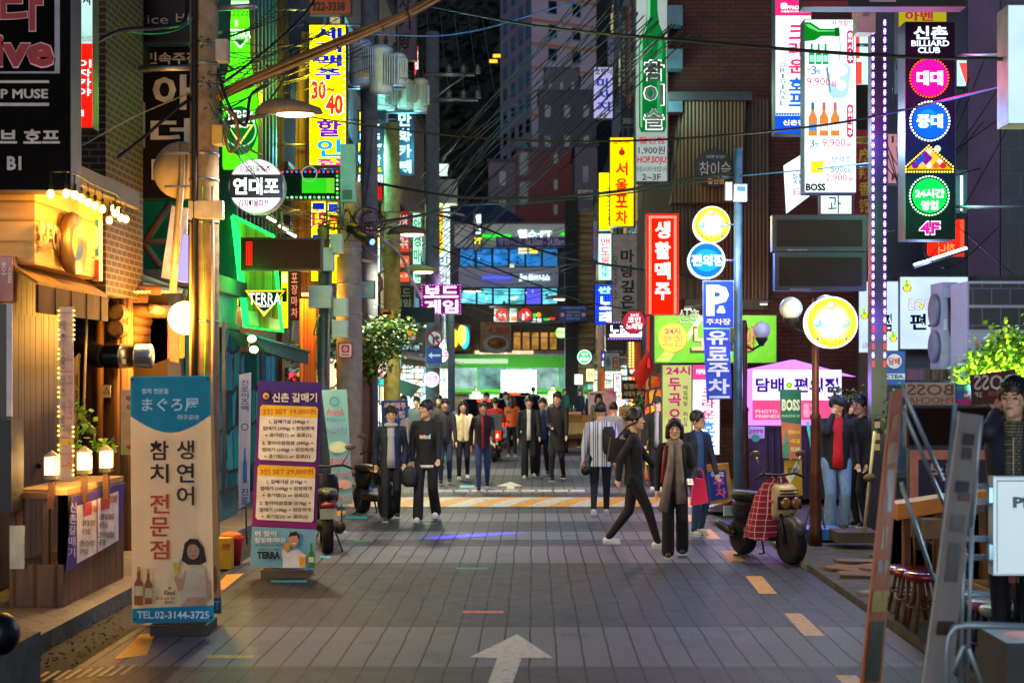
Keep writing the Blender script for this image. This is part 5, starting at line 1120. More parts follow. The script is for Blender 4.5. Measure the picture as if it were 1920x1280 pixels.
an=thing('antenna_box','tall teal grey antenna box on a pipe above the meter boxes','antenna',P(650,380,22.8));MB().slab(Pl(22.8,650),638,270,665,378,-.2,0,d('#84b8bc',.45)).build('shell',an);MB().slab(Pl(22.8,650),642,356,660,374,0,.02,d('#3c5c60',.4)).build('socket_panel',an);m=MB();m.tube([P(641,378,23),P(641,425,23.2)],.04,STEEL,8);m.build('pipe',an)
t,x=pole('utility_pole','dark pole carrying the big grey transformers',692,27.5,.17,9.5,d('#6a6e74',.8))
def transformer(par,cx,y0,y1,w,Y,mat):
 c=P(cx,y1,Y);h=(y1-y0)/F*Y;r=w/2/F*Y
 m=MB();m.lathe(c,[(r*.9,0),(r,.05),(r,h*.85),(r*1.06,h*.87),(r*1.06,h*.92),(r*.7,h)],mat,18);b=m.build('tank',par)
 m=MB()
 for k in range(6):m.cbox(c+Vector((r*.75+.02*0+(k-2.5)*r*.2,-r*.98,h*.45)),(.015,.18,h*.6),mat)
 m.build('grille_fins',b)
 for k in(-1,1):MB().lathe(c+Vector((k*r*.4,0,h)),[(.05,0),(.03,.06),(.05,.08),(.03,.14),(.02,.2)],d('#2a2220',.3),10).build('bushing',b)
tr=thing('transformer_bank','three grey blue cylindrical transformers hung on the dark pole','transformer',P(700,180,26.6))
for cx,y0,y1,w in((676,74,161,42),(715,86,177,44),(746,100,160,30)):transformer(tr,cx,y0,y1,w,26.6,d('#a4bcd0',.45,.1))
m=MB();m.slab(Pl(27,700),650,160,760,166,-.1,0,STEEL);m.build('cross_arm',tr)
MB().text(Pl(26.0,700),'100B',668,136,692,145,0,d('#c0a840',.6)).build('lettering',tr)
tr2=thing('transformer_bank','pale olive pair of transformers lower behind the grey blue ones','transformer',P(740,205,31));
for cx,y0,y1,w in((720,160,206,44),(760,150,204,32),(788,148,208,28)):transformer(tr2,cx,y0,y1,w,31,d('#c4c8a4',.45,.1))
m=MB();m.slab(Pl(31.3,740),690,206,800,212,-.1,0,STEEL);m.build('cross_arm',tr2)
t,x=pole('utility_pole','yellow lit concrete pole with coiled cables in front of the game cafe signs',735,30,.175,7.5,d('#acac58',.85,var=.35,bump=.2,scale=9))  # yellow sign's light is painted into the concrete's colour
band(t,x,30,.21,[Z_(q,30)for q in(400,455,640)],STEEL)
m=MB();c=P(727,470,29.7)
for j in range(3):m.tube([c+Vector((.14*math.cos(q*.4)+.02*j,-.02*j,.28*math.sin(q*.4)-.1*j))for q in range(17)],.012,d('#8ab030',.5),5)
m.build('cable',t)
t,x=pole('utility_pole','tall grey pole with two insulator cross arms against the dark hill',811,40,.2,Z_(60,40),d('#6e747c',.8,var=.2))
for y,a,b in((140,792,890),(187,800,896)):
 m=MB();m.tube([P(a,y,39.8),P(b,y,39.8)],.05,STEEL,6);m.build('cross_arm',t)
 for k in range(3):MB().lathe(P(842+k*27,y-2,39.8),[(.06,0),(.09,.05),(.05,.1),(.09,.15),(.05,.2),(.03,.25)],d('#6a6a58',.3),10).build('insulator',t)
MB().tube([P(812,185,39.7),P(872,142,39.7)],.03,STEEL,6).build('brace',t)
tb=thing('transformer_box','grey green box transformer with bushings on the far grey pole','transformer',P(830,380,41));MB().slab(Pl(41,830),806,336,856,381,-.6,0,d('#9aa498',.5)).build('tank',tb)
for k in(815,843):MB().lathe(P(k,336,41.2),[(.08,0),(.05,.1),(.08,.14),(.05,.3),(.02,.4)],d('#1a1c20',.3),10).build('bushing',tb)
pole('utility_pole','slim blue grey pole beside the green bus',846,46,.12,Z_(560,46),d('#4a5a6c',.7));pole('utility_pole','orange lit wooden pole before the slatted corner',1127,46,.13,Z_(610,46),d('#b07a34',.8))
# right side posts
BLS=d('#5c8090',.45,.5,.3)
t,x=pole('sign_pole','slim blue lit steel pole carrying the parking signs and round lit signs',1384,21,.065,Z_(276,21),BLS)
pbox(t,1361,341,1373,374,20.85,d('#a8b0b0',.5),.12);b=pbox(t,1377,345,1401,377,20.85,d('#b8c4c8',.5),.12)
m=MB();m.slab(Pl(20.83,1390),1382,350,1397,358,0,.01,d('#3a70b0',.5));m.build('label_pattern',b)
m=MB()
for y in(421,488,535,600,640):m.tube([P(1352,y,20.95),P(1384,y,21)],.018,STEEL,6)
m.build('bracket',t)
BRN=d('#4a2418',.45,.3,.3)
def lamp_post(label,px,Y,ztop,globes,group='brown globe lamp posts'):
 t=thing('lamp_post',label,'lamp post',(X_(px,Y),Y,0),group);x=X_(px,Y)
 m=MB();m.lathe((x,Y,0),[(.085,0),(.085,.25),(.07,.3),(.078,.5),(.06,.9),(.07,.95),(.06,1.02),(.055,1.6),(.07,1.65),(.045,1.7),(.042,ztop-.2),(.055,ztop-.15),(.03,ztop)],BRN,18);m.build('post',t)
 for gx,gy,r in globes:
  c=P(gx,gy,Y);R=r/F*Y
  b=MB().ell(c,R,d('#c0c4d8',.2,var=.05),24,14).build('globe',t)
  m=MB();m.lathe(c-Vector((0,0,R+.11)),[(.03,0),(.05,.04),(.09,.1),(.1,.13)],BLACKM,12);z=c.z-R-.08;m.tube([(c.x,Y,z),((c.x+x)/2,Y,z-.08),(x,Y,z-.02)],.02,BLACKM,6);m.build('bracket',b)
lamp_post('brown lamp post with white globes behind the round yellow lit sign',1529,17.6,Z_(560,17.6),[(1483,578,21.5),(1548,572,20)])
lamp_post('brown lamp post with one white globe beside the blue lit sign pole',1396,21.6,Z_(600,21.6),[(1428,619,16.5)])
ball_sign(1560,604.5,48,17.2,'big round yellow lit billiard sign on the brown lamp post beside the lilac booth',1.15)
lp_=thing('led_post','square dark post edged with two rows of purple LED lamps','post',(X_(1648,19),19,.06))
x0,x1=X_(1634,19),X_(1663,19);MB().box((x0,19,0),(x1,19.2,7.6),d('#12101c',.4)).build('post',lp_)
pl=Pl(18.99,1648);m1,m2=el('#9a60ff',6),el('#e0d4ff',6);pts,k=[],0
m=MB()
for xx in(1637.5,1659.5):
 y=37
 while y<685:
  for j in range(3):m.slab(pl,xx-1.7,y+j*4,xx+1.7,y+j*4+2.6,0,.02,el('#ff3038',2.5)if(int(y)*7+int(xx))%11==0 else(m2 if j==1 else m1))
  y+=16.4
m.build('led_dot',lp_)
for y in(790,812,832):MB().rect(Pl(18.985,1648),1640,y,1650,y+12,0,d('#a08858',.7)).build('sticker_patch',lp_)
# ------------------------------------------------------------------ cables
BLK,DGR=d('#0c0c0e',.5),d('#16282a',.5)
def cable(label,pts,r=.012,mat=None,group=None,name='overhead_cable',n=14):
 P3=[P(*q)for q in pts]
 if len(P3)==2:P3=[P3[0],(P3[0]+P3[1])/2-Vector((0,0,(P3[0]-P3[1]).length*.03)),P3[1]]
 out=[]
 for i in range(len(P3)-1):
  p0,p1,p2,p3=P3[max(i-1,0)],P3[i],P3[i+1],P3[min(i+2,len(P3)-1)]
  for k in range(n//2):
   q=k/(n//2);out.append(.5*((2*p1)+(p2-p0)*q+(2*p0-5*p1+4*p2-p3)*q*q+(3*p1-p0-3*p2+p3)*q**3))
 out.append(P3[-1])
 m=MB();m.tube(out,r,mat or BLK,5)
 c=(P3[0]+P3[-1])/2
 o=m.build(name,None,c);return tag(o,label,'cable',group)
cable('thick black overhead cable sweeping across the top toward the billiard sign',[(790,8,26),(1000,48,22),(1280,76,18),(1640,104,16),(1940,112,15)],.022)
cable('black overhead cable sagging across below the bottle sign price writing',[(560,216,24),(800,250,24),(1000,264,23),(1240,262,21),(1520,238,19),(1700,205,18),(1900,156,16)],.017)
cable('blue lit wire running above the hill toward the top edge',[(640,62,26),(800,68,26),(880,60,26),(960,40,25),(1080,2,24)],.018,d('#3060b8',.4))
cable('heavy black cable dropping from the far grey pole to the red pub sign',[(812,400,38),(900,425,36),(1000,465,34),(1100,490,32),(1320,522,28)],.03)
cable('black cable below the heavy one dropping toward the green banner',[(812,462,38),(920,500,37),(1080,560,34),(1230,588,29)],.022)
cable('black cable level over the glowing turn signs',[(790,565,45),(930,572,50),(1060,572,54),(1120,570,56)],.03)
cable('thick dark teal cable bunch sagging before the golden pub sign',[(690,340,28),(850,368,27),(1000,371,26),(1150,360,24),(1280,338,22),(1390,322,21)],.028,DGR)
cable('teal cable just under the dark bunch before the golden pub sign',[(690,430,28),(850,388,28),(1000,380,26),(1180,362,24),(1384,330,21)],.014,d('#1c4a50',.4))
cable('thin blue green cable along the lime banner top and pole',[(1384,330,21),(1520,318,20),(1640,305,19)],.01,d('#24607c',.4))
cable('black cable looping from the cable knot over the yellow lit pole',[(640,425,24),(740,412,26),(830,398,30),(870,404,34)],.03)
cable('black wire bundle climbing from the brick wall past the thick utility pole',[(178,328,16),(260,265,16.3),(350,190,16.8),(440,140,18),(560,40,20),(600,-20,21)],.02)
cable('pale wire slanting from the eave to the thick utility pole',[(150,275,14.5),(260,215,16),(380,165,17)],.008,d('#8a7a58',.5))
cable('black service cable hooking over the brick wall to the black tavern sign',[(175,82,15),(225,58,15.5),(300,52,16),(345,40,16.6),(352,-10,16.8)],.025)
cable('green wire running beside the black service cable',[(222,56,15.6),(280,64,16),(335,55,16.5),(372,22,16.9)],.008,d('#1c9a70',.4))
# golden bundle tied with black bands
gb_=thing('cable_bundle','golden brown tied bundle of cables rising to the top over the transformers','cable',P(600,110,17.6))
bp_=[(405,185,17),(470,150,17.2),(560,112,17.6),(680,64,18),(760,28,18.4),(830,-12,18.8)]
for j in range(6):
 o=Vector((.0,.05*math.cos(j*1.05),.05*math.sin(j*1.05)));m=MB()
 m.tube([P(*q)+o*(1+.4*math.sin(i*2.1+j))for i,q in enumerate(bp_)],.022,d(['#8a6428','#a87a34','#6a4c20'][j%3],.6),6);m.build('strand',gb_)
for x,y,Y in((505,134,17.4),(583,103,17.7),(630,83,17.85),(668,68,18),(715,49,18.2),(765,26,18.4)):m=MB();m.lathe(P(x,y,Y)-Vector((.0,0,0)),[(.085,-.01),(.085,.01)],BLK,12,(.9,.05,.4));m.build('tie',gb_)
GA,GB2,GC,GD='thin dark wires fanning across the dark hill','dark wires strung over the junction','dark wires tangled around the concrete poles','thin wires by the billiard sign'
rng=random.Random(5)
for k in range(28):cable('thin dark wire slanting across the dark hill between the building rows',[(1090+k*8+rng.uniform(-10,10),-15+k*3,24+rng.uniform(-1,5)),(960+rng.uniform(-30,30),130+k*10,33),(790+rng.uniform(-10,40),290+k*10+rng.uniform(-20,20),42)],.013,DGR if k%3 else BLK,GA)
for k in range(16):cable('dark wire strung between the poles over the junction',[(800+rng.uniform(-20,40),390+k*13+rng.uniform(-10,10),40),(940+rng.uniform(-30,30),430+k*13+rng.uniform(-8,22),44),(1085+rng.uniform(-30,50),400+k*15+rng.uniform(-30,30),48)],.012,BLK if k%2 else DGR,GB2)
for k in range(76):
 a,b=rng.choice((((383,150,16.8),(640,60,20)),((383,60,16.8),(580,-10,19)),((400,180,16.8),(500,330,18.4)),((420,95,17),(620,40,20)),((395,230,16.8),(560,120,18)),((400,130,16.8),(490,130,17.5)),((660,410,23.6),(736,440,29)),((640,420,23.5),(480,380,20)),((735,440,29.4),(812,400,39)),((383,150,16.8),(690,90,26)),((690,200,26),(810,170,39)),((383,170,16.8),(500,110,20)),((690,250,27),(660,420,23.6))))
 a=(a[0]+rng.uniform(-14,14),a[1]+rng.uniform(-30,30),a[2]);b=(b[0]+rng.uniform(-14,14),b[1]+rng.uniform(-40,40),b[2])
 cable('dark wire in the tangle around the utility poles',[a,((a[0]+b[0])/2+rng.uniform(-10,10),(a[1]+b[1])/2+rng.uniform(5,40),(a[2]+b[2])/2),b],.0065,BLK if k%4 else d('#3a5a20',.5),GC)
for k in range(9):cable('thin dark wire hanging near the billiard sign and LED post',[(1600+rng.uniform(0,90),rng.uniform(100,420),19.5),(1720+rng.uniform(-30,40),rng.uniform(300,520),21),(1830+rng.uniform(-20,80),rng.uniform(60,520),22)],.008,BLK,GD)
for k in range(5):cable('glinting vertical drop wire between the insulator arms',[(800+k*26,20+k*3,41),(806+k*28,120,40.5),(818+k*28,186,40)],.009,d('#5a7a90',.3,.5),'drop wires on the far grey pole')
kn=thing('cable_knot','tangled knot of black and purple cables and splice boxes on the concrete pole','cables',P(665,425,23.6))
for k in range(14):
 c=P(650+rng.uniform(-25,50),420+rng.uniform(-12,16),23.5);R=rng.uniform(.1,.28);ax=rng.uniform(0,3)
 m=MB();m.tube([c+Vector((R*math.cos(q*.5)*math.cos(ax),R*math.cos(q*.5)*math.sin(ax),R*.7*math.sin(q*.5)))for q in range(14)],.012,BLK if k%3 else d('#5a3a6a',.4),5);m.build('cable',kn)
m=MB();m.tube([P(655,428,23.2),P(678,434,23.1)],.09,BLK,12);m.build('splice_can',kn)
for k in range(4):cable('purple lit twisted wire garland hanging before the olive sign',[(675+k*3,420,24),(745+k*3,470+k*4,30),(765+k*2,510+k*5,33),(790,552+k*3,38)],.02,d('#a070a8',.4),'purple wire garland')
cable('cable loop hooked on the thick utility pole over the golden bundle',[(404,120,17),(430,200,16.9),(460,235,16.9),(470,180,17.3),(500,160,17.6)],.02)
cable('copper coloured cable coil hanging beside the yellow meter box',[(418,200,16.8),(440,220,16.8),(448,262,16.8),(430,285,16.8),(418,230,16.8)],.02,d('#7a5030',.5))
# ================================================================== BANNERS, DECK, STREET OBJECTS
def stand_banner(label,quad,Y,cloth,items,base=None,group=None,wave=.012,back=True,name='banner_stand'):
 """Cloth banner on a light pole frame; quad = corners top-left, top-right, bottom-right, bottom-left in photo pixels."""
 pl=Pl(Y,sum(q[0]for q in quad)/4);r=thing(name,label,'banner',pl.hit((quad[2][0]+quad[3][0])/2,quad[2][1]),group)
 (ax,ay),(bx,by),(cx,cy),(dx,dy)=quad
 def at(u,v):return((ax+(bx-ax)*u)*(1-v)+(dx+(cx-dx)*u)*v,(ay+(by-ay)*u)*(1-v)+(dy+(cy-dy)*u)*v)
 nu,nv=6,14;m=MB();vs=[]
 for s_ in(0,1):
  for j in range(nv+1):
   for i in range(nu+1):
    vs.append(pl.hit(*at(i/nu,j/nv),-.004*s_-wave*(.5+.5*math.sin(i*1.7+j*.5))))
 K=(nu+1)*(nv+1);fs=[]
 for j in range(nv):
  for i in range(nu):
   a=j*(nu+1)+i;fs+=[(a+nu+1,a+nu+2,a+1,a),(K+a,K+a+1,K+a+nu+2,K+a+nu+1)]
 m.add(vs,fs,cloth,True);m.build('cloth',r)
 draw(pl,items(at)if callable(items)else items,r,.004,.0022)
 m=MB()
 p=lambda u,v,o=-.06:pl.hit(*at(u,v),o)
 hub=p(.5,.62,-.22)
 for u,v in((.06,.02),(.94,.02),(.05,.985),(.95,.985)):m.tube([p(u,v,-.02),hub],.009,BLACKM,6)
 if back:m.tube([hub,Vector((hub.x,hub.y+.15,.03))],.012,STEEL,6)
 m.build('frame',r)
 if base:
  x0,y0,x1,y1=base[:4];m=MB();m.slab(pl,x0,y0,x1,y1,-.42,-.02,base[4]);m.slab(pl,x0+4,y0-4,x1-4,y0,-.38,-.06,base[4]);m.build('water_base',r)
 return r,pl,at
def lt(at,txt,u0,v0,u1,v1,mat,*k):
 a,b=at((u0+u1)/2,v0),at((u0+u1)/2,v1);w=(at(u1,v0)[0]-at(u0,v0)[0])
 return('t',txt,(a[0]+b[0])/2-w/2,a[1],(a[0]+b[0])/2+w/2,b[1],mat,*k)
CLW=cloth('#f0e2c4',.06,.6)
BNK,TEALB=d('#2c2420',.7),cloth('#2a93bf')
stand_banner('second tuna banner showing behind the white and blue tuna restaurant banner',[(262,722),(398,722),(416,1150),(262,1150)],12.4,cloth('#c8b898'),lambda at:[('r',255,1120,415,1149,TEALB),('t','T',402,1126,412,1142,d('#b8c8d0',.7)),('c',403,1085,5,26,d('#c8804a',.7))])
def tuna(at):
 o=[('p',[at(0,0),at(1,0),at(1,.16),*[at(1-k/10,.16+.07*math.sin(PI*k/10))for k in range(1,10)],at(0,.16)],TEALB)]
 TW_=d('#cfe0e4',.7)
 o+=[('t','참치 전문점',266,728,315,738,TW_),('t','まぐろ屋',266,746,373,771,TW_,.01),('t','마구로야',333,777,373,787,TW_,.02)]
 o+=[('t',c,281,826+k*43,316,862+k*43,BNK,.02)for k,c in enumerate('참치')]+[('t',c,281,926+k*43,317,962+k*43,d('#c03a1c',.7),.02)for k,c in enumerate('전문점')]+[('t',c,331,825+k*43,364,861+k*43,BNK,.02)for k,c in enumerate('생연어')]
 SK,HR,CR=d('#b98868',.7),d('#2c1c16',.7),d('#c4ad90',.7)
 o+=[('p',[(338,1136),(342,1085),(352,1065),(368,1056),(384,1062),(392,1090),(396,1120),(388,1136)],CR),('p',[(352,1118),(384,1120),(388,1137),(340,1137)],SK),('p',[(344,1074),(350,1064),(343,1105),(334,1108),(326,1082),(332,1076),(338,1090)],SK),('p',[(384,1068),(394,1092),(397,1122),(374,1134),(372,1128),(388,1118)],SK),('p',[(340,1050),(346,1018),(356,1009),(370,1010),(382,1026),(387,1052),(376,1058),(352,1058)],HR),('c',362,1033,11.5,15,SK),('p',[(349,1028),(356,1014),(372,1016),(375,1030),(366,1020),(356,1020)],HR),('c',357,1032,1.5,1,HR),('c',367,1032,1.5,1,HR),('p',[(356,1040),(368,1040),(362,1044)],d('#b85048',.7)),('p',[(324,1050),(336,1050),(333,1076),(327,1076)],d('#c8b030',.6)),('r',324,1048,336,1053,d('#d8d0b8',.7))]
 BT=d('#8a4a1c',.6)
 for x,y0,y1,w in((260,1062,1134,17),(278,1066,1132,14)):o+=[bottle(x,y0,y1,w,BT),('r',x-w*.45,y0+36,x+w*.45,y0+54,d('#c8b078',.6)),('r',x-w*.18,y0,x+w*.18,y0+8,d('#b8923a',.6))]
 o+=[('o',284,1112,5,9,d('#b8a080',.7)),('t','Kloud',308,1106,328,1115,BNK,.04),('c',318,1102,3,d('#a06a20',.7)),('t','클라우드',309,1126,328,1132,BNK),('t','물타지 않은 맥주',292,1119,328,1124,d('#a06a40',.7))]
 q0,q1,q2,q3=at(0,.94),at(1,.935),at(1,1),at(0,1)
 o+=[('p',[q3,q2,q1,q0],TEALB),('t','TEL.02-3144-3725',257,1145,392,1159,d('#d8e4e4',.7),.02)]
 o+=[('c',*at(u,v),2.2,BLACKM)for u,v in((.03,.012),(.97,.012),(.03,.985),(.97,.985))]
 return o
stand_banner('white and blue tuna restaurant banner with black and red stacked letters',[(244,706),(394,704),(401,1164),(248,1168)],11.75,CLW,tuna,(281,1172,387,1197,d('#26241f',.5)))
def menu(at):
 PU,MG,YE,CR,INKB,RO=d('#3a2070',.7),d('#902078',.7),d('#ffc828',.7),d('#fff4e0',.7),d('#3a2a24',.7),d('#d06018',.7)
 o=[]
 for k in range(12):
  f=k/11;c='#%02x%02x%02x'%tuple(int(a+(b-a)*f)for a,b in zip((0x3c,0x24,0x80),(0x98,0x1c,0x7c)))
  v0,v1=.78*k/12,.78*(k+1)/12;o.append(('p',[at(0,v1),at(1,v1),at(1,v0),at(0,v0)],d(c,.7,var=.04)))
 o.append(('p',[at(0,1),at(1,1),at(1,.785),at(0,.785)],d('#78b8d8',.7,var=.1)))
 o+=[lt(at,'신촌 갈매기',.22,.055,.94,.115,d('#241a14',.7),.13),lt(at,'신촌 갈매기',.23,.06,.93,.11,d('#f0ead8',.7),.03),('c',*at(.13,.082),9,d('#2a1c14',.7)),('c',*at(.13,.082),6,d('#d8b890',.7)),('c',*at(.14,.085),3,d('#c04030',.7))]
 for t0,n,gs,rows in((.13,'2인 SET 19,000원','340',0),(.452,'3인 SET 29,000원','510',1)):
  v1=t0+.295
  pts=[at(u,v)for u,v in((.05,v1-.012),(.08,v1),(.92,v1),(.95,v1-.012),(.95,t0+.012),(.92,t0),(.08,t0),(.05,t0+.012))]
  o.append(('p',pts,CR));o.append(('p',[at(.05,t0+.06),at(.95,t0+.06),at(.95,t0+.012),at(.92,t0),at(.08,t0),at(.05,t0+.012)],YE))
  o.append(lt(at,n,.09,t0+.014,.92,t0+.048,RO,.03));z=rows+1
  for i,(a,u0,u1)in enumerate(((f'1. 갈매기살 ({gs}g) +',.2,.82),('껍데기 (100g) + 된장찌개',.1,.9),(f'+ 공기밥({z}) or 음료({z})',.14,.86),(f'2. 항아리삼겹살 ({gs}g) +',.1,.9),('껍데기 (100g) + 된장찌개',.1,.9),(f'+ 공기밥({z}) or 음료({z})',.14,.86))):
   v=t0+.074+i*.036+(.006 if i>2 else 0);o.append(lt(at,a,u0,v,u1,v+.025,INKB,.02))
 SK,HR,WH=d('#c89a7c',.7),d('#2a1a14',.7),d('#e4e8ec',.7)
 x,y=at(.66,.80);
 o+=[('p',[(x-22,y+68),(x-20,y+46),(x-6,y+36),(x+8,y+34),(x+20,y+44),(x+22,y+68)],WH),('p',[(x-20,y+62),(x-24,y+40),(x-20,y+28),(x-14,y+30),(x-12,y+50)],WH),('c',x-1,y+17,9,12,SK),('p',[(x-11,y+12),(x-8,y+2),(x+4,y),(x+10,y+8),(x+9,y+16),(x+5,y+8),(x-6,y+9)],HR),('p',[(x-5,y+22),(x+4,y+21),(x,y+25)],d('#f0e8e0',.7)),('c',x-17,y+30,5,4,SK),('p',[(x-18,y+36),(x-8,y+36),(x-9,y+22),(x-18,y+22)],d('#e0a020',.7)),('p',[(x+10,y+66),(x+21,y+66),(x+22,y+46),(x+9,y+46)],d('#e8a820',.7)),('r',x+9,y+43,x+22,y+48,d('#f0e8d0',.7)),bottle(x+32,y+22,y+68,11,d('#2a8a28',.6)),('r',x+27,y+48,x+37,y+58,d('#d0e0c0',.7))]
 o+=[lt(at,'이 맛이',.05,.805,.38,.835,d('#f0f4f0',.7),.06),lt(at,'청정라거다!',.05,.84,.52,.868,d('#f0f4f0',.7),.06),lt(at,'100% 리얼탄산 100% 청정맥아',.05,.876,.52,.886,INKB),lt(at,'청정라거 · 테라',.12,.9,.44,.91,INKB),lt(at,'TERRA',.1,.915,.46,.955,d('#1c2c24',.7),.07)]
 return o
stand_banner('purple meat menu banner with two cream price boxes on its stand',[(484,713),(604,717),(590,1068),(469,1061)],15.15,d('#6a2078',.7),menu,(489,1068,576,1087,d('#5a5044',.6)))
NB=cloth('#b8c4e0')
stand_banner('narrow white liquor banner with a blue bottle print beside the teal shop',[(448,702),(471,698),(468,940),(447,956)],17.6,NB,lambda at:[('v','진로이즈백',452,712,466,770,d('#2a4a9a',.7)),('o',459,800,5,7,d('#2a5aa8',.7)),bottle(459,840,905,8,d('#2a58b0',.7)),('v','진로',452,915,465,945,d('#2448a0',.7),.03)])
stand_banner('pale cyan restaurant banner seen from its reversed back side',[(603,731),(650,730),(662,943),(629,946)],19.6,cloth('#8fc8c8'),lambda at:[('m','AmmA',612,765,645,778,d('#b85a68',.7)),('o',627,752,7,9,d('#2a8a90',.7)),('m','인도요리전문점',612,782,648,789,d('#30808a',.7)),('m','난(Nan)',612,800,650,815,d('#6a78a8',.7)),('c',634,838,17,11,d('#b8c8a0',.7)),('m','무한리필',618,858,654,875,d('#c04878',.7)),('m','Nan Free',620,882,656,895,d('#b05878',.7)),('c',645,908,14,9,d('#c8a088',.7)),('m','337-98',634,930,658,940,d('#c86a60',.7))])
stand_banner('blue world beer banner with white and red letters behind the walking pair',[(714,751),(765,750),(768,866),(718,868)],26,d('#1c5098',.7),lambda at:[('t','세계맥주',719,754,761,767,d('#e0d0d0',.7),.05),('t','전문점',722,770,758,783,d('#e0d0d0',.7),.05),('p',[(740,850),(766,850),(766,782),(752,786)],d('#a8b4c4',.7)),('t','1,900',744,798,764,806,d('#c03040',.7),.03)])
CRF=d('#b08860',.7,var=.15)
stand_banner('tan craft beer banner with bold black Latin words',[(1160,762),(1201,762),(1202,868),(1162,868)],30,CRF,lambda at:[('r',1164,768,1198,792,d('#2a2018',.7)),('r',1165,769,1197,791,CRF),('t','CRAFT',1166,771,1195,779,d('#1c1410',.7),.05),('t','BEER',1166,781,1188,789,d('#1c1410',.7),.05),('p',[(1166,800),(1180,812),(1196,800),(1194,860),(1168,860)],d('#a07850',.7))])
stand_banner('white standing banner with a black round mark near the cardboard heap',[(1102,734),(1133,733),(1136,804),(1104,806)],44,d('#b8bcc4',.7),lambda at:[('c',1119,748,3,4,INK),('r',1106,737,1132,740,d('#606870',.7))])
stand_banner('lilac poster banner beside the white standing banner',[(1134,727),(1156,726),(1157,790),(1135,792)],43,d('#a8a8c0',.7),lambda at:[('t','맥',1139,731,1152,741,d('#c04878',.7)),('p',[(1140,780),(1146,750),(1152,782)],d('#d0a0b8',.7))])
stand_banner('busy food photo board beside the far woman in front of the bus',[(851,736),(880,736),(881,776),(850,778)],56,d('#98a098',.7),lambda at:[('r',853,738,878,743,d('#6a5020',.7)),('c',860,752,6,5,d('#c8a060',.7)),('c',872,756,6,5,d('#4a78a0',.7)),('c',862,766,7,5,d('#b85038',.7)),('r',866,762,879,772,d('#d0c090',.7))])
stand_banner('teal liquor banner with white Latin letters and a pink lower half',[(1462,730),(1502,730),(1503,861),(1467,858)],18.2,d('#0f6a62',.7),lambda at:[('t','BOSS',1466,748,1500,770,d('#d8e4dc',.7),.07),('t','PHOCHA 2F',1466,777,1500,782,d('#c0d0c8',.7)),('p',[at(.03,1),at(1,1),at(1,.5),at(.0,.47)],d('#b86a58',.7)),bottle(1474,812,857,11,d('#3a8a7c',.6)),('t','예거마이스터',1478,806,1500,814,d('#e0d030',.7),.04),('t','+레드불',1481,822,1500,831,d('#e0d030',.7),.04),('t','32,500',1483,838,1500,847,d('#e8e0a0',.7),.04)],wave=.004)
stand_banner('yellow cocktail banner with a white box of letters under the teal one',[(1470,862),(1503,862),(1505,928),(1472,926)],18.35,d('#c89a20',.7),lambda at:[('p',[(1474,896),(1494,864),(1500,876),(1480,908)],d('#d8d8d8',.7)),('t','피치트리',1477,876,1496,888,INK,.03)],wave=.004)
# reversed banners and boards of the bar over the terrace
stand_banner('white bar banner seen from behind with reversed brown letters',[(1697,717),(1791,717),(1791,758),(1698,758)],14.9,cloth('#b8aca0'),lambda at:[('m','BOSS',1701,720,1788,741,d('#7a5444',.7),.06),('m','PHOCHA',1702,744,1788,756,d('#a8523a',.7),.04)],back=False,name='bar_banner')
stand_banner('brown bar banner seen from behind with reversed white letters and 2F',[(1818,703),(1904,692),(1906,752),(1822,760)],12.6,cloth('#6a4440'),lambda at:[('m','BOSS',1826,702,1898,731,d('#c4bcb4',.7),.05),('m','PHOCHA',1852,732,1902,742,d('#a85a48',.7),.04),('m','2F',1828,735,1842,744,d('#c4bcb4',.7),.05)],back=False,name='bar_banner')
sign('led_board','wide unlit brown dotted LED board behind the phone caller','screen',(1700,760,1882,839),14.4,dots('led_terrace','#6a4022','#1e1410',.018,.009),[],.14,d('#241812',.5),inset=5)
sign('karaoke_board','pink framed dark karaoke board under the wide LED board','sign',(1705,842,1872,946),14.2,d('#1e1830',.6),[('r',1706,843,1871,861,d('#c07a60',.6)),('r',1706,843,1723,945,d('#c07a60',.6)),('r',1722,861,1726,945,d('#2a2038',.6)),('t','노래',1742,866,1800,893,d('#d0947a',.6),.04),('t','방',1806,866,1824,893,d('#d0947a',.6),.04),('t',',',1828,886,1834,898,d('#d0947a',.6),.04),('t','미',1850,866,1880,893,d('#d0947a',.6),.04)],.12,d('#2a2028',.5),inset=.5)
sign('side_board','navy board with large pale letter below the orange counter','sign',(1720,975,1764,1031),13.0,d('#141430',.6),[('t','갓',1726,985,1750,1020,d('#c07a50',.6),.02)],.08)
sign('side_board','blue and pink small menu board between the two reversed bar banners','sign',(1790,720,1822,760),15.2,d('#1a60a0',.6),[('r',1792,748,1820,759,d('#b02878',.6)),('c',1812,741,7,5,d('#b02030',.6)),('t','8F',1807,738,1817,744,d('#e0e0e0',.6),.04),('t','음료',1793,722,1818,732,d('#40b080',.6),.04)],.08)
ct=thing('orange_counter','orange topped wooden counter of the terrace bar under the karaoke board','counter',P(1770,1090,12.6))
m=MB();m.prism([P(1683,945,12.6),P(1683,975,12.6),P(1862,942,12.6),P(1862,918,12.6)],Vector((0,.3,0)),d('#c87a20',.6,var=.2));m.build('counter_front',ct)
for x in(1702,1760,1848):MB().slab(Pl(12.7,x),x-6,960,x+6,1085,-.1,0,d('#6a4018',.7)).build('leg',ct);m=MB();m.slab(Pl(13.1,1780),1690,975,1870,1085,-.6,0,d('#20160e',.9));m.build('shade_block',ct)  # solid dark block painted as the shade beneath the counter
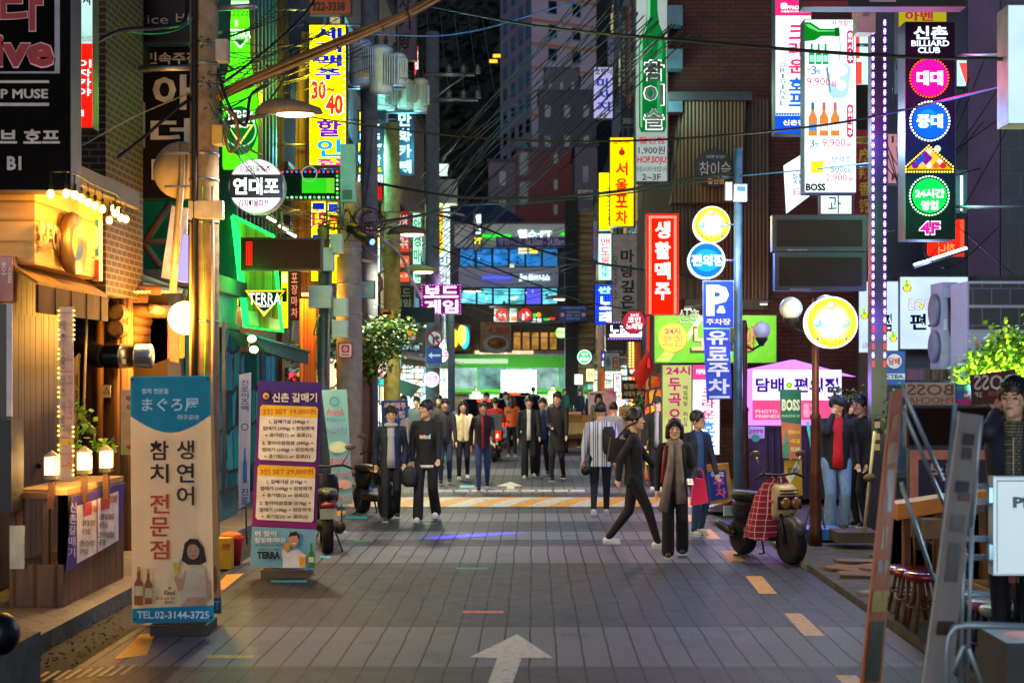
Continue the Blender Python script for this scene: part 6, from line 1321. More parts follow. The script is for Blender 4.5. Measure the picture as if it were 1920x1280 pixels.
# terrace decking (raised) and its timber edge
tk=thing('terrace_deck','low timber terrace deck under the bar stools','deck',(5.2,10.5,.06))
m=MB();m.box((4.35,11.4,.06),(8.5,15.2,.36),striped('deck_boards','#4a321c','#7a5632',.12,'h',.6,.1,.4));m.build('platform',tk)
m=MB();m.box((4.3,11.33,.06),(8.5,11.397,.37),d('#7a5228',.6,var=.3));m.build('edge_board',tk)
# white lit signboard and barrier in the near corner
ws,wp=sign('light_box','white lit signboard on hinged arms in front of the phone caller','sign',(1863,893,2000,1078),8.6,e('#cfe8f2',.62,True,.05),[('r',1869,900,1990,902,INK),('r',1869,900,1870.5,1072,INK),('t','Pho',1899,931,1960,952,d('#0c1420',.5),.08)],.1,d('#a8b4bc',.4),inset=3)
m=MB()
for y in(928,1035):m.slab(Pl(8.55,1858),1855,y-14,1862,y+14,-.04,.02,d('#70808c',.4,.5))
m.build('hinge',ws);m=MB()
for y in(912,940,1010,1045):m.slab(Pl(8.7,1820),1800,y-5,1862,y+5,-.04,0,d('#1a2430',.5))
m.build('arm',ws)
BLT2=d('#9ab0bc',.4,.4,.2)
ba=thing('barrier','bent grey steel tube barrier at the near edge of the terrace','barrier',P(1780,1330,6.6))
a=[P(1774,1330,6.6),P(1774,1215,6.6),P(1778,1190,6.6),P(1790,1175,6.6),P(1815,1171,6.6),P(1990,1176,6.5)]
m=MB();m.tube(a,.017,BLT2,10);m.build('tube',ba)
# edge-on banner stands in the near corner
def edge_banner(label,top,bot,Y0,Y1,c,items,poles,lab2=None):
 (ax,ay),(bx,by)=top;(cx,cy_),(dx,dy)=bot
 r=thing('banner_stand',label,'banner',G((cx+dx)/2,1440))
 q=[P(cx,cy_,Y0),P(dx,dy,Y1),P(bx,by,Y1),P(ax,ay,Y0)]
 nrm=(q[1]-q[0]).cross(q[3]-q[0]).normalized()
 if nrm.y>0:nrm=-nrm
 MB().prism(q,-nrm*.006,c).build('cloth',r);m=MB()
 L=lambda u,v:(q[3]*(1-u)+q[2]*u)*(1-v)+(q[0]*(1-u)+q[1]*u)*v+nrm*.004
 for u0,v0,u1,v1,mt in items:m.add([L(u0,v1),L(u1,v1),L(u1,v0),L(u0,v0)],[(0,1,2,3)],mt)
 m.build('printed_pattern',r);m=MB()
 for x0,y0,x1,y1,Y in poles:m.tube([P(x0,y0,Y),P(x1,y1,Y+.15)],.011,BLT2,8)
 m.build('frame',r)
 MB().box((q[0].x-.15,Y0-.1,.0),(q[0].x+.3,Y0+.35,.12),d('#2a2c30',.6)).build('water_base',r)
PKB,TXW=cloth('#f0a880',.1),d('#c8a890',.7)
edge_banner('pinkish orange banner stand seen almost edge on',((1672,735),(1693,727)),((1612,1300),(1652,1300)),6.75,7.3,PKB,[(.2,.08,.8,.13,d('#d88a40',.7)),(.1,.17,.9,.24,d('#e0862a',.7)),(.25,.26,.75,.4,TXW),(.3,.45,.6,.52,d('#d8c050',.7)),(.2,.56,.8,.6,TXW),(.1,.66,.9,.73,d('#d8b820',.7)),(.15,.76,.85,.96,d('#5a5a3c',.7))],[(1692,728,1768,900,7.3),(1694,770,1770,945,7.3),(1690,730,1640,1290,7.35),(1690,905,1750,1085,7.4)])
edge_banner('pale grey banner stand seen almost edge on next to the barrier',((1799,773),(1838,778)),((1728,1300),(1783,1300)),6.3,6.75,cloth('#e4dcd0',.1),[(.25,.07,.8,.11,d('#5a4a48',.7)),(.3,.12,.75,.16,d('#6a5a58',.7)),(.2,.24,.8,.28,INK),(.35,.28,.9,.31,d('#903a38',.7)),(.2,.36,.8,.42,d('#8a8078',.7)),(.25,.46,.75,.6,d('#948a82',.7)),(.2,.74,.8,.79,d('#5a4438',.7))],[(1791,757,1740,1290,6.8),(1796,772,1822,1000,6.8),(1840,780,1820,1005,6.8),(1822,990,1814,1300,6.8),(1808,1010,1800,1300,6.85),(1806,1210,1762,1310,6.75),(1816,1215,1850,1310,6.75)])
# stools and chairs
def stool(label,px,top,Y,r,seat,legm,zf,group,back=False):
 c=P(px,top,Y);t=thing('bar_stool',label,'stool',(c.x,Y,zf),group);h=c.z
 m=MB();m.lathe((c.x,Y,h-.06),[(r*.9,0),(r,.02),(r,.045),(r*.93,.06),(r*.5,.064)],seat,24);m.build('seat',t)
 for a in range(4):
  q=PI/4+a*PI/2;u=Vector((math.cos(q),math.sin(q),0));m=MB();m.tube([Vector((c.x,Y,h-.06))+u*r*.55,Vector((c.x,Y,zf))+u*r*.95],.017,legm,8);m.build('leg',t)
 m=MB();m.tube([Vector((c.x,Y,zf+.2))+Vector((math.cos(q*PI/8),math.sin(q*PI/8),0))*r*.82 for q in range(17)],.009,legm,6);m.build('footrest',t)
 if back:
  m=MB();m.cbox((c.x+r*.6,Y+r*.7,h+.34),(r*1.2,.03,.16),d('#7a6038',.6));m.build('backrest',t);m=MB()
  for k in(-.45,.45):m.tube([(c.x+r*.6+k*r,Y+r*.6,h-.05),(c.x+r*.6+k*r,Y+r*.75,h+.4)],.013,legm,6)
  m.build('back_frame',t)
SR,LW=d('#7a1418',.2,0,.15,0,6,.6),d('#5a3418',.5)
for k,(x,y,Y,lb)in enumerate(((1700,1061,12.6,'red seated wooden stool at the back of the row of three'),(1716,1066,12.1,'red seated wooden stool in the middle of the row of three'),(1738,1072,11.7,'red seated wooden stool nearest the barrier in the row of three'))):stool(lb,x,y,Y,.19,SR,LW,.06,'red seated stools on the terrace',True)
for x,y,Y,c,lb in((1836,1112,10.6,'#5a7c94','blue padded round stool beside the white lit signboard'),(1858,1125,10.1,'#a04a5c','pink padded round stool between the blue and green ones'),(1884,1137,9.6,'#6a8478','green padded round stool nearest the barrier')):stool(lb,x,y,Y,.17,d(c,.35),BLACKM,.06,'padded round stools by the barrier')
for k,(x,c)in enumerate(((1882,'#4a6058'),(1899,'#9a4a58'),(1917,'#b08050'))):
 t=thing('folded_chair',['dark green folding chair back beside the lit signboard','pink folding chair back in the middle below the lit signboard','tan folding chair back at the picture edge below the lit signboard'][k],'chair',P(x,1115,9.2),'folding chairs by the signboard');m=MB();m.slab(Pl(9.2,x),x-8,1056,x+6,1092,-.03,0,d(c,.5));m.build('backrest',t);m=MB();m.tube([P(x-6,1058,9.25),P(x-6,1180,9.3)],.012,BLACKM,6);m.tube([P(x+5,1058,9.25),P(x+5,1180,9.3)],.012,BLACKM,6);m.tube([P(x-14,1054,9.22),P(x+10,1060,9.22)],.012,BLACKM,6);m.build('frame',t)
t=thing('planter_box','grey box with a rust brown bag on it behind the barrier','box',P(1905,1330,7.6));MB().slab(Pl(7.6,1905),1888,1205,1990,1340,-.5,0,d('#4a4e50',.7)).build('box_body',t);m=MB();m.ell(P(1925,1205,7.8),(.16,.2,.06),d('#8a4420',.6));m.build('bag',t)
# deck fence with menu banner in the near corner of the other side
fx0,fx1,fy0,fy1=X_(18,12.47),-4.12,12.47,14.3
DK=striped('fence_boards','#4a2e16','#6a4422',.18,'v',.6,.1,.5)
df=thing('deck_fence','brown timber deck fence with an open frame and menu banner','fence',(-4.4,13,.13))
m=MB();m.box((fx0,fy0,.13),(fx1,fy1,.50),DK);m.build('lower_panel',df)
m=MB()
for x in(fx0,fx0+.06,X_(80,12.47)):m.box((x,fy0,.50),(x+.05,fy0+.06,1.08),d('#4a2e16',.6))
m.box((X_(108,12.47),fy0,.5),(fx1,fy0+.12,1.10),d('#5a3a1c',.6));m.box((fx0,fy0-.02,1.08),(X_(90,12.47),fy0+.1,1.13),d('#4a2e16',.6));m.box((fx0+.02,fy0+.1,1.10),(fx1,fy1,1.15),d('#9a7a48',.6));m.build('frame',df)
MB().box((fx1-.05,fy0,.5),(fx1,fy1,1.10),DK).build('side_panel',df)
MB().slab(Pl(12.43,30),18,985,45,1066,-.02,.0,d('#c8bca0',.6)).build('paper_sheet',df)
sp=Side(fx1+.03);mbn=thing('menu_banner','purple menu banner with two white price panels on the deck fence','banner',(fx1+.02,13.2,.5))
def sq(x0,x1,yt0,yt1,yb0,yb1,off,mat,m):m.add([sp.hit(x0,yb0,off),sp.hit(x1,yb1,off),sp.hit(x1,yt1,off),sp.hit(x0,yt0,off)],[(0,1,2,3)],mat)
m=MB();q=[sp.hit(126,1070),sp.hit(224,1012),sp.hit(235,904),sp.hit(137,931)];m.prism(q,Vector((-.012,0,0)),d('#3a2878',.6,var=.1));m.build('cloth',mbn)
m=MB();sq(144,181,948,936,1056,1036,.004,d('#cfc4c8',.6),m);sq(183,222,935,920,1035,1012,.004,d('#cfc4c8',.6),m)
for x0,x1,y in((157,172,944),(190,206,932)):sq(x0,x1,y,y-4,y+24,y+20,.008,d('#b83a30',.6),m)
m.build('printed_pattern',mbn);m=MB()
for k,(tx,x0,y0,w,h)in enumerate((('19,000원',172,944,12,18),('29,000원',206,926,14,18),('1.갈매기살+껍데기',153,974,26,12),('+공기밥+음료',153,990,16,12),('2.항아리삼겹살+껍데기',149,1012,29,12),('+공기밥+음료',149,1028,16,12),('1.갈매기살+껍데기',186,962,28,12),('+공기밥+음료',186,978,16,12),('2.항아리삼겹살',184,996,30,12),('+공기밥',184,1010,14,12))):
 m.text(sp,tx,x0,y0,x0+w,y0+h,.012,d('#a83028',.6)if k<2 else d('#2a2420',.6),.03)
for k,c in enumerate('신촌갈매기'):m.text(sp,c,131+k*-.8,942+k*21,144-k*.8,960+k*21,.008,d('#b8b0d8',.6),.02)
m.build('lettering',mbn)
bsb=thing('shop_banner','tall pale menu strip edged with fairy lights beside the bar door','banner',P(123,925,13.6))
pl=Pl(13.6,123);MB().slab(pl,110,575,137,922,-.02,0,d('#a89cae',.7,var=.15,scale=3)).build('cloth',bsb)
draw(pl,[('r',111,585+k*22,136,588+k*22,d(['#8888a0','#a88a78','#8a90a8','#b0a080'][k%4],.7))for k in range(14)]+[('r',112,822,136,834,d('#c8b050',.7)),('v','맥주소주안주세트',114,600,122,800,d('#7a7488',.7)),('v','가격안내',127,700,134,880,d('#b06a78',.7))],bsb)
leds(bsb,pl,[(109,582+k*9)for k in range(39)if k%4!=3]+[(138,582+k*9)for k in range(7)]+[(136.5,800+k*9)for k in range(15)if k%4!=3],1.7,[el('#ffcf50',4)])
stand_banner('cream side banner leaning behind the fairy light strip',[(138,672),(150,660),(146,890),(138,900)],14.6,d('#b89a60',.8),lambda at:[('v','해물',141,700,146,760,d('#5a3a20',.7))],back=False,name='bar_banner')
sign('warning_sticker','white sticker with yellow warning triangle on the log post','sticker',(190,721,208,745),16.35,d('#c8c0a8',.6),[('p',[(193,738),(206,738),(199.5,725)],INK),('p',[(195,737),(204,737),(199.5,727.5)],d('#e0b010',.6))],.004,inset=.3)
sign('notice','white notice with red square on the log wall beside the tuna banner','notice',(226,731,262,852),16.2,d('#b8b0a4',.7),[('t','처음처럼',236,741,258,752,INK,.03),('t','새로운',237,757,246,768,INK),('r',236,835,245,842,d('#c04820',.7))],.01,inset=.3)
dp=thing('drain_pipe','thin cream drain pipe bending down beside the small log post','pipe',P(176,830,14.9));m=MB();m.tube([P(163,586,14.9),P(157,760,14.9),P(157,785,14.9),P(172,800,14.9),P(177,812,14.9),P(176,832,14.9)],.014,d('#c8b078',.5),8);m.build('tube',dp)
t=thing('speaker_box','small black rounded bin lid on the granite step','box',P(8,1180,9.6));m=MB();m.ell(P(2,1188,9.3),(.12,.12,.14),d('#0c0c0e',.4));m.build('lid',t)
dpst=thing('dark_frame_board','dark framed poster board at the edge beside the bar door','board',P(12,890,12.7));MB().slab(Pl(12.7,12),-30,570,20,870,-.05,0,d('#1a1418',.4)).build('panel',dpst);MB().slab(Pl(12.6,12),12,570,22,780,-.02,.0,d('#a8a8b8',.4)).build('glossy_strip',dpst);m=MB();m.slab(Pl(12.2,0),-40,786,21,960,-.3,0,d('#14101c',.5));m.build('lower_box',dpst)
# awnings over the shop row
aw=thing('awning','dark green awning with lit edge over the shop behind the purple banner','awning',P(520,680,21.5))
m=MB();m.prism([P(466,628,19.8),P(578,660,22.2),P(578,684,22.2),P(500,660,20.3)],Vector((-.5,.15,.12)),d('#1c5a50',.6));m.build('canvas',aw);m=MB();m.tube([P(464,626,19.75),P(580,660,22.2)],.02,d('#2a8a7a',.4),6);m.build('rail',aw)
fl=thing('floodlight','pair of small warm floodlights on a bracket over the dark green awning','lamp',P(475,660,19.6));m=MB()
for x,y in((472,635),(476,655)):m.ell(P(x,y,19.5),(.06,.06,.05),e('#ffcf80',4));
m.build('lamp_glass',fl);m=MB();m.tube([P(470,628,19.7),P(466,650,19.6),P(480,662,19.6)],.015,STEEL,6);m.build('bracket',fl)
lamp('flood_light','POINT',P(476,668,19.3),60,'#ffca80',fl,.05)
aw=thing('awning','teal awning with white lit front farther along the shop row','awning',P(765,735,36));m=MB();m.prism([P(735,705,34),P(790,724,37),P(772,745,36),P(735,728,34)],Vector((-.6,.2,.2)),d('#1c8a90',.6));m.build('canvas',aw);m=MB();m.slab(Pl(37.5,750),732,712,778,736,0,.05,e('#d8fff8',1.6));m.build('lit_fascia',aw)
# floodlights over the lime banner
for k,(x,y)in enumerate(((1432,566),(1290,575),(1350,576))):
 fl=thing('floodlight',['long arm floodlight over the end of the lime banner','floodlight above the small white street name over the lime banner','floodlight above the middle of the lime banner'][k],'lamp',P(x,y,26.4));m=MB();m.tube([P(x+28,y-4,27.5),P(x,y,26.4)],.015,STEEL,6);m.build('arm',fl);m=MB();m.cbox(P(x,y+2,26.4),(.14,.1,.05),d('#8a8a80',.4,.4));m.build('lamp_head',fl);m=MB();m.cbox(P(x,y+4,26.4),(.12,.08,.02),e('#ffe8c0',5));m.build('lamp_glass',fl)
 lamp('flood_light','SPOT',P(x,y+7,26.4),45,'#fff0d8',fl,.06,aim=P(x-10,660,27.6),spot=130,blend=.6)
# more of the crowded left row: smaller lit signs, fittings and a globe, each hung from its own wall
for r,Y,c,st,it,lb in(((613,378,640,532),24.9,'#f2e800',.9,[('r',616,382,637,398,el('#2040d0',.9)),('t','주',616,404,638,430,el('#e03018',1),.04),('t','점',616,438,638,464,el('#1838c8',.9),.04)],'yellow lit board with red and blue letters behind the antenna box'),((773,398,790,532),43,'#b8ffd8',.9,[('v','안경마을',776,410,788,520,el('#108a40',.9),.03)],'slim mint lit sign with green letters left of the lime sign'),((776,86,785,142),44,'#ff3040',.8,[('v','술집',778,92,784,130,WT)],'tiny red and white neon sign high on the faded mauve sign building'),((566,380,583,470),28.4,'#ff8a28',.5,[('v','호프집',568,390,581,460,el('#fff0c0',1),.03)],'orange lit sign squeezed beside the lower yellow beer sign'),((543,505,561,600),24.6,'#5a1c16',.4,[('v','포장마차',546,512,558,595,el('#f0a070',.8))],'dim dark red sign beyond the yellow green strip sign'),((686,600,712,628),36.5,'#ff5a3a',.8,[('t','떡볶이',689,608,709,620,WT,.03)],'salmon red lit snack sign between the pole and the camera notice'),((752,642,790,660),41,'#20343c',.5,[('t','SINCE 1998',755,647,786,655,el('#c0e0e0',.9))],'dark slate shop sign with small pale words under the food poster'),((670,706,712,722),35,'#c8fff0',1.1,[('t','커피 COFFEE',674,709,708,719,el('#208070',.9))],'low white lit coffee sign under the round service hours sign'),((722,686,742,706),37.5,'#40e0d0',.9,[('t','꽃',726,689,738,703,WT)],'small turquoise lit florist sign near the thin neon strip'),((770,690,796,700),45,'#e0fff0',1.3,[],'bright narrow white lit strip above the far teal awning'),((792,724,822,738),44,'#a0ffe0',.9,[('t','분식',797,726,817,736,el('#208060',.9))],'pale green lit snack counter sign before the slim blue grey pole'),((716,250,741,300),36,'#16405a',.8,[('v','헬스',720,254,737,296,CYL,.03)],'steel blue sign with cyan letters between the two dark upright signs')):
 sign('small_sign',lb,'sign',r,Y,e(c,st),it,.18,arm=-4.55)
for k,(x,y,Y)in enumerate(((509,408,21.6),(531,424,21.8),(547,436,22))):
 s_=thing('sign_lamp',['tube lamp over the neon board nearest the round white sign','middle tube lamp over the green neon board','tube lamp over the neon board nearest the plank pier'][k],'lamp',P(x,y,Y));MB().tube([P(x-9,y-5,Y),P(x+9,y+5,Y)],.035,d('#9aa0a0',.4,.4),8).build('lamp_head',s_);MB().tube([P(x-8,y-1,Y-.02),P(x+8,y+8,Y-.02)],.02,e('#fff2c8',4),6).build('tube',s_);MB().tube([P(x,y,Y),(-4.5,Y+.2,Z_(y-6,Y))],.015,STEEL,6).build('arm',s_)
bo_=thing('bamboo_screen','orange lit bamboo screen beside the steel column','screen',P(585,720,24.2));MB().slab(Pl(24.2,585),562,560,592,735,-.1,0,striped('orange_canes','#8a4a10','#d88a28',.06,'v',.5,.5,.9)).build('cane_panel',bo_);MB().tube([P(566,552,24),P(590,552,24)],.03,e('#ffb040',5),6).build('lamp_tube',bo_);lamp('screen_light','POINT',P(578,560,23.8),60,'#ffa030',bo_,.1)
gl_=thing('globe_lamp','small white globe lamp left of the green bus','lamp',P(845,670,50));MB().ell(P(845,662,50),.13,e('#e0fff0',4),16,10).build('globe',gl_);MB().tube([P(845,655,50),P(838,640,50.5)],.02,BLACKM,6).build('holder',gl_)
en=thing('lit_entrance','warm orange lit doorway with red canopy left of the karaoke poster','doorway',(X_(1226,28.6),28.6,0));MB().slab(Pl(28.6,1226),1212,700,1242,905,-.3,0,shop('#ff7a28',.8,.2,.3)).build('door',en);MB().prism([P(1186,700,27.4),P(1216,655,27.6),P(1226,690,28.5),P(1200,735,28.4)],Vector((0,.05,.0)),cloth('#d04028',.1)).build('canopy',en)
# what the larger lit signs and LED strips throw on the street around them
for px,py,Y,pw,c in((1744,240,17.4,95,'#3a50ff'),(1744,150,17.4,60,'#ff2080'),(1744,370,17.4,60,'#20ff60'),(1648,250,18.5,28,'#7a48ff'),(1648,600,18.5,45,'#7a48ff'),(1560,610,16.6,70,'#fff0a0'),(1556,250,19.3,110,'#c0e8ff'),(1335,425,20.3,50,'#fff0a0'),(1325,492,20.3,70,'#2060ff'),(1242,500,27.2,60,'#ff2010'),(1165,340,42,120,'#ffc000'),(612,180,24,130,'#f0e010'),(450,200,19.8,55,'#40ff20'),(470,520,20.0,28,'#20ff50'),(480,365,17.9,14,'#e0f4ff'),(760,270,34,90,'#60d8ff'),(695,280,30,90,'#80e8ff'),(826,562,40,160,'#ffa0ff'),(830,450,45,160,'#e0ffb0'),(1750,585,23.6,50,'#b0d0ff'),(1490,730,22.3,50,'#a870ff'),(1320,770,25.8,70,'#ffe0ff'),(1132,570,45,90,'#3060ff'),(1135,480,46.5,90,'#c0fff0'),(1930,120,14.4,25,'#a8c8e0'),(1222,180,28,50,'#c0f0d0'),(700,720,33,60,'#80ffe0'),(770,720,37,90,'#c0fff0'),(1930,990,8.1,14,'#c8e8ff')):
 lamp('sign_light','POINT',P(px,py,Y),pw,c,None,.25)
def small_ac(x,y,z,sg,label,grp):
 t=thing('air_conditioner',label,'air conditioner',(x,y,z),grp);m=MB();m.box((min(x,x+sg*.32),y-.42,z),(max(x,x+sg*.32),y+.42,z+.62),d('#9aa2a0',.5,var=.15));m.build('casing',t)
 MB().lathe((x+sg*.32,y,z+.31),[(.24,0),(.25,.02),(.2,.03),(.001,.03)],d('#4a5256',.5),18,(sg,0,0)).build('fan',t);MB().tube([(x+sg*.16,y-.43,z+.1),(x+sg*.1,y-.5,z-.4),(x+.02*sg,y-.5,z-1.2)],.03,d('#b8b4a8',.6),6).build('pipe',t)
for y,z in((26.2,3.6),(31.5,3.3),(33.5,5.6),(38.6,3.4),(41,6.0),(47.5,3.4),(52,5.2)):small_ac(LX,y,z,1,'small outdoor air conditioner bolted to the shop walls behind the utility poles','air conditioners on the shop row wall')
for y,z in((39.5,3.3),(42.5,5.2),(48.5,3.4),(51,6.3),(55,4.2)):small_ac(RX,y,z,-1,'small outdoor air conditioner bolted to the walls past the bamboo front','air conditioners past the bamboo front')
for r,Y,c,st,it,lb in(((1205,345,1214,400),36,'#ff9020',.7,[('v','호프',1207,352,1213,390,WT)],'thin orange lit strip sign between the golden pub sign and red pub sign'),((1150,700,1166,735),34,'#e8f8ff',1.0,[('v','분식',1154,704,1162,730,el('#c02040',.9))],'small white lit upright sign left of the brown lager board'),((1098,690,1116,716),52,'#ffd890',1.0,[('t','족발',1101,697,1113,707,el('#a03010',.9))],'cream lit snack shop sign under the emerald estate agent sign'),((1062,642,1072,700),62,'#60e8ff',.9,[],'thin cyan lit strip on the dark corner near the lime round sign'),((1076,700,1094,722),58,'#ffffff',1.2,[('t','약국',1079,705,1091,716,el('#20a050',.9))],'white lit pharmacy sign near the slatted corner')):
 sign('small_sign',lb,'sign',r,Y,e(c,st),it,.15,arm=3.25)
# ================================================================== PLANTS
LF=[d('#3c6a1c',.5),d('#5a8a24',.5),d('#274a14',.55)]
LFY=[d('#7ab01c',.5),d('#98c828',.5),d('#4c8016',.5)]
def leaves(m,c,r,n,size,mats,rg):
 c=Vector(c)
 for _ in range(n):
  v=Vector((rg.gauss(0,.45),rg.gauss(0,.45),rg.gauss(0,.45)))
  p=c+Vector((v.x*r[0],v.y*r[1],v.z*r[2]))
  a=Vector((rg.uniform(-1,1),rg.uniform(-1,1),rg.uniform(-.7,.4))).normalized();b=a.orthogonal().normalized();b=(b+a.cross(b)*rg.uniform(-1,1)).normalized()
  s=size*rg.uniform(.6,1.3);w=s*.42
  m.add([p,p+a*s*.5+b*w,p+a*s,p+a*s*.5-b*w],[(0,1,2,3)],rg.choice(mats))
def tree(label,base,top,clumps,mats,size,n,seed,name='street_tree',r=.05):
 rg=random.Random(seed);t=thing(name,label,'tree',base);base,top=Vector(base),Vector(top)
 m=MB();m.tube([base,base.lerp(top,.5)+Vector((.04,0,0)),top],[r,r*.8,r*.5],d('#3a2c20',.8),8)
 for c,_ in clumps:m.tube([base.lerp(top,.75),(base.lerp(top,.8)+Vector(c))/2+Vector((0,0,.05)),Vector(c)],[r*.45,r*.3,r*.12],d('#3a2c20',.8),6)
 m.build('trunk',t);m=MB()
 for c,rr in clumps:leaves(m,c,rr,n,size,mats,rg)
 o=m.build('crown',t);return t
cl=[(P(x,y,Y),(.42,.4,.28))for x,y,Y in((655,640,26.5),(690,625,26.2),(720,615,26.5),(745,620,26.8),(670,665,26.4),(705,655,26.2),(690,690,26.5),(735,645,26.6),(640,610,26.9))]
tree('small leafy street tree in front of the concrete utility poles',(X_(690,26.7),26.7,0),P(695,660,26.6),cl,LF,.085,300,3)
cl=[(P(x,y,Y),(.30,.3,.24))for x,y,Y in((570,660,25),(585,690,25),(560,720,25),(590,640,25.3))]
tree('shrub lit orange beside the steel column and dark green awning',(X_(575,25),25,0),P(575,690,25),cl,[d('#6a6a14',.5),d('#8a7418',.5),d('#4a5414',.5)],.10,110,5,'shrub',.03)
cl=[(P(x,y,Y),(.24,.24,.18))for x,y,Y in((1890,640,15.6),(1865,662,15.5),(1905,668,15.6),(1840,684,15.5),(1825,700,15.5),(1875,690,15.4),(1915,695,15.6),(1930,640,15.7))]
tree('bright lime green lit tree behind the brown reversed banner',(X_(1890,15.8),15.8,.06),P(1890,680,15.7),cl,LFY,.06,330,7)
lamp('tree_uplight','SPOT',P(1880,760,14.9),230,'#f0ffb0',None,.06,aim=P(1880,660,15.6),spot=110)
cl=[(P(x,y,Y),(.12,.1,.1))for x,y,Y in((145,772,14.1),(162,768,14.1),(150,812,14.1),(185,830,14.2),(148,838,14.1),(140,865,14.1),(165,800,14.1),(205,832,14.3))]
tree('climbing vine with pale green leaves beside the fairy light strip',P(140,905,14.2),P(146,760,14.2),cl,LFY,.07,16,9,'vine',.008)
cl=[(P(x,y,Y),(.16,.16,.12))for x,y,Y in((1572,735,20.6),(1586,748,20.6),(1600,742,20.6),(1690,735,18.8),(1682,760,18.8),(1672,790,18.8))]
tree('small dark leafed shrub behind the two smoking men',(X_(1585,20.7),20.7,.06),P(1585,760,20.6),cl,LF,.07,26,11,'shrub',.015)
cl=[(P(x,y,Y),(.25,.2,.2))for x,y,Y in((1195,765,31),(1205,752,31),(1185,770,31))]
tree('leafy pot plant under the brown lager board',(X_(1197,31),31,0),P(1197,775,31),cl,LF,.10,60,13,'shrub',.02)
cl=[(P(x,y,Y),(.3,.25,.25))for x,y,Y in((755,455,30),(745,425,30))]
rg=random.Random(2);m=MB()
for k in range(1500):
 x,Y=rg.uniform(-60,10),rg.uniform(190,300);z=hill_z(x,Y);leaves(m,(x,Y,z+1.5),(2.5,2,2.2),3,2.2,[d('#0e1a12',.9),d('#16241a',.9),d('#090f0c',.9)],rg)
tag(m.build('hillside_woods'),'dark woods covering the hill behind the apartment tower','woods',None,'stuff')
for x,y,lb in((925,115,'lower orange lit window light on the dark hill'),(932,105,'upper orange lit window light on the dark hill')):
 q=thing('hill_lamp',lb,'lamp',P(x,y,186));m=MB();m.cbox(P(x,y,186),(1.0,.2,.35),e('#ff9a20',1.5));m.build('lamp_glass',q);m=MB();m.cbox(P(x,y,186.3),(1.3,.3,.6),BLACKM);m.build('housing',q)
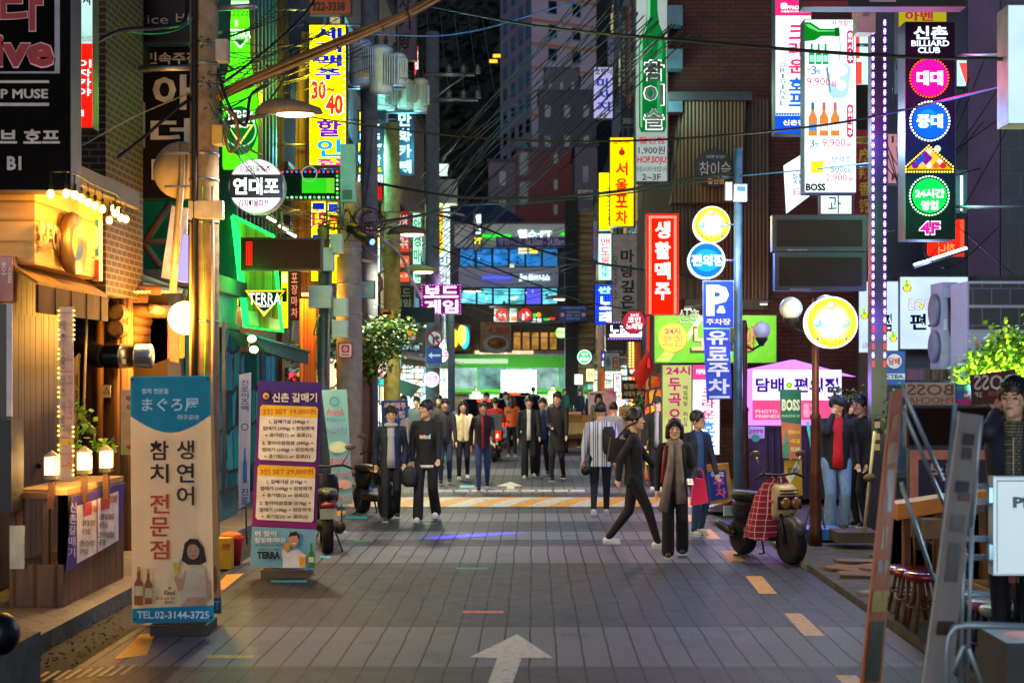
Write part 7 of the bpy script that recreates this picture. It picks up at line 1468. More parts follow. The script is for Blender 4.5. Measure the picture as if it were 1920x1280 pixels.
# ================================================================== VEHICLES
def wheel(par,c,r,w,axis,name='wheel',tyre=d('#0c0c0d',.8)):
 c=Vector(c);ax=Vector(axis).normalized()
 m=MB();m.lathe(c-ax*w/2,[(r*.62,0),(r*.93,0),(r,w*.2),(r,w*.8),(r*.93,w),(r*.62,w)],tyre,24,ax);o=m.build(name,par,local=True)
 m=MB();m.lathe(c-ax*w*.42,[(r*.61,0),(r*.55,w*.1),(r*.2,w*.3),(r*.2,w*.55),(r*.55,w*.75),(r*.61,w*.84)],d('#6a6c70',.35,.7),18,ax);[m.tube([c+ax.orthogonal().normalized()*0,c+Matrix.Rotation(q*PI/3,3,ax)@ax.orthogonal().normalized()*r*.62],.014,d('#8a8c90',.35,.8),6)for q in range(6)];m.build('rim',o,local=True)
 return o
def scooter(label,loc,rz,body,light,blanket=None,lamp_on=False,group=None):
 t=thing('scooter',label,'scooter',loc,group);t.rotation_euler=(0,0,rz)
 B=lambda m,n,p=t:m.build(n,p,local=True)
 BK,CH_=d('#121214',.5),d('#8a8a8c',.25,.9)
 wheel(t,(.52,0,.235),.235,.13,(0,1,0),'front_wheel');wheel(t,(-.50,0,.225),.225,.13,(0,1,0),'rear_wheel')
 m=MB();pr=[]
 for k in range(9):an=math.radians(28+k*15);pr.append((.52+.255*math.cos(an),.235+.255*math.sin(an)))
 m.tube([(x,0,z)for x,z in pr],[.04]+[.075]*7+[.05],d('#3a3c40',.4),10);B(m,'front_fender')
 m=MB()
 for s in(-.09,.09):m.tube([(.52,s,.235),(.40,s*.8,.62)],.022,BK,8)
 m.tube([(.40,0,.58),(.28,0,.98)],.03,BK,8);B(m,'fork')
 m=MB();m.loft([(.50,.33,0,.05,.13),(.58,.37,0,.08,.165),(.72,.40,0,.10,.18),(.86,.37,0,.09,.16),(.90,.34,0,.05,.12)],body,18);q=B(m,'front_cowl')
 m=MB();m.cbox((.475,0,.84),(.03,.24,.012),BK);m.cbox((.48,0,.80),(.03,.24,.012),BK);m.cbox((.485,0,.70),(.04,.30,.15),BK);B(m,'lamp_frame',q)
 for s in(-.07,.07):m=MB();m.lathe((.50,s,.70),[(.06,0),(.066,.02),(.05,.035),(.001,.045)],d('#9a6a40',.12,.3)if not lamp_on else e('#fff0d0',2),16,(1,0,0));B(m,'headlight')
 for s in(-.19,.19):m=MB();m.ell((.40,s,.72),(.03,.03,.02),d('#d06a10',.3));B(m,'indicator')
 m=MB();m.loft([(.24,-.05,0,.36,.13),(.30,-.05,0,.40,.15),(.34,-.05,0,.38,.14)],BK,18);B(m,'footboard')
 m=MB();m.loft([(.40,-.46,0,.18,.08),(.50,-.46,0,.25,.10),(.60,-.42,0,.29,.11),(.67,-.40,0,.28,.10)],BK if not blanket else d('#1a1c20',.35),18);B(m,'rear_body')
 m=MB();m.loft([(.67,-.38,0,.32,.13),(.72,-.38,0,.34,.14),(.77,-.40,0,.28,.11)],d('#141416',.45),18);B(m,'seat')
 m=MB();m.tube([(.30,-.34,.97),(.26,-.22,1.02),(.28,0,1.0),(.26,.22,1.02),(.30,.34,.97)],.016,BK,8);B(m,'handlebar')
 for s in(-1,1):
  m=MB();m.tube([(.27,s*.20,1.02),(.26,s*.27,1.14),(.26,s*.30,1.22)],.008,CH_,6);m.ell((.25,s*.31,1.25),(.015,.075,.04),d('#6a5a48',.3,.3));B(m,'mirror')
 m=MB();m.lathe((-.85,-.15,.36),[(.03,0),(.055,.02),(.06,.12),(.055,.36),(.03,.42)],d('#3a3632',.35,.7),14,(1,.0,-.22));B(m,'muffler')
 m=MB();m.tube([(-.25,.1,.24),(-.32,.18,.02),(-.42,.18,.01)],.012,BK,6);m.tube([(-.25,-.1,.24),(-.32,-.18,.02),(-.42,-.18,.01)],.012,BK,6);B(m,'stand')
 m=MB();m.cbox((-.78,0,.50),(.02,.2,.12),d('#a0b8a8',.4));B(m,'number_plate')
 m=MB();m.ell((-.74,0,.60),(.03,.1,.035),light);B(m,'tail_light')
 if blanket:
  m=MB();vs=[];n=40;rings=((.98,.26,.05,.07),(.90,.22,.10,.17),(.75,.16,.16,.24),(.55,.13,.20,.28),(.38,.11,.24,.31),(.27,.10,.26,.33))
  for i,(z,cx,rx,ry)in enumerate(rings):
   for k in range(n):
    a=2*PI*k/n;f=1+.07*math.sin(a*7+i)*i/5
    x=cx+rx*math.cos(a)*f;x=min(x,.30)if z<.9 else x
    vs.append((x,ry*math.sin(a)*f,z-.02*math.sin(a*5)))
  m.add(vs,[(i*n+k,i*n+(k+1)%n,(i+1)*n+(k+1)%n,(i+1)*n+k)for i in range(5)for k in range(n)]+[tuple(range(n))],blanket,True);B(m,'leg_blanket')
 return t
scooter('cream scooter with twin headlights and red plaid leg blanket parked by the kerb',(2.74,16.75,0),math.atan2(-.90,.40),d('#b09a70',.4),d('#7a1010',.3),plaid('plaid_blanket'))
DKB=d('#15181e',.3)
scooter('black scooter parked behind the purple menu banner',(X_(612,17.8),17.8,0),math.radians(100),DKB,d('#7a1010',.3),None,False,'black scooters along the shop row')
scooter('black scooter under a cover parked in front of the blue beer banner',(X_(697,21.6),21.9,0),math.radians(-62),DKB,d('#7a1010',.3),None,False,'black scooters along the shop row')
scooter('delivery motorbike with a glowing red tail light carrying the red jacket rider',(X_(929,36),36.2,0),math.radians(88),d('#3a3a40',.4),e('#ff1a10',4))
tb_=thing('delivery_box','dark delivery box with red lit number plate on the motorbike','box',(X_(928,35.6),35.55,.8));MB().box((X_(914,35.6),35.4,.78),(X_(942,35.6),35.85,1.2),d('#3c3c44',.5)).build('box_shell',tb_);MB().slab(Pl(35.38,928),921,808,939,824,0,.02,e('#ff1808',1.6)).build('red_lamp',tb_);MB().text(Pl(35.35,928),'28',925,812,935,821,0,el('#ffd0a0',1.5),.04).build('lettering',tb_)
def car(label,px,Y,w,h,L,col,sign_=None,rear=True,group=None,lights=True):
 x=X_(px,Y);t=thing('car',label,'car',(x,Y,0),group);hw=w/2
 B=lambda m,n,p=t:m.build(n,p,local=True)
 PT=d(col,.25,.2,.05)
 def sect(y,z0,z1,k):return[(-hw*k,y,z0),(hw*k,y,z0),(hw*k*1.0,y,z0+(z1-z0)*.6),(hw*k*.9,y,z1),(-hw*k*.9,y,z1),(-hw*k*1.0,y,z0+(z1-z0)*.6)]
 def skin(secs,mat):
  m=MB();vs=[v for s in secs for v in s];n=6
  m.add(vs,[(i*n+k,i*n+(k+1)%n,(i+1)*n+(k+1)%n,(i+1)*n+k)for i in range(len(secs)-1)for k in range(n)]+[tuple(range(n-1,-1,-1)),tuple(range((len(secs)-1)*n,len(secs)*n))],mat);return m
 B(skin([sect(0,.32,.78,.9),sect(.12,.25,.88,.97),sect(L*.3,.22,.92,1),sect(L*.7,.22,.88,1),sect(L*.95,.25,.72,.95),sect(L,.32,.62,.85)],PT),'body')
 B(skin([sect(L*.10,.88,.92,.86),sect(L*.22,.88,h,.78),sect(L*.52,.88,h*1.0,.78),sect(L*.70,.86,.92,.86)],d('#0c1014',.1)),'window')
 m=MB();m.add([(-hw*.70,L*.23,h+.004),(hw*.70,L*.23,h+.004),(hw*.70,L*.52,h+.004),(-hw*.70,L*.52,h+.004)],[(0,1,2,3)],PT);m.box((-hw*.72,L*.22,h-.05),(hw*.72,L*.53,h),PT);B(m,'roof')
 for y in(L*.2,L*.8):
  for s in(-1,1):wheel(t,(s*hw*.9,y,.31),.31,.2,(1,0,0))
 for s in(-1,1):
  m=MB();m.box((s*hw*.62-.16,-.02,.66),(s*hw*.62+.16,.05,.80),e('#ff2010',2.6)if lights else d('#7a1010',.2));B(m,'tail_light')
  m=MB();m.cbox((s*(hw+.08),L*.62,.98),(.12,.08,.12),PT);B(m,'mirror')
 if lights:m=MB();m.box((-.2,L*.2-.02,h-.07),(.2,L*.2+.03,h-.01),e('#ff3010',2.5));B(m,'brake_light')
 m=MB();m.box((-.26,-.03,.48),(.26,.0,.60),d('#c0c4b8',.5));B(m,'number_plate')
 return t
car('white car with glowing brake lights behind the truck',965,58,1.8,1.46,4.4,'#b8bcc0')
car('dark silver grey car in the middle of the waiting row',978,50,1.85,1.44,4.4,'#6a7078',group=None,lights=False)
car('white car partly hidden behind the red jacket rider',905,42.5,1.8,1.44,4.4,'#a8b0b8')
tk_=thing('box_truck','white box truck seen from its rear doors in front of the green bus','truck',(X_(972,72),70,0));B=lambda m,n,p=tk_:m.build(n,p)
x0,x1=X_(939,70),X_(1006,70);TRW=d('#c0c8bc',.5)
m=MB();m.box((x0,70,.75),(x1,74.5,Z_(693,70)),TRW);B(m,'cargo_box')
for a,b in((x0+.06,(x0+x1)/2-.02),((x0+x1)/2+.02,x1-.06)):
 m=MB();m.box((a,69.95,.85),(b,69.995,Z_(693,70)-.08),d('#c8d0c4',.5));q=B(m,'rear_door');m=MB();m.tube([((a+b)/2,69.9,.9),((a+b)/2,69.9,2.3)],.02,STEEL,6);m.build('lock_bar',q)
m=MB();m.box((x0+.1,70,.4),(x1-.1,76,.74),BLACKM);B(m,'chassis');m=MB();m.box((x0+.05,74.6,.5),(x1-.05,76.2,2.1),TRW);B(m,'cab')
for s in(x0+.2,x1-.2):
 m=MB();m.lathe((s-.1,71,.38),[(.2,0),(.38,0),(.38,.2),(.2,.2)],d('#0c0c0d',.8),18,(1,0,0));B(m,'wheel');m=MB();m.box((s-.12,69.93,.6),(s+.12,69.97,.7),e('#ff2010',1.5));B(m,'tail_light')
bu=thing('city_bus','long green city bus crossing the end of the street','bus',(0,79,0));B=lambda m,n,p=bu:m.build(n,p)
bx0,bx1,by,bz=X_(836,78),6.2,78,Z_(667,78);GBUS=d('#50d428',.3,0,.05)
m=MB();m.box((bx0,by,.35),(bx1,by+2.5,bz),GBUS);B(m,'body');m=MB();m.box((bx0+.15,by+.1,bz),(bx1-.15,by+2.4,bz+.1),d('#c8d8c0',.4));B(m,'roof')
m=MB();m.box((bx0+.02,by-.012,.36),(bx1-.02,by+.01,1.15),d('#e4f4dc',.3));B(m,'lower_band')
m=MB();m.box((bx0+.02,by-.02,1.16),(bx1-.02,by+.005,1.30),d('#2f9a18',.3));B(m,'side_stripe')
nw=7;ww=(bx1-bx0-.5)/nw
for k in range(nw):m=MB();m.box((bx0+.25+k*ww+.04,by-.03,1.45),(bx0+.25+(k+1)*ww-.04,by+.02,2.6),e(['#b8e8dc','#6a9890','#a0d0c4'][k%3],.5,True,.5));B(m,'window')
m=MB();m.box((bx0+.4,by-.035,bz-.42),(bx0+3.4,by,bz-.16),e('#d8ffd0',.6));B(m,'route_panel')
for xx in(bx0+1.6,bx1-2):m=MB();m.lathe((xx,by-.02,.46),[(.26,0),(.46,0),(.46,.28),(.26,.28)],d('#0c0c0d',.8),20,(0,1,0));B(m,'wheel')
# ================================================================== HEAPS AND SMALL THINGS
CBD=[d(c,.85,var=.2)for c in('#a8814e','#8a6638','#b89460')]
rg=random.Random(4)
ca=thing('hand_cart','flat hand cart under the heap of cardboard by the kerb','cart',(X_(1085,40),40,0));m=MB();m.box((X_(1052,40),39.5,.42),(X_(1118,40),41.2,.52),d('#4a4038',.7));m.build('bed',ca)
for s in(1062,1108):m=MB();m.lathe((X_(s,40)-.04,39.9,.22),[(.1,0),(.22,0),(.22,.08),(.1,.08)],d('#0c0c0d',.8),16,(1,0,0));m.build('wheel',ca)
for k,(x,y,w,h,lb)in enumerate(((1068,838,30,26,'tan cardboard box lowest on the hand cart'),(1096,836,28,24,'brown cardboard box lowest at the kerb end of the hand cart'),(1076,812,40,20,'flattened wide cardboard box in the middle of the heap'),(1102,802,26,20,'pale cardboard box high on the kerb end of the heap'),(1074,792,30,16,'cardboard box on top of the heap'))):
 b=thing('cardboard_box',lb,'box',P(x,y,40.1),'cardboard boxes on the hand cart');hw=w/2/F*40;c=P(x,y,40.1);hh=h/F*40
 m=MB();m.cbox(c+Vector((0,.3,hh/2)),(hw*2,.8,hh),CBD[k%3],rg.uniform(-.12,.12));m.build('carton',b);m=MB();m.cbox(c+Vector((0,.05,hh+.02)),(hw*2.1,.3,.015),CBD[(k+1)%3],rg.uniform(-.2,.2),.25);m.build('flap',b)
ab=thing('parking_board','yellow framed blue parking board leaning on the kerb by the scooter','board',P(1348,945,22.8));pl=Pl(22.8,1348);q=[(1328,946),(1374,940),(1366,868),(1322,872)]
MB().prism([pl.hit(x,y)for x,y in q],Vector((0,.12,0)),d('#a8801c',.7,var=.3)).build('frame',ab)
draw(pl,[('p',[(1333,938),(1366,933),(1360,880),(1328,884)],d('#142c78',.6)),('t','유료',1332,884,1358,894,d('#c8d0d8',.6),.04),('t','주',1338,896,1358,913,d('#d05868',.6),.06),('t','차',1342,914,1362,932,d('#d05868',.6),.06)],ab)
sm=tag(MB().prism([G(1320,962)+Vector((0,0,.03)),G(1372,975)+Vector((0,0,.12)),G(1385,955)+Vector((0,0,.2)),G(1345,945)+Vector((0,0,.05))],Vector((0,0,.012)),d('#6a6870',.25,.8)).build('metal_sheet'),'bent shiny metal sheet lying on the road below the parking board','sheet')
ub=thing('parasol_base','blue folded parasol on a blue water base before the smoking men','parasol',P(1545,1010,18.0));m=MB();m.slab(Pl(17.9,1545),1512,992,1580,1012,-.5,0,d('#1c6aa0',.4));m.build('water_base',ub);m=MB();c0=P(1530,992,17.7);m.tube([c0,P(1526,860,17.7),P(1514,790,17.7)],.02,d('#4aa0c8',.3,.3),8);m.build('pole',ub);m=MB()
for dx in(-18,-8,10,20):m.tube([P(1527,910,17.7),P(1527+dx,990,17.7)],.01,d('#3a88b8',.3,.3),6)
m.build('brace',ub)
cs_=thing('sign_stand','cream pole stand with dark slab base beside the smoking men','stand',P(1620,1018,17.3));m=MB();m.tube([P(1620,1000,17.3),P(1640,808,17.3)],.02,d('#b8a880',.4),8);m.build('pole',cs_);m=MB();m.slab(Pl(17.2,1610),1570,998,1650,1018,-.5,0,d('#4a3c30',.7));m.build('slab_base',cs_)
m=MB();m.ell(P(1631,895,17.25),(.08,.05,.05),d('#5a4a38',.8));m.build('rag',cs_)
for k in range(13):
 x,y=rg.uniform(1545,1670),rg.uniform(1030,1165);c=G(x,y,.06);s=rg.uniform(.25,.75)
 if x<1540+(y-1030)*.5:continue
 m=MB();m.cbox(c+Vector((0,0,.012)),(s,s*rg.uniform(.5,1),.028),d(rg.choice(('#857a6c','#6e5e50','#74563e','#7c766c')),.85,var=.35,bump=.3),rg.uniform(0,3),rg.uniform(-.05,.05),rg.uniform(-.05,.05))
 tag(m.build('paving_slab',None,c),'loose broken paving slab on the heaved pavement behind the scooter','slab','broken slabs on the pavement')
m=MB()
for k in range(260):
 x,y=rg.uniform(60,230),rg.uniform(1130,1250);c=G(x,y);s=rg.uniform(.005,.014)
 if c.x>-3.4 or c.x<-3.85:continue
 m.ell(c+Vector((0,0,s*.3)),(s,s,s*.6),d('#4e463a',.95,spec=.1),6,4)
tag(m.build('gutter_gravel'),'gravel and grit in the gutter along the kerb','gravel',None,'stuff')
bk=thing('bucket','red plastic bucket with an orange rag beside the purple banner','bucket',P(432,1060,15.6));c=G(434,1058);m=MB();m.lathe(c,[(.10,0),(.14,.30),(.145,.32),(.13,.31)],d('#b01c24',.4),20);m.build('pail',bk);m=MB();m.ell(c+Vector((0,0,.33)),(.12,.12,.05),d('#c86a18',.8));m.build('rag',bk)
yb=thing('carton','yellow printed carton in front of the red bucket','carton',G(424,1066));c=G(424,1064);m=MB();m.box((c.x-.07,c.y-.1,0),(c.x+.07,c.y+.08,.34),d('#b89a10',.6));m.build('box_body',yb);m=MB();m.text(Pl(c.y-.105,424),'라면',417,1018,431,1030,0,d('#a02818',.6),.04);m.build('lettering',yb)
bg_=thing('plastic_bag','crumpled blue plastic bag lying by the cyan restaurant banner','bag',G(675,950));m=MB();rgb=random.Random(8);m.ell(G(672,945)+Vector((0,.1,.16)),(.24,.2,.22),d('#1c5a98',.35),14,9);m.v=[v+Vector((rgb.uniform(-.03,.03),rgb.uniform(-.03,.03),rgb.uniform(-.03,.03)))for v in m.v];m.build('bag_body',bg_);m=MB();m.ell(G(690,946)+Vector((0,.1,.08)),(.16,.14,.1),d('#2a6aa8',.35));m.build('bag_fold',bg_)
# air conditioners
ac=thing('air_conditioner','upright pale outdoor air conditioner with two fans seen from its side','air conditioner',P(1770,692,21));m=MB();m.box((X_(1766,21),21,Z_(692,21)),(X_(1795,21),21.6,Z_(529,21)),d('#8a98a8',.45,var=.1));m.build('casing',ac)
for y in(582,650):m=MB();c=Vector((X_(1766,21),21.3,Z_(y,21.3)));m.lathe(c,[(.24,0),(.25,.05),(.2,.07),(.001,.07)],d('#5a6878',.5),20,(-1,0,0));m.build('fan',ac)
m=MB();m.slab(Pl(20.98,1780),1772,540,1790,558,0,.03,d('#a0acb8',.5));m.slab(Pl(20.98,1780),1770,598,1776,618,0,.01,d('#b8c0c8',.5));m.build('label_pattern',ac);m=MB();m.tube([P(1780,558,20.95),P(1782,620,20.9),P(1792,660,20.9),P(1800,668,20.8),P(1830,664,20.3)],.025,BLACKM,8);m.build('pipe',ac)
m=MB();m.slab(Pl(20.9,1770),1733,692,1900,712,-1,0,striped('dark_slats','#2a2018','#4a382a',.12,'v'));m.build('shelf',ac)
ac=thing('air_conditioner','wide outdoor air conditioner with dark louvre panels and a pale lower casing','air conditioner',P(1870,720,20));m=MB();m.box((X_(1814,20),20,Z_(722,20)),(X_(1990,20),20.8,Z_(527,20)),d('#8894a0',.45,var=.1));m.build('casing',ac)
GRL=brick('louvre_grid','#10161c','#141c24','#3a4854',.26,.26,.01,.5)
for y0,y1 in((532,571),(577,617)):MB().slab(Pl(19.98,1870),1818,y0,1990,y1,0,.02,GRL).build('grille',ac)
draw(Pl(19.98,1850),[('c',1833,645,5.5,d('#a01838',.5)),('t','LG',1841,639,1853,650,d('#2a2a30',.5),.05),('o',1833,645,3,3.8,d('#d8c0c8',.5))],ac)
m=MB();m.tube([P(1790,735,19.5),P(1795,700,19.5),P(1812,682,19.5),P(1840,676,19.5),P(1880,690,19.5)],.03,d('#1a2a34',.5),8);m.build('pipe',ac)
# ================================================================== PEOPLE
SKN,SKN2=d('#c89a7a',.5,var=.08),d('#a87858',.5,var=.08)
HAIR=d('#17120f',.45,var=.2)
def blend(mb,vox,name,it=4):
 """Grow one continuous surface out of overlapping rounded pieces."""
 me=mb.mesh('shape');o=bpy.data.objects.new('shape',me);COL.objects.link(o)
 r=o.modifiers.new('r','REMESH');r.mode='VOXEL';r.voxel_size=vox;r.use_smooth_shade=True
 s=o.modifiers.new('s','SMOOTH');s.factor=.5;s.iterations=it
 TMPV.update();dg=TMPV.depsgraph;dg.update()
 ev=o.evaluated_get(dg);out=bpy.data.meshes.new_from_object(ev)
 bpy.data.objects.remove(o);bpy.data.meshes.remove(me)
 out.name=name;out.materials.clear();out.materials.append(mb.mats[0])
 out.polygons.foreach_set('use_smooth',[True]*len(out.polygons))
 return out
TMPS=bpy.data.scenes.new('workbench');TMPV=TMPS.view_layers[0]
_COL=COL
def ik(a,b,l1,l2,pole):
 dv=b-a;L=min(dv.length,(l1+l2)*.998);u=dv.normalized()
 q=(l1*l1-l2*l2+L*L)/(2*L);h=math.sqrt(max(l1*l1-q*q,0))
 p=Vector(pole);p=(p-u*p.dot(u));p=p.normalized()if p.length>1e-5 else u.orthogonal()
 return a+u*q+p*h,a+u*L
def person(label,px,feet,H,yaw=0,z=0.0,Y=None,top='#16171c',legs='#15151a',shoes='#c8c8c8',shirt=None,hem=.47,wide=1.0,fat=1.0,stride=0.0,lift=0.0,hands=None,hair='short',skin=None,hood=None,near=True,cap=None,glasses=False,turn=0,open_=.036,skirt=None,stripes=None,group=None,slim=1.0,sleeve=1.0):
 """A figure H tall facing the camera (yaw turns it, +90 = towards +X); hands: ((x,y,z),(x,y,z)) targets in body heights, None = hanging."""
 global COL
 COL=TMPS.collection
 Y=Y or F*(CH-z)/(feet-HZ);loc=Vector((X_(px,Y),Y,z));vox=(.0085 if Y<24 else .013)if near else .02
 sk=skin or SKN;V=lambda x,y,zz:Vector((x*H,y*H,zz*H))
 hips=[V(s*.048*fat,0,.52)for s in(-1,1)];shoulder=[V(s*.098*fat*slim,.008,.805)for s in(-1,1)]
 feet_=[V(-.050,-stride/2,.045),V(.058,stride/2,.045+max(lift,stride*.10))]
 knees,ank=zip(*[ik(hips[i],feet_[i],.245*H,.245*H,(0,-1,0))for i in(0,1)])
 hp=list(hands or(None,None));elbows,wrists=[],[]
 for i,s in enumerate((-1,1)):
  sw=stride*.35*(1 if i==0 else-1)
  t=V(*hp[i])if hp[i]else V(s*.128*fat,-.045+sw*1.2-(.03 if i else 0),.475+abs(sw)*.25)
  e_,w_=ik(shoulder[i],t,.172*H,.155*H,(s*.35,.9,-.3)if t.z<.75*H else(s*.45,-.25,-.9));elbows.append(e_);wrists.append(w_)
# skin: head, neck, trunk, arms, hands, legs in one surface
 b=MB();hc=V(0,-.012,.932);HS=1.13;T=Matrix.Rotation(math.radians(turn),3,'Z')
 def hd(x,y,zz):return hc+(T@V(x*HS,y*HS,zz*HS))
 HH=H*HS
 b.ell(hd(0,.004,.012),(.043*HH,.052*HH,.056*HH),sk,16,12,T);b.ell(hd(0,-.012,-.030),(.033*HH,.037*HH,.034*HH),sk,14,8,T)
 if near:
  b.capsule(hd(0,-.046,.008),hd(0,-.058,-.010),.005*HH,.008*HH,sk,8);b.ell(hd(0,-.044,-.030),(.014*HH,.010*HH,.008*HH),sk,10,6,T);b.ell(hd(0,-.040,-.050),(.015*HH,.012*HH,.012*HH),sk,10,6,T)
  for s in(-1,1):b.ell(hd(s*.044,.004,0),(.006*HH,.012*HH,.018*HH),sk,8,6,T);b.ell(hd(s*.018,-.040,-.010),(.014*HH,.012*HH,.012*HH),sk,8,6,T)
 b.capsule(V(0,.01,.80),V(0,-.002,.90),.030*H*fat,.027*H*fat,sk);b.loft([(z_*H,0,0,rx*H*fat,ry*H*fat)for z_,rx,ry in((.48,.06,.05),(.6,.065,.045),(.74,.08,.05),(.81,.06,.04))],sk)
 for i,s in enumerate((-1,1)):
  b.capsule(shoulder[i],elbows[i],.026*H,.021*H,sk);b.capsule(elbows[i],wrists[i],.021*H,.0145*H,sk);b.capsule(hips[i],knees[i],.042*H,.030*H,sk);b.capsule(knees[i],ank[i],.030*H,.02*H,sk)
  f=(wrists[i]-elbows[i]).normalized();sd=f.cross(Vector((0,1,0)));sd=sd.normalized()if sd.length>.2 else Vector((0,0,1));nn=f.cross(sd)
  palm=wrists[i]+f*.028*H;b.capsule(wrists[i],palm,.014*H,.016*H,sk);b.ell(palm,(.018*H,.018*H,.018*H),sk,8,6)
  if Y<24:
   for k,ln in enumerate((.036,.042,.039,.030)):
    o=palm+sd*(k-1.5)*.0095*H+f*.010*H;m1=o+f*ln*.55*H+nn*.006*H;b.capsule(o,m1,.0050*H,.0046*H,sk,6);b.capsule(m1,m1+f*ln*.32*H+nn*.014*H,.0046*H,.004*H,sk,6)
   b.capsule(wrists[i]+f*.012*H+sd*.012*H*-s,palm+f*.014*H+sd*.030*H*-s,.0055*H,.0048*H,sk,6)
  else:b.capsule(palm,palm+f*.04*H+nn*.01*H,.014*H,.009*H,sk)
 body=blend(b,vox,'person_body',3)
# clothes
 tm,lm=d(top,.75,var=.2,bump=.12,scale=14),d(legs,.8,var=.2,bump=.12,scale=14)
 if stripes:tm=stripes
 g=MB();a=.028*H
 fl=1.0 if hem>.4 else 1.25
 g.loft([(z_*H,0,y_*H,rx*H*fat*slim,ry*H*fat)for z_,y_,rx,ry in((hem,.0,.088*fl,.068*fl),(hem+.01,0,.090*fl,.070*fl),(max(.56,hem+.05),0,.084,.064),(.66,.0,.090,.064),(.74,.002,.098,.066),(.79,.006,.094,.056),(.822,.008,.060,.042),(.84,.008,.038,.036))],tm,20)
 for i,s in enumerate((-1,1)):
  g.capsule(V(s*.05,.008,.815),shoulder[i],.030*H,.032*H*fat,tm);g.capsule(shoulder[i],elbows[i],.033*H*fat,.028*H*fat,tm);g.capsule(elbows[i],elbows[i].lerp(wrists[i],.93*sleeve),.030*H*fat,.022*H,tm)
 if hood:g.ell(V(0,.045,.835),(.058*H,.035*H,.038*H),tm);g.capsule(V(-.045,.0,.83),V(.045,0,.83),.02*H,.02*H,tm)
 elif hem<.6:g.capsule(V(-.036,.0,.845),V(.036,0,.845),.016*H,.016*H,tm)
 gar=blend(g,vox,'top',5);parts=[('jacket' if shirt else 'top',gar)]
 g=MB();g.loft([(z_*H,0,0,rx*H*fat,ry*H*fat)for z_,rx,ry in((.455,.055,.05),(.48,.080,.060),(.53,.082,.060),(.585,.076,.056))],lm,18)
 for i in(0,1):g.capsule(hips[i]-V(0,0,.01),knees[i],.050*H*fat,.038*H*wide,lm);g.capsule(knees[i],ank[i]+V(0,0,.0),.038*H*wide,(.026 if wide<=1 else .040)*H*wide,lm)
 parts.append(('trousers',blend(g,vox,'trousers',5)))
 COL=_COL
 root=bpy.data.objects.new('person',body);COL.objects.link(root);root.location=loc;root.rotation_euler=(0,0,math.radians(yaw));tag(root,label,'person',group)
 def add(n,me):o=bpy.data.objects.new(n,me);COL.objects.link(o);o.parent=root;return o
 for n,me in parts:add(n,me)
 def B(m,n):return m.build(n,root,local=True)
 if shirt:
  g=MB();sm_=d(shirt,.75,var=.12);g.loft([(z_*H,0,y_*H,open_*k*H,ry*H*fat)for z_,y_,ry,k in((max(.47,hem-.01),-.028,.050,1.1),(.58,-.026,.046,1),(.68,-.026,.047,.95),(.76,-.024,.048,.9),(.815,-.01,.046,.8),(.85,.0,.034,.75))],sm_,18);B(g,'shirt')
 for i in(0,1):
  an=ank[i];g=MB();sh=d(shoes,.5);g.capsule(an+V(0,.018,-.022),an+V(0,-.062,-.028),.026*H,.022*H,sh,10);g.v=[Vector((v.x,v.y,max(v.z,an.z-.044*H)))for v in g.v];g.cbox(an+V(0,-.022,-.041),(.052*H,.13*H,.010*H),d('#b8b8b4',.6));B(g,'shoe')
 hm=HAIR if hair!='grey' else d('#3a3634',.5);g=MB()
 if cap:
  g.ell(hd(0,.006,.030),(.048*HH,.056*HH,.044*HH),d(cap,.7),16,10,T);g.capsule(hd(0,-.04,.034),hd(0,-.085,.026),.028*HH,.022*HH,d(cap,.7),10);g.v=[v for v in g.v];B(g,'cap');g=MB()
 g.ell(hd(0,.008,.027),(.047*HH,.055*HH,.056*HH),hm,18,12,T)
 if hair in('short','grey','fringe'):
  for s in(-1,1):g.ell(hd(s*.038,.004,.016),(.013*HH,.030*HH,.030*HH),hm,10,8,T)
  for k in range(5):g.ell(hd(-.026+k*.013,-.034-(.004 if hair=='fringe' else 0),.056-abs(k-2)*.004-(.014 if hair=='fringe' else 0)),(.011*HH,.010*HH,.010*HH),hm,8,6,T)
 if hair in('long','bob'):
  zl=-.09 if hair=='long' else-.045
  for s in(-1,1):g.capsule(hd(s*.040,.0,.02),hd(s*.045,.004,zl),.020*HH,.018*HH,hm,10);g.capsule(hd(s*.018,-.036,.054),hd(s*.040,-.022,.010),.014*HH,.012*HH,hm,8)
  g.capsule(hd(0,.034,.02),hd(0,.036,zl-.01),.040*HH,.030*HH,hm,12)
 B(g,'hair')
 if near and Y<31:
  for s in(-1,1):
   g=MB();g.ell(hd(s*.018,-.0475,.002),(.0075*HH,.004*HH,.0032*HH),d('#120c0a',.2),10,6,T);B(g,'eye')
   g=MB();g.capsule(hd(s*.010,-.0485,.014),hd(s*.028,-.044,.015),.0026*HH,.002*HH,HAIR,6);B(g,'eyebrow')
  g=MB();g.ell(hd(0,-.0515,-.030),(.012*HH,.004*HH,.0035*HH),d('#8a4a42',.5),10,6,T);B(g,'mouth')
 if glasses:
  g=MB()
  for s in(-1,1):
   c=hd(s*.019,-.056,.002);u,w=T@Vector((1,0,0)),Vector((0,0,1));g.tube([c+(u*math.cos(q*PI/6)*.016+w*math.sin(q*PI/6)*.013)*HH for q in range(13)],.0016*HH,BLACKM,5);g.tube([hd(s*.034,-.05,.004),hd(s*.046,.01,.006)],.0016*HH,BLACKM,5)
  g.tube([hd(-.005,-.057,.004),hd(.005,-.057,.004)],.0016*HH,BLACKM,5);B(g,'glasses')
 def at(x,y,zz):return root.matrix_basis@V(x,y,zz)
 M=Matrix.Translation(loc)@Matrix.Rotation(math.radians(yaw),4,'Z')
 return root,B,V,[M@(w+(w-e_).normalized()*.05*H)for w,e_ in zip(wrists,elbows)],M
NAVY_,BLKC='#1a2438','#111216'
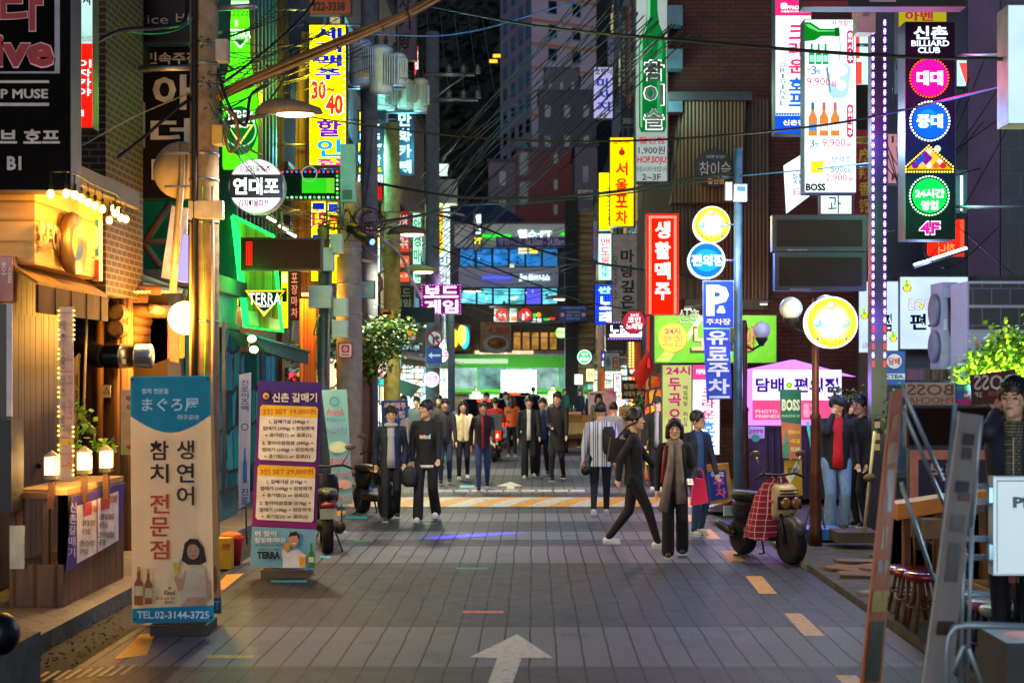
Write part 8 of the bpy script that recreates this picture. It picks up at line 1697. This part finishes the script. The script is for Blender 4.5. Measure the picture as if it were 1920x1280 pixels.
# the pair walking towards the camera
r,B,V,hn,M=person('young man in open navy jacket over a light grey hoodie walking beside a friend',733,975,1.68,yaw=6,top=NAVY_,legs='#141821',shoes='#2a2a2c',shirt='#9a9c9c',hem=.475,stride=.20,fat=1.04,hair='fringe',open_=.050,hands=(None,(.12,-.02,.50)))
g=MB();g.ell(V(0,-.02,.845),(.062*1.68,.050*1.68,.026*1.68),d('#a4a6a6',.8));B(g,'hood')
r,B,V,hn,M=person('young man in black hoodie with red and white chest print looking aside',800,975,1.77,yaw=-8,turn=-42,top=BLKC,legs='#0e0f12',shoes='#d8d8d4',hem=.465,stride=.22,hood=True,hair='fringe',wide=1.15,fat=1.06)
g=MB();g.loft([(.445*1.77,0,0,.094*1.77,.073*1.77),(.47*1.77,0,0,.096*1.77,.075*1.77)],d('#c4c4c8',.8),20);B(g,'shirt_hem')
g=MB();pl_=type('Q',(),{})();
class Chest:
 n=Vector((0,-1,0))
 def hit(s,x,y,o=0):return Vector((x,-.0665*1.77*1.06-.004-o+abs(x)**2*1.2,y))
g.text(Chest(),'wind',-.085,1.29,.085,1.22,.004,d('#d8d4d0',.7),.08);g.add([Chest().hit(-.09,1.29,.0),Chest().hit(-.09,1.22,.0),Chest().hit(-.03,1.22,.0),Chest().hit(-.03,1.29,.0)],[(0,1,2,3)],d('#a81820',.7));B(g,'chest_lettering')
bg=thing('shoulder_bag','dark bag hanging at the side of the man in the black hoodie','bag',P(772,900,21));m=MB();m.loft([(Z_(912,21),X_(768,21),21,.06,.04),(Z_(905,21),X_(767,21),21,.12,.05),(Z_(884,21),X_(767,21),21,.11,.05),(Z_(874,21),X_(768,21),21,.05,.03)],d('#1a1a24',.6));m.build('pouch',bg);m=MB();m.tube([P(762,872,21),P(776,820,20.95),P(790,795,20.9)],.012,BLACKM,6);m.build('strap',bg)
# woman with scarf
r,B,V,hn,M=person('woman in black leather jacket and long taupe scarf checking her phone',1265,1043,1.62,yaw=-4,top='#131214',legs='#0c0c0f',shoes='#1a1a1c',shirt='#4a2a1c',hem=.50,wide=1.22,stride=.12,hair='bob',hands=(None,(.115,-.14,.575)),open_=.05)
SCF=d('#7a6c60',.9,var=.25,bump=.2,scale=12);g=MB();H=1.62
g.loft([(.815*H,0,-.01*H,.062*H,.060*H),(.835*H,0,-.012*H,.064*H,.062*H),(.862*H,0,-.010*H,.048*H,.050*H)],SCF,18)
for s,zb_,xb in((-1,.34,-.085),(1,.40,.045)):g.tube([V(s*.02,-.075,.83),V(s*.026,-.085,.70),V(s*.02+xb*.35,-.095,.56),V(xb,-.085,zb_)],[.026*H,.028*H,.034*H,.040*H],SCF,12)
B(g,'scarf');g=MB();g.tube([V(-.07,-.045,.82),V(-.085,-.078,.70),V(-.10,-.06,.55)],.007*H,d('#a8242c',.5),6);B(g,'bag_strap')
def at_hand(p,dx=0,dy=0,dz=0):return p+Vector((dx,dy,dz))
ph=thing('phone','phone held by the woman with the long taupe scarf','phone',hn[1]);m=MB();m.cbox(hn[1]+Vector((0,-.01,.01)),(.075,.15,.008),d('#15151a',.2),0,.5);q=m.build('case',ph);m=MB();m.cbox(hn[1]+Vector((0,-.006,.017)),(.065,.13,.003),e('#ffe8d8',.8),0,.5);m.build('screen',ph)
bg=thing('tote_bag','bright pink tote bag on the arm of the woman with the scarf','bag',P(1312,945,17.1));PKM=d('#ff2060',.6,var=.1);m=MB();m.prism([P(1296,948,17.05),P(1329,942,17.05),P(1322,898,17.05),P(1300,896,17.05)],Vector((0,.11,0)),PKM);m.build('pouch',bg);m=MB();m.tube([P(1303,898,17.1),P(1306,882,17.08),P(1312,877,17.06),P(1318,884,17.08),P(1320,899,17.1)],.009,PKM,6);m.build('handle',bg)
person('man in dark jacket and blue shirt looking over his shoulder behind the scarf woman',1307,1003,1.66,yaw=24,turn=40,top='#1a2230',legs='#20385c',shoes='#a8a8a0',shirt='#2c4c78',hem=.49,stride=.08,hair='short',glasses=True,open_=.045)
# black figure striding across
r,B,V,hn,M=person('person all in black striding across the street with a trailing leg',1188,1030,1.72,yaw=86,top='#0d0d0e',legs='#0e0e10',shoes='#c8ccd0',hem=.47,stride=.36,lift=.03,hair='short',hood=True)
bg=thing('shoulder_bag','dark brown bag at the hip of the black striding person','bag',P(1160,870,17.6));m=MB();m.cbox(P(1162,845,17.6),(.28,.12,.30),d('#2a2018',.7),.1,0,.15);m.build('pouch',bg);m=MB();m.tube([P(1155,825,17.55),P(1175,800,17.5),P(1195,790,17.5)],.014,BLACKM,6);m.build('strap',bg)
# striped shirt from behind
ST,t_,p_=newmat('striped_shirt');tc=t_.nodes.new('ShaderNodeTexCoord');sx=t_.nodes.new('ShaderNodeSeparateXYZ');t_.links.new(tc.outputs['Object'],sx.inputs[0])
mu=t_.nodes.new('ShaderNodeMath');mu.operation='MULTIPLY';mu.inputs[1].default_value=7.5;t_.links.new(sx.outputs[0],mu.inputs[0]);fr_=t_.nodes.new('ShaderNodeMath');fr_.operation='FRACT';t_.links.new(mu.outputs[0],fr_.inputs[0])
cr=t_.nodes.new('ShaderNodeValToRGB');cr.color_ramp.interpolation='CONSTANT';E0=cr.color_ramp.elements;E0[0].color=lin('#c8ccd0');E0[1].position=.22;E0[1].color=lin('#7a2038')
for ps,hx in((.36,'#b8c4c8'),(.50,'#3a4a5c'),(.60,'#c8ccd0'),(.72,'#4a2a3c'),(.80,'#8ab0a8'),(.9,'#d0d0d0')):x_=E0.new(ps);x_.color=lin(hx)
t_.links.new(fr_.outputs[0],cr.inputs[0]);t_.links.new(cr.outputs[0],p_.inputs['Base Color']);p_.inputs['Roughness'].default_value=.8
r,B,V,hn,M=person('man in a multicoloured striped shirt walking away with a black backpack strap',1126,966,1.72,yaw=176,stripes=ST,legs='#101218',shoes='#b8b8b8',hem=.44,stride=.26,hair='short',fat=1.12,hands=(None,(.17,-.03,.45)))
g=MB();g.loft([(.56*1.72,-.08*1.72,.075*1.72,.05*1.72,.05*1.72),(.60*1.72,-.08*1.72,.08*1.72,.058*1.72,.06*1.72),(.76*1.72,-.075*1.72,.075*1.72,.055*1.72,.05*1.72),(.80*1.72,-.07*1.72,.06*1.72,.04*1.72,.035*1.72)],d('#14161c',.7),16);B(g,'backpack')
tag(MB().ell(P(1098,882,21.8),(.075,.075,.075),d('#0c0c10',.4)).build('black_cap'),'round black cap dangling from the hand of the striped shirt man','cap')
# middle distance walkers
person('man in dark navy top with red collar and blue jeans stepping forward',905,918,1.66,yaw=4,top='#1a1624',legs='#1c3660',shoes='#1a1616',shirt='#a01828',hem=.47,stride=.30,hair='fringe',open_=.02)
person('woman in cream jacket with long dark hair and black trousers',868,898,1.62,yaw=3,top='#d8cca0',legs='#0e0e12',shoes='#d0d0d0',hem=.49,stride=.14,hair='long',fat=1.02,shirt='#c8b078',open_=.03)
person('man in dark open jacket at the edge of the walking pair',834,906,1.68,yaw=6,top='#1c1e26',legs='#2a3a50',shoes='#20201c',shirt='#2c3038',stride=.08)
person('man in black jacket over a white shirt with wide black trousers',992,895,1.70,yaw=-3,top='#121214',legs='#101012',shoes='#c4bc98',shirt='#c8c8c8',stride=.16,wide=1.2,hair='fringe',open_=.04,fat=1.08)
person('man in blue denim jacket walking between the black jacket and long coat men',1017,892,1.66,yaw=-6,top='#22406a',legs='#101420',shoes='#18181a',shirt='#2c4c70',stride=.16)
r,B,V,hn,M=person('tall man in long black coat smiling with a phone in his hand',1045,900,1.80,yaw=-10,turn=-10,top='#0e0e10',legs='#0c0c0e',shoes='#1a1614',hem=.33,stride=.18,hands=((-.04,-.13,.60),None),hair='fringe')
person('woman in orange jacket with dark backpack walking away near the motorbike',960,856,1.60,yaw=180,top='#d0501c',legs='#121216',shoes='#40a080',hem=.50,stride=.06,hair='long',near=False)
person('rider in red jacket seen from behind on the delivery motorbike',929,868,1.60,yaw=180,Y=36.4,z=-.02,top='#a8141c',legs='#16161a',shoes='#1a1a1a',cap='#7a1018',near=False,hands=((-.12,-.2,.62),(.12,-.2,.62)))
person('person in dark coat passing behind the red jacket rider',912,850,1.66,Y=41,top='#1c2028',legs='#16181c',near=False)
for px,ft,H_,yw,tp,lb,hr,kw in((1037,788,1.70,0,'#d8c478','far figure in a yellow coat standing before the bus','short',{'shirt':'#14161c'}),(893,785,1.62,-10,'#b8b49c','far woman in a pale top at the roadside before the bus','bob',{}),(1068,795,1.72,170,'#16202c','far figure in dark blue with back turned by the white banner','short',{}),(1058,800,1.60,20,'#1c5a54','far figure in teal beside the seated group by the cardboard','short',{}),(1087,805,1.62,-15,'#1c2c4c','man in blue sitting behind the cardboard heap','short',{}),(1106,808,1.55,-40,'#24304c','brown haired person in navy leaning at the cardboard heap','bob',{}),(848,790,1.62,10,'#8ab0c0','far figure in pale blue beside the busy food photo board','short',{}),(866,778,1.7,180,'#2c2c30','far dark figure behind the busy food photo board','short',{}),(948,832,1.64,5,'#c8ccd0','small walker in a pale shirt between the waiting cars and the long coat man','short',{}),(822,872,1.68,8,'#3a2c28','walker in brown behind the dark open jacket man','bob',{}),(781,868,1.62,-6,'#5a5c60','grey clad walker half hidden behind the black hoodie man','short',{}),(1122,856,1.66,12,'#8a7c60','walker in beige near the white banner beyond the striped shirt','bob',{}),(1000,806,1.7,172,'#24303c','small figure walking away past the grey car','short',{}),(756,850,1.6,20,'#a03a3a','small figure in a red top under the far teal awning','long',{})):
 person(lb,px,ft,H_,yaw=yw,top=tp,legs='#14161c',hair=hr,near=False,**kw)
person('man in dark cap and black jacket standing in the lit doorway by the karaoke poster',1232,930,1.74,yaw=-10,top='#141416',legs='#101012',cap='#1c1c1e',shirt='#8a8c88',Y=26.8)
person('person with dark hair half hidden behind the striped shirt man',1150,905,1.60,yaw=165,top='#7a8488',legs='#101218',near=False)
# two smoking men
r,B,V,hn,M=person('heavy man in red shirt, black jacket and ripped jeans with a navy cap',1568,1000,1.80,yaw=-2,turn=14,z=.06,Y=19.4,top='#121216',legs='#6a88a8',shoes='#1a1a1a',shirt='#c81820',hem=.46,fat=1.22,cap='#101c28',hands=((-.04,-.095,.875),(.16,-.02,.50)),open_=.066,wide=1.15,stride=.03)
g=MB();
for x in(-.055,.062):g.ell(V(x,-.058,.275),(.05,.02,.018),d('#c8c8c8',.8),10,6);
B(g,'torn_patch')
person('man in black with glasses and hand at his mouth beside the red shirt man',1615,1000,1.80,yaw=-62,z=.06,Y=19.8,top='#0f0f11',legs='#0e0e10',shoes='#141414',hem=.45,fat=1.15,glasses=True,hands=((-.02,-.10,.87),None))
# man on the phone behind the lit signboard
CHK=brick('checked_shirt','#8a8468','#6a664e','#3a382c',.035,.02,.006)
r,B,V,hn,M=person('man in navy blazer and checked shirt talking on a phone',1901,1100,1.74,yaw=-20,turn=-14,z=.38,Y=9.3,top='#1c2430',legs='#14161c',shirt='#8a8468',hem=.46,hair='short',hands=((-.062,-.022,.885),None),open_=.05,fat=1.1)
for c in r.children:
 if c.name.startswith('shirt'):c.data.materials[0]=CHK
g=MB();g.tube([V(0,-.076*1.1,.52+.03*k)for k in range(10)],.004,d('#d0c8b0',.4),5);B(g,'button_band')
ph=thing('phone','black phone held to the ear of the man in the navy blazer','phone',hn[0]);m=MB();m.cbox(hn[0]+Vector((.02,-.02,.02)),(.02,.07,.15),d('#0c0c0e',.2),0,.2,.1);m.build('case',ph)
bpy.data.scenes.remove(TMPS)
# blue words of light thrown on the road by a shop projector
pj=thing('light_projector','small black projector on the concrete pole throwing blue light on the road','lamp',P(668,440,23));m=MB();c=P(672,442,22.9);m.tube([c,c+Vector((.25,-.25,-.12))],.07,BLACKM,12);m.build('barrel',pj);m=MB();m.tube([c+Vector((.252,-.252,-.122)),c+Vector((.256,-.256,-.124))],.05,e('#4060ff',5),12);m.build('lens',pj)
lamp('projector_light','SPOT',c+Vector((.27,-.27,-.13)),9000,'#2020ff',pj,.01,aim=G(890,1003),spot=17,blend=.9,scale=(1.0,.16,1))
SC.cycles.use_denoising=True
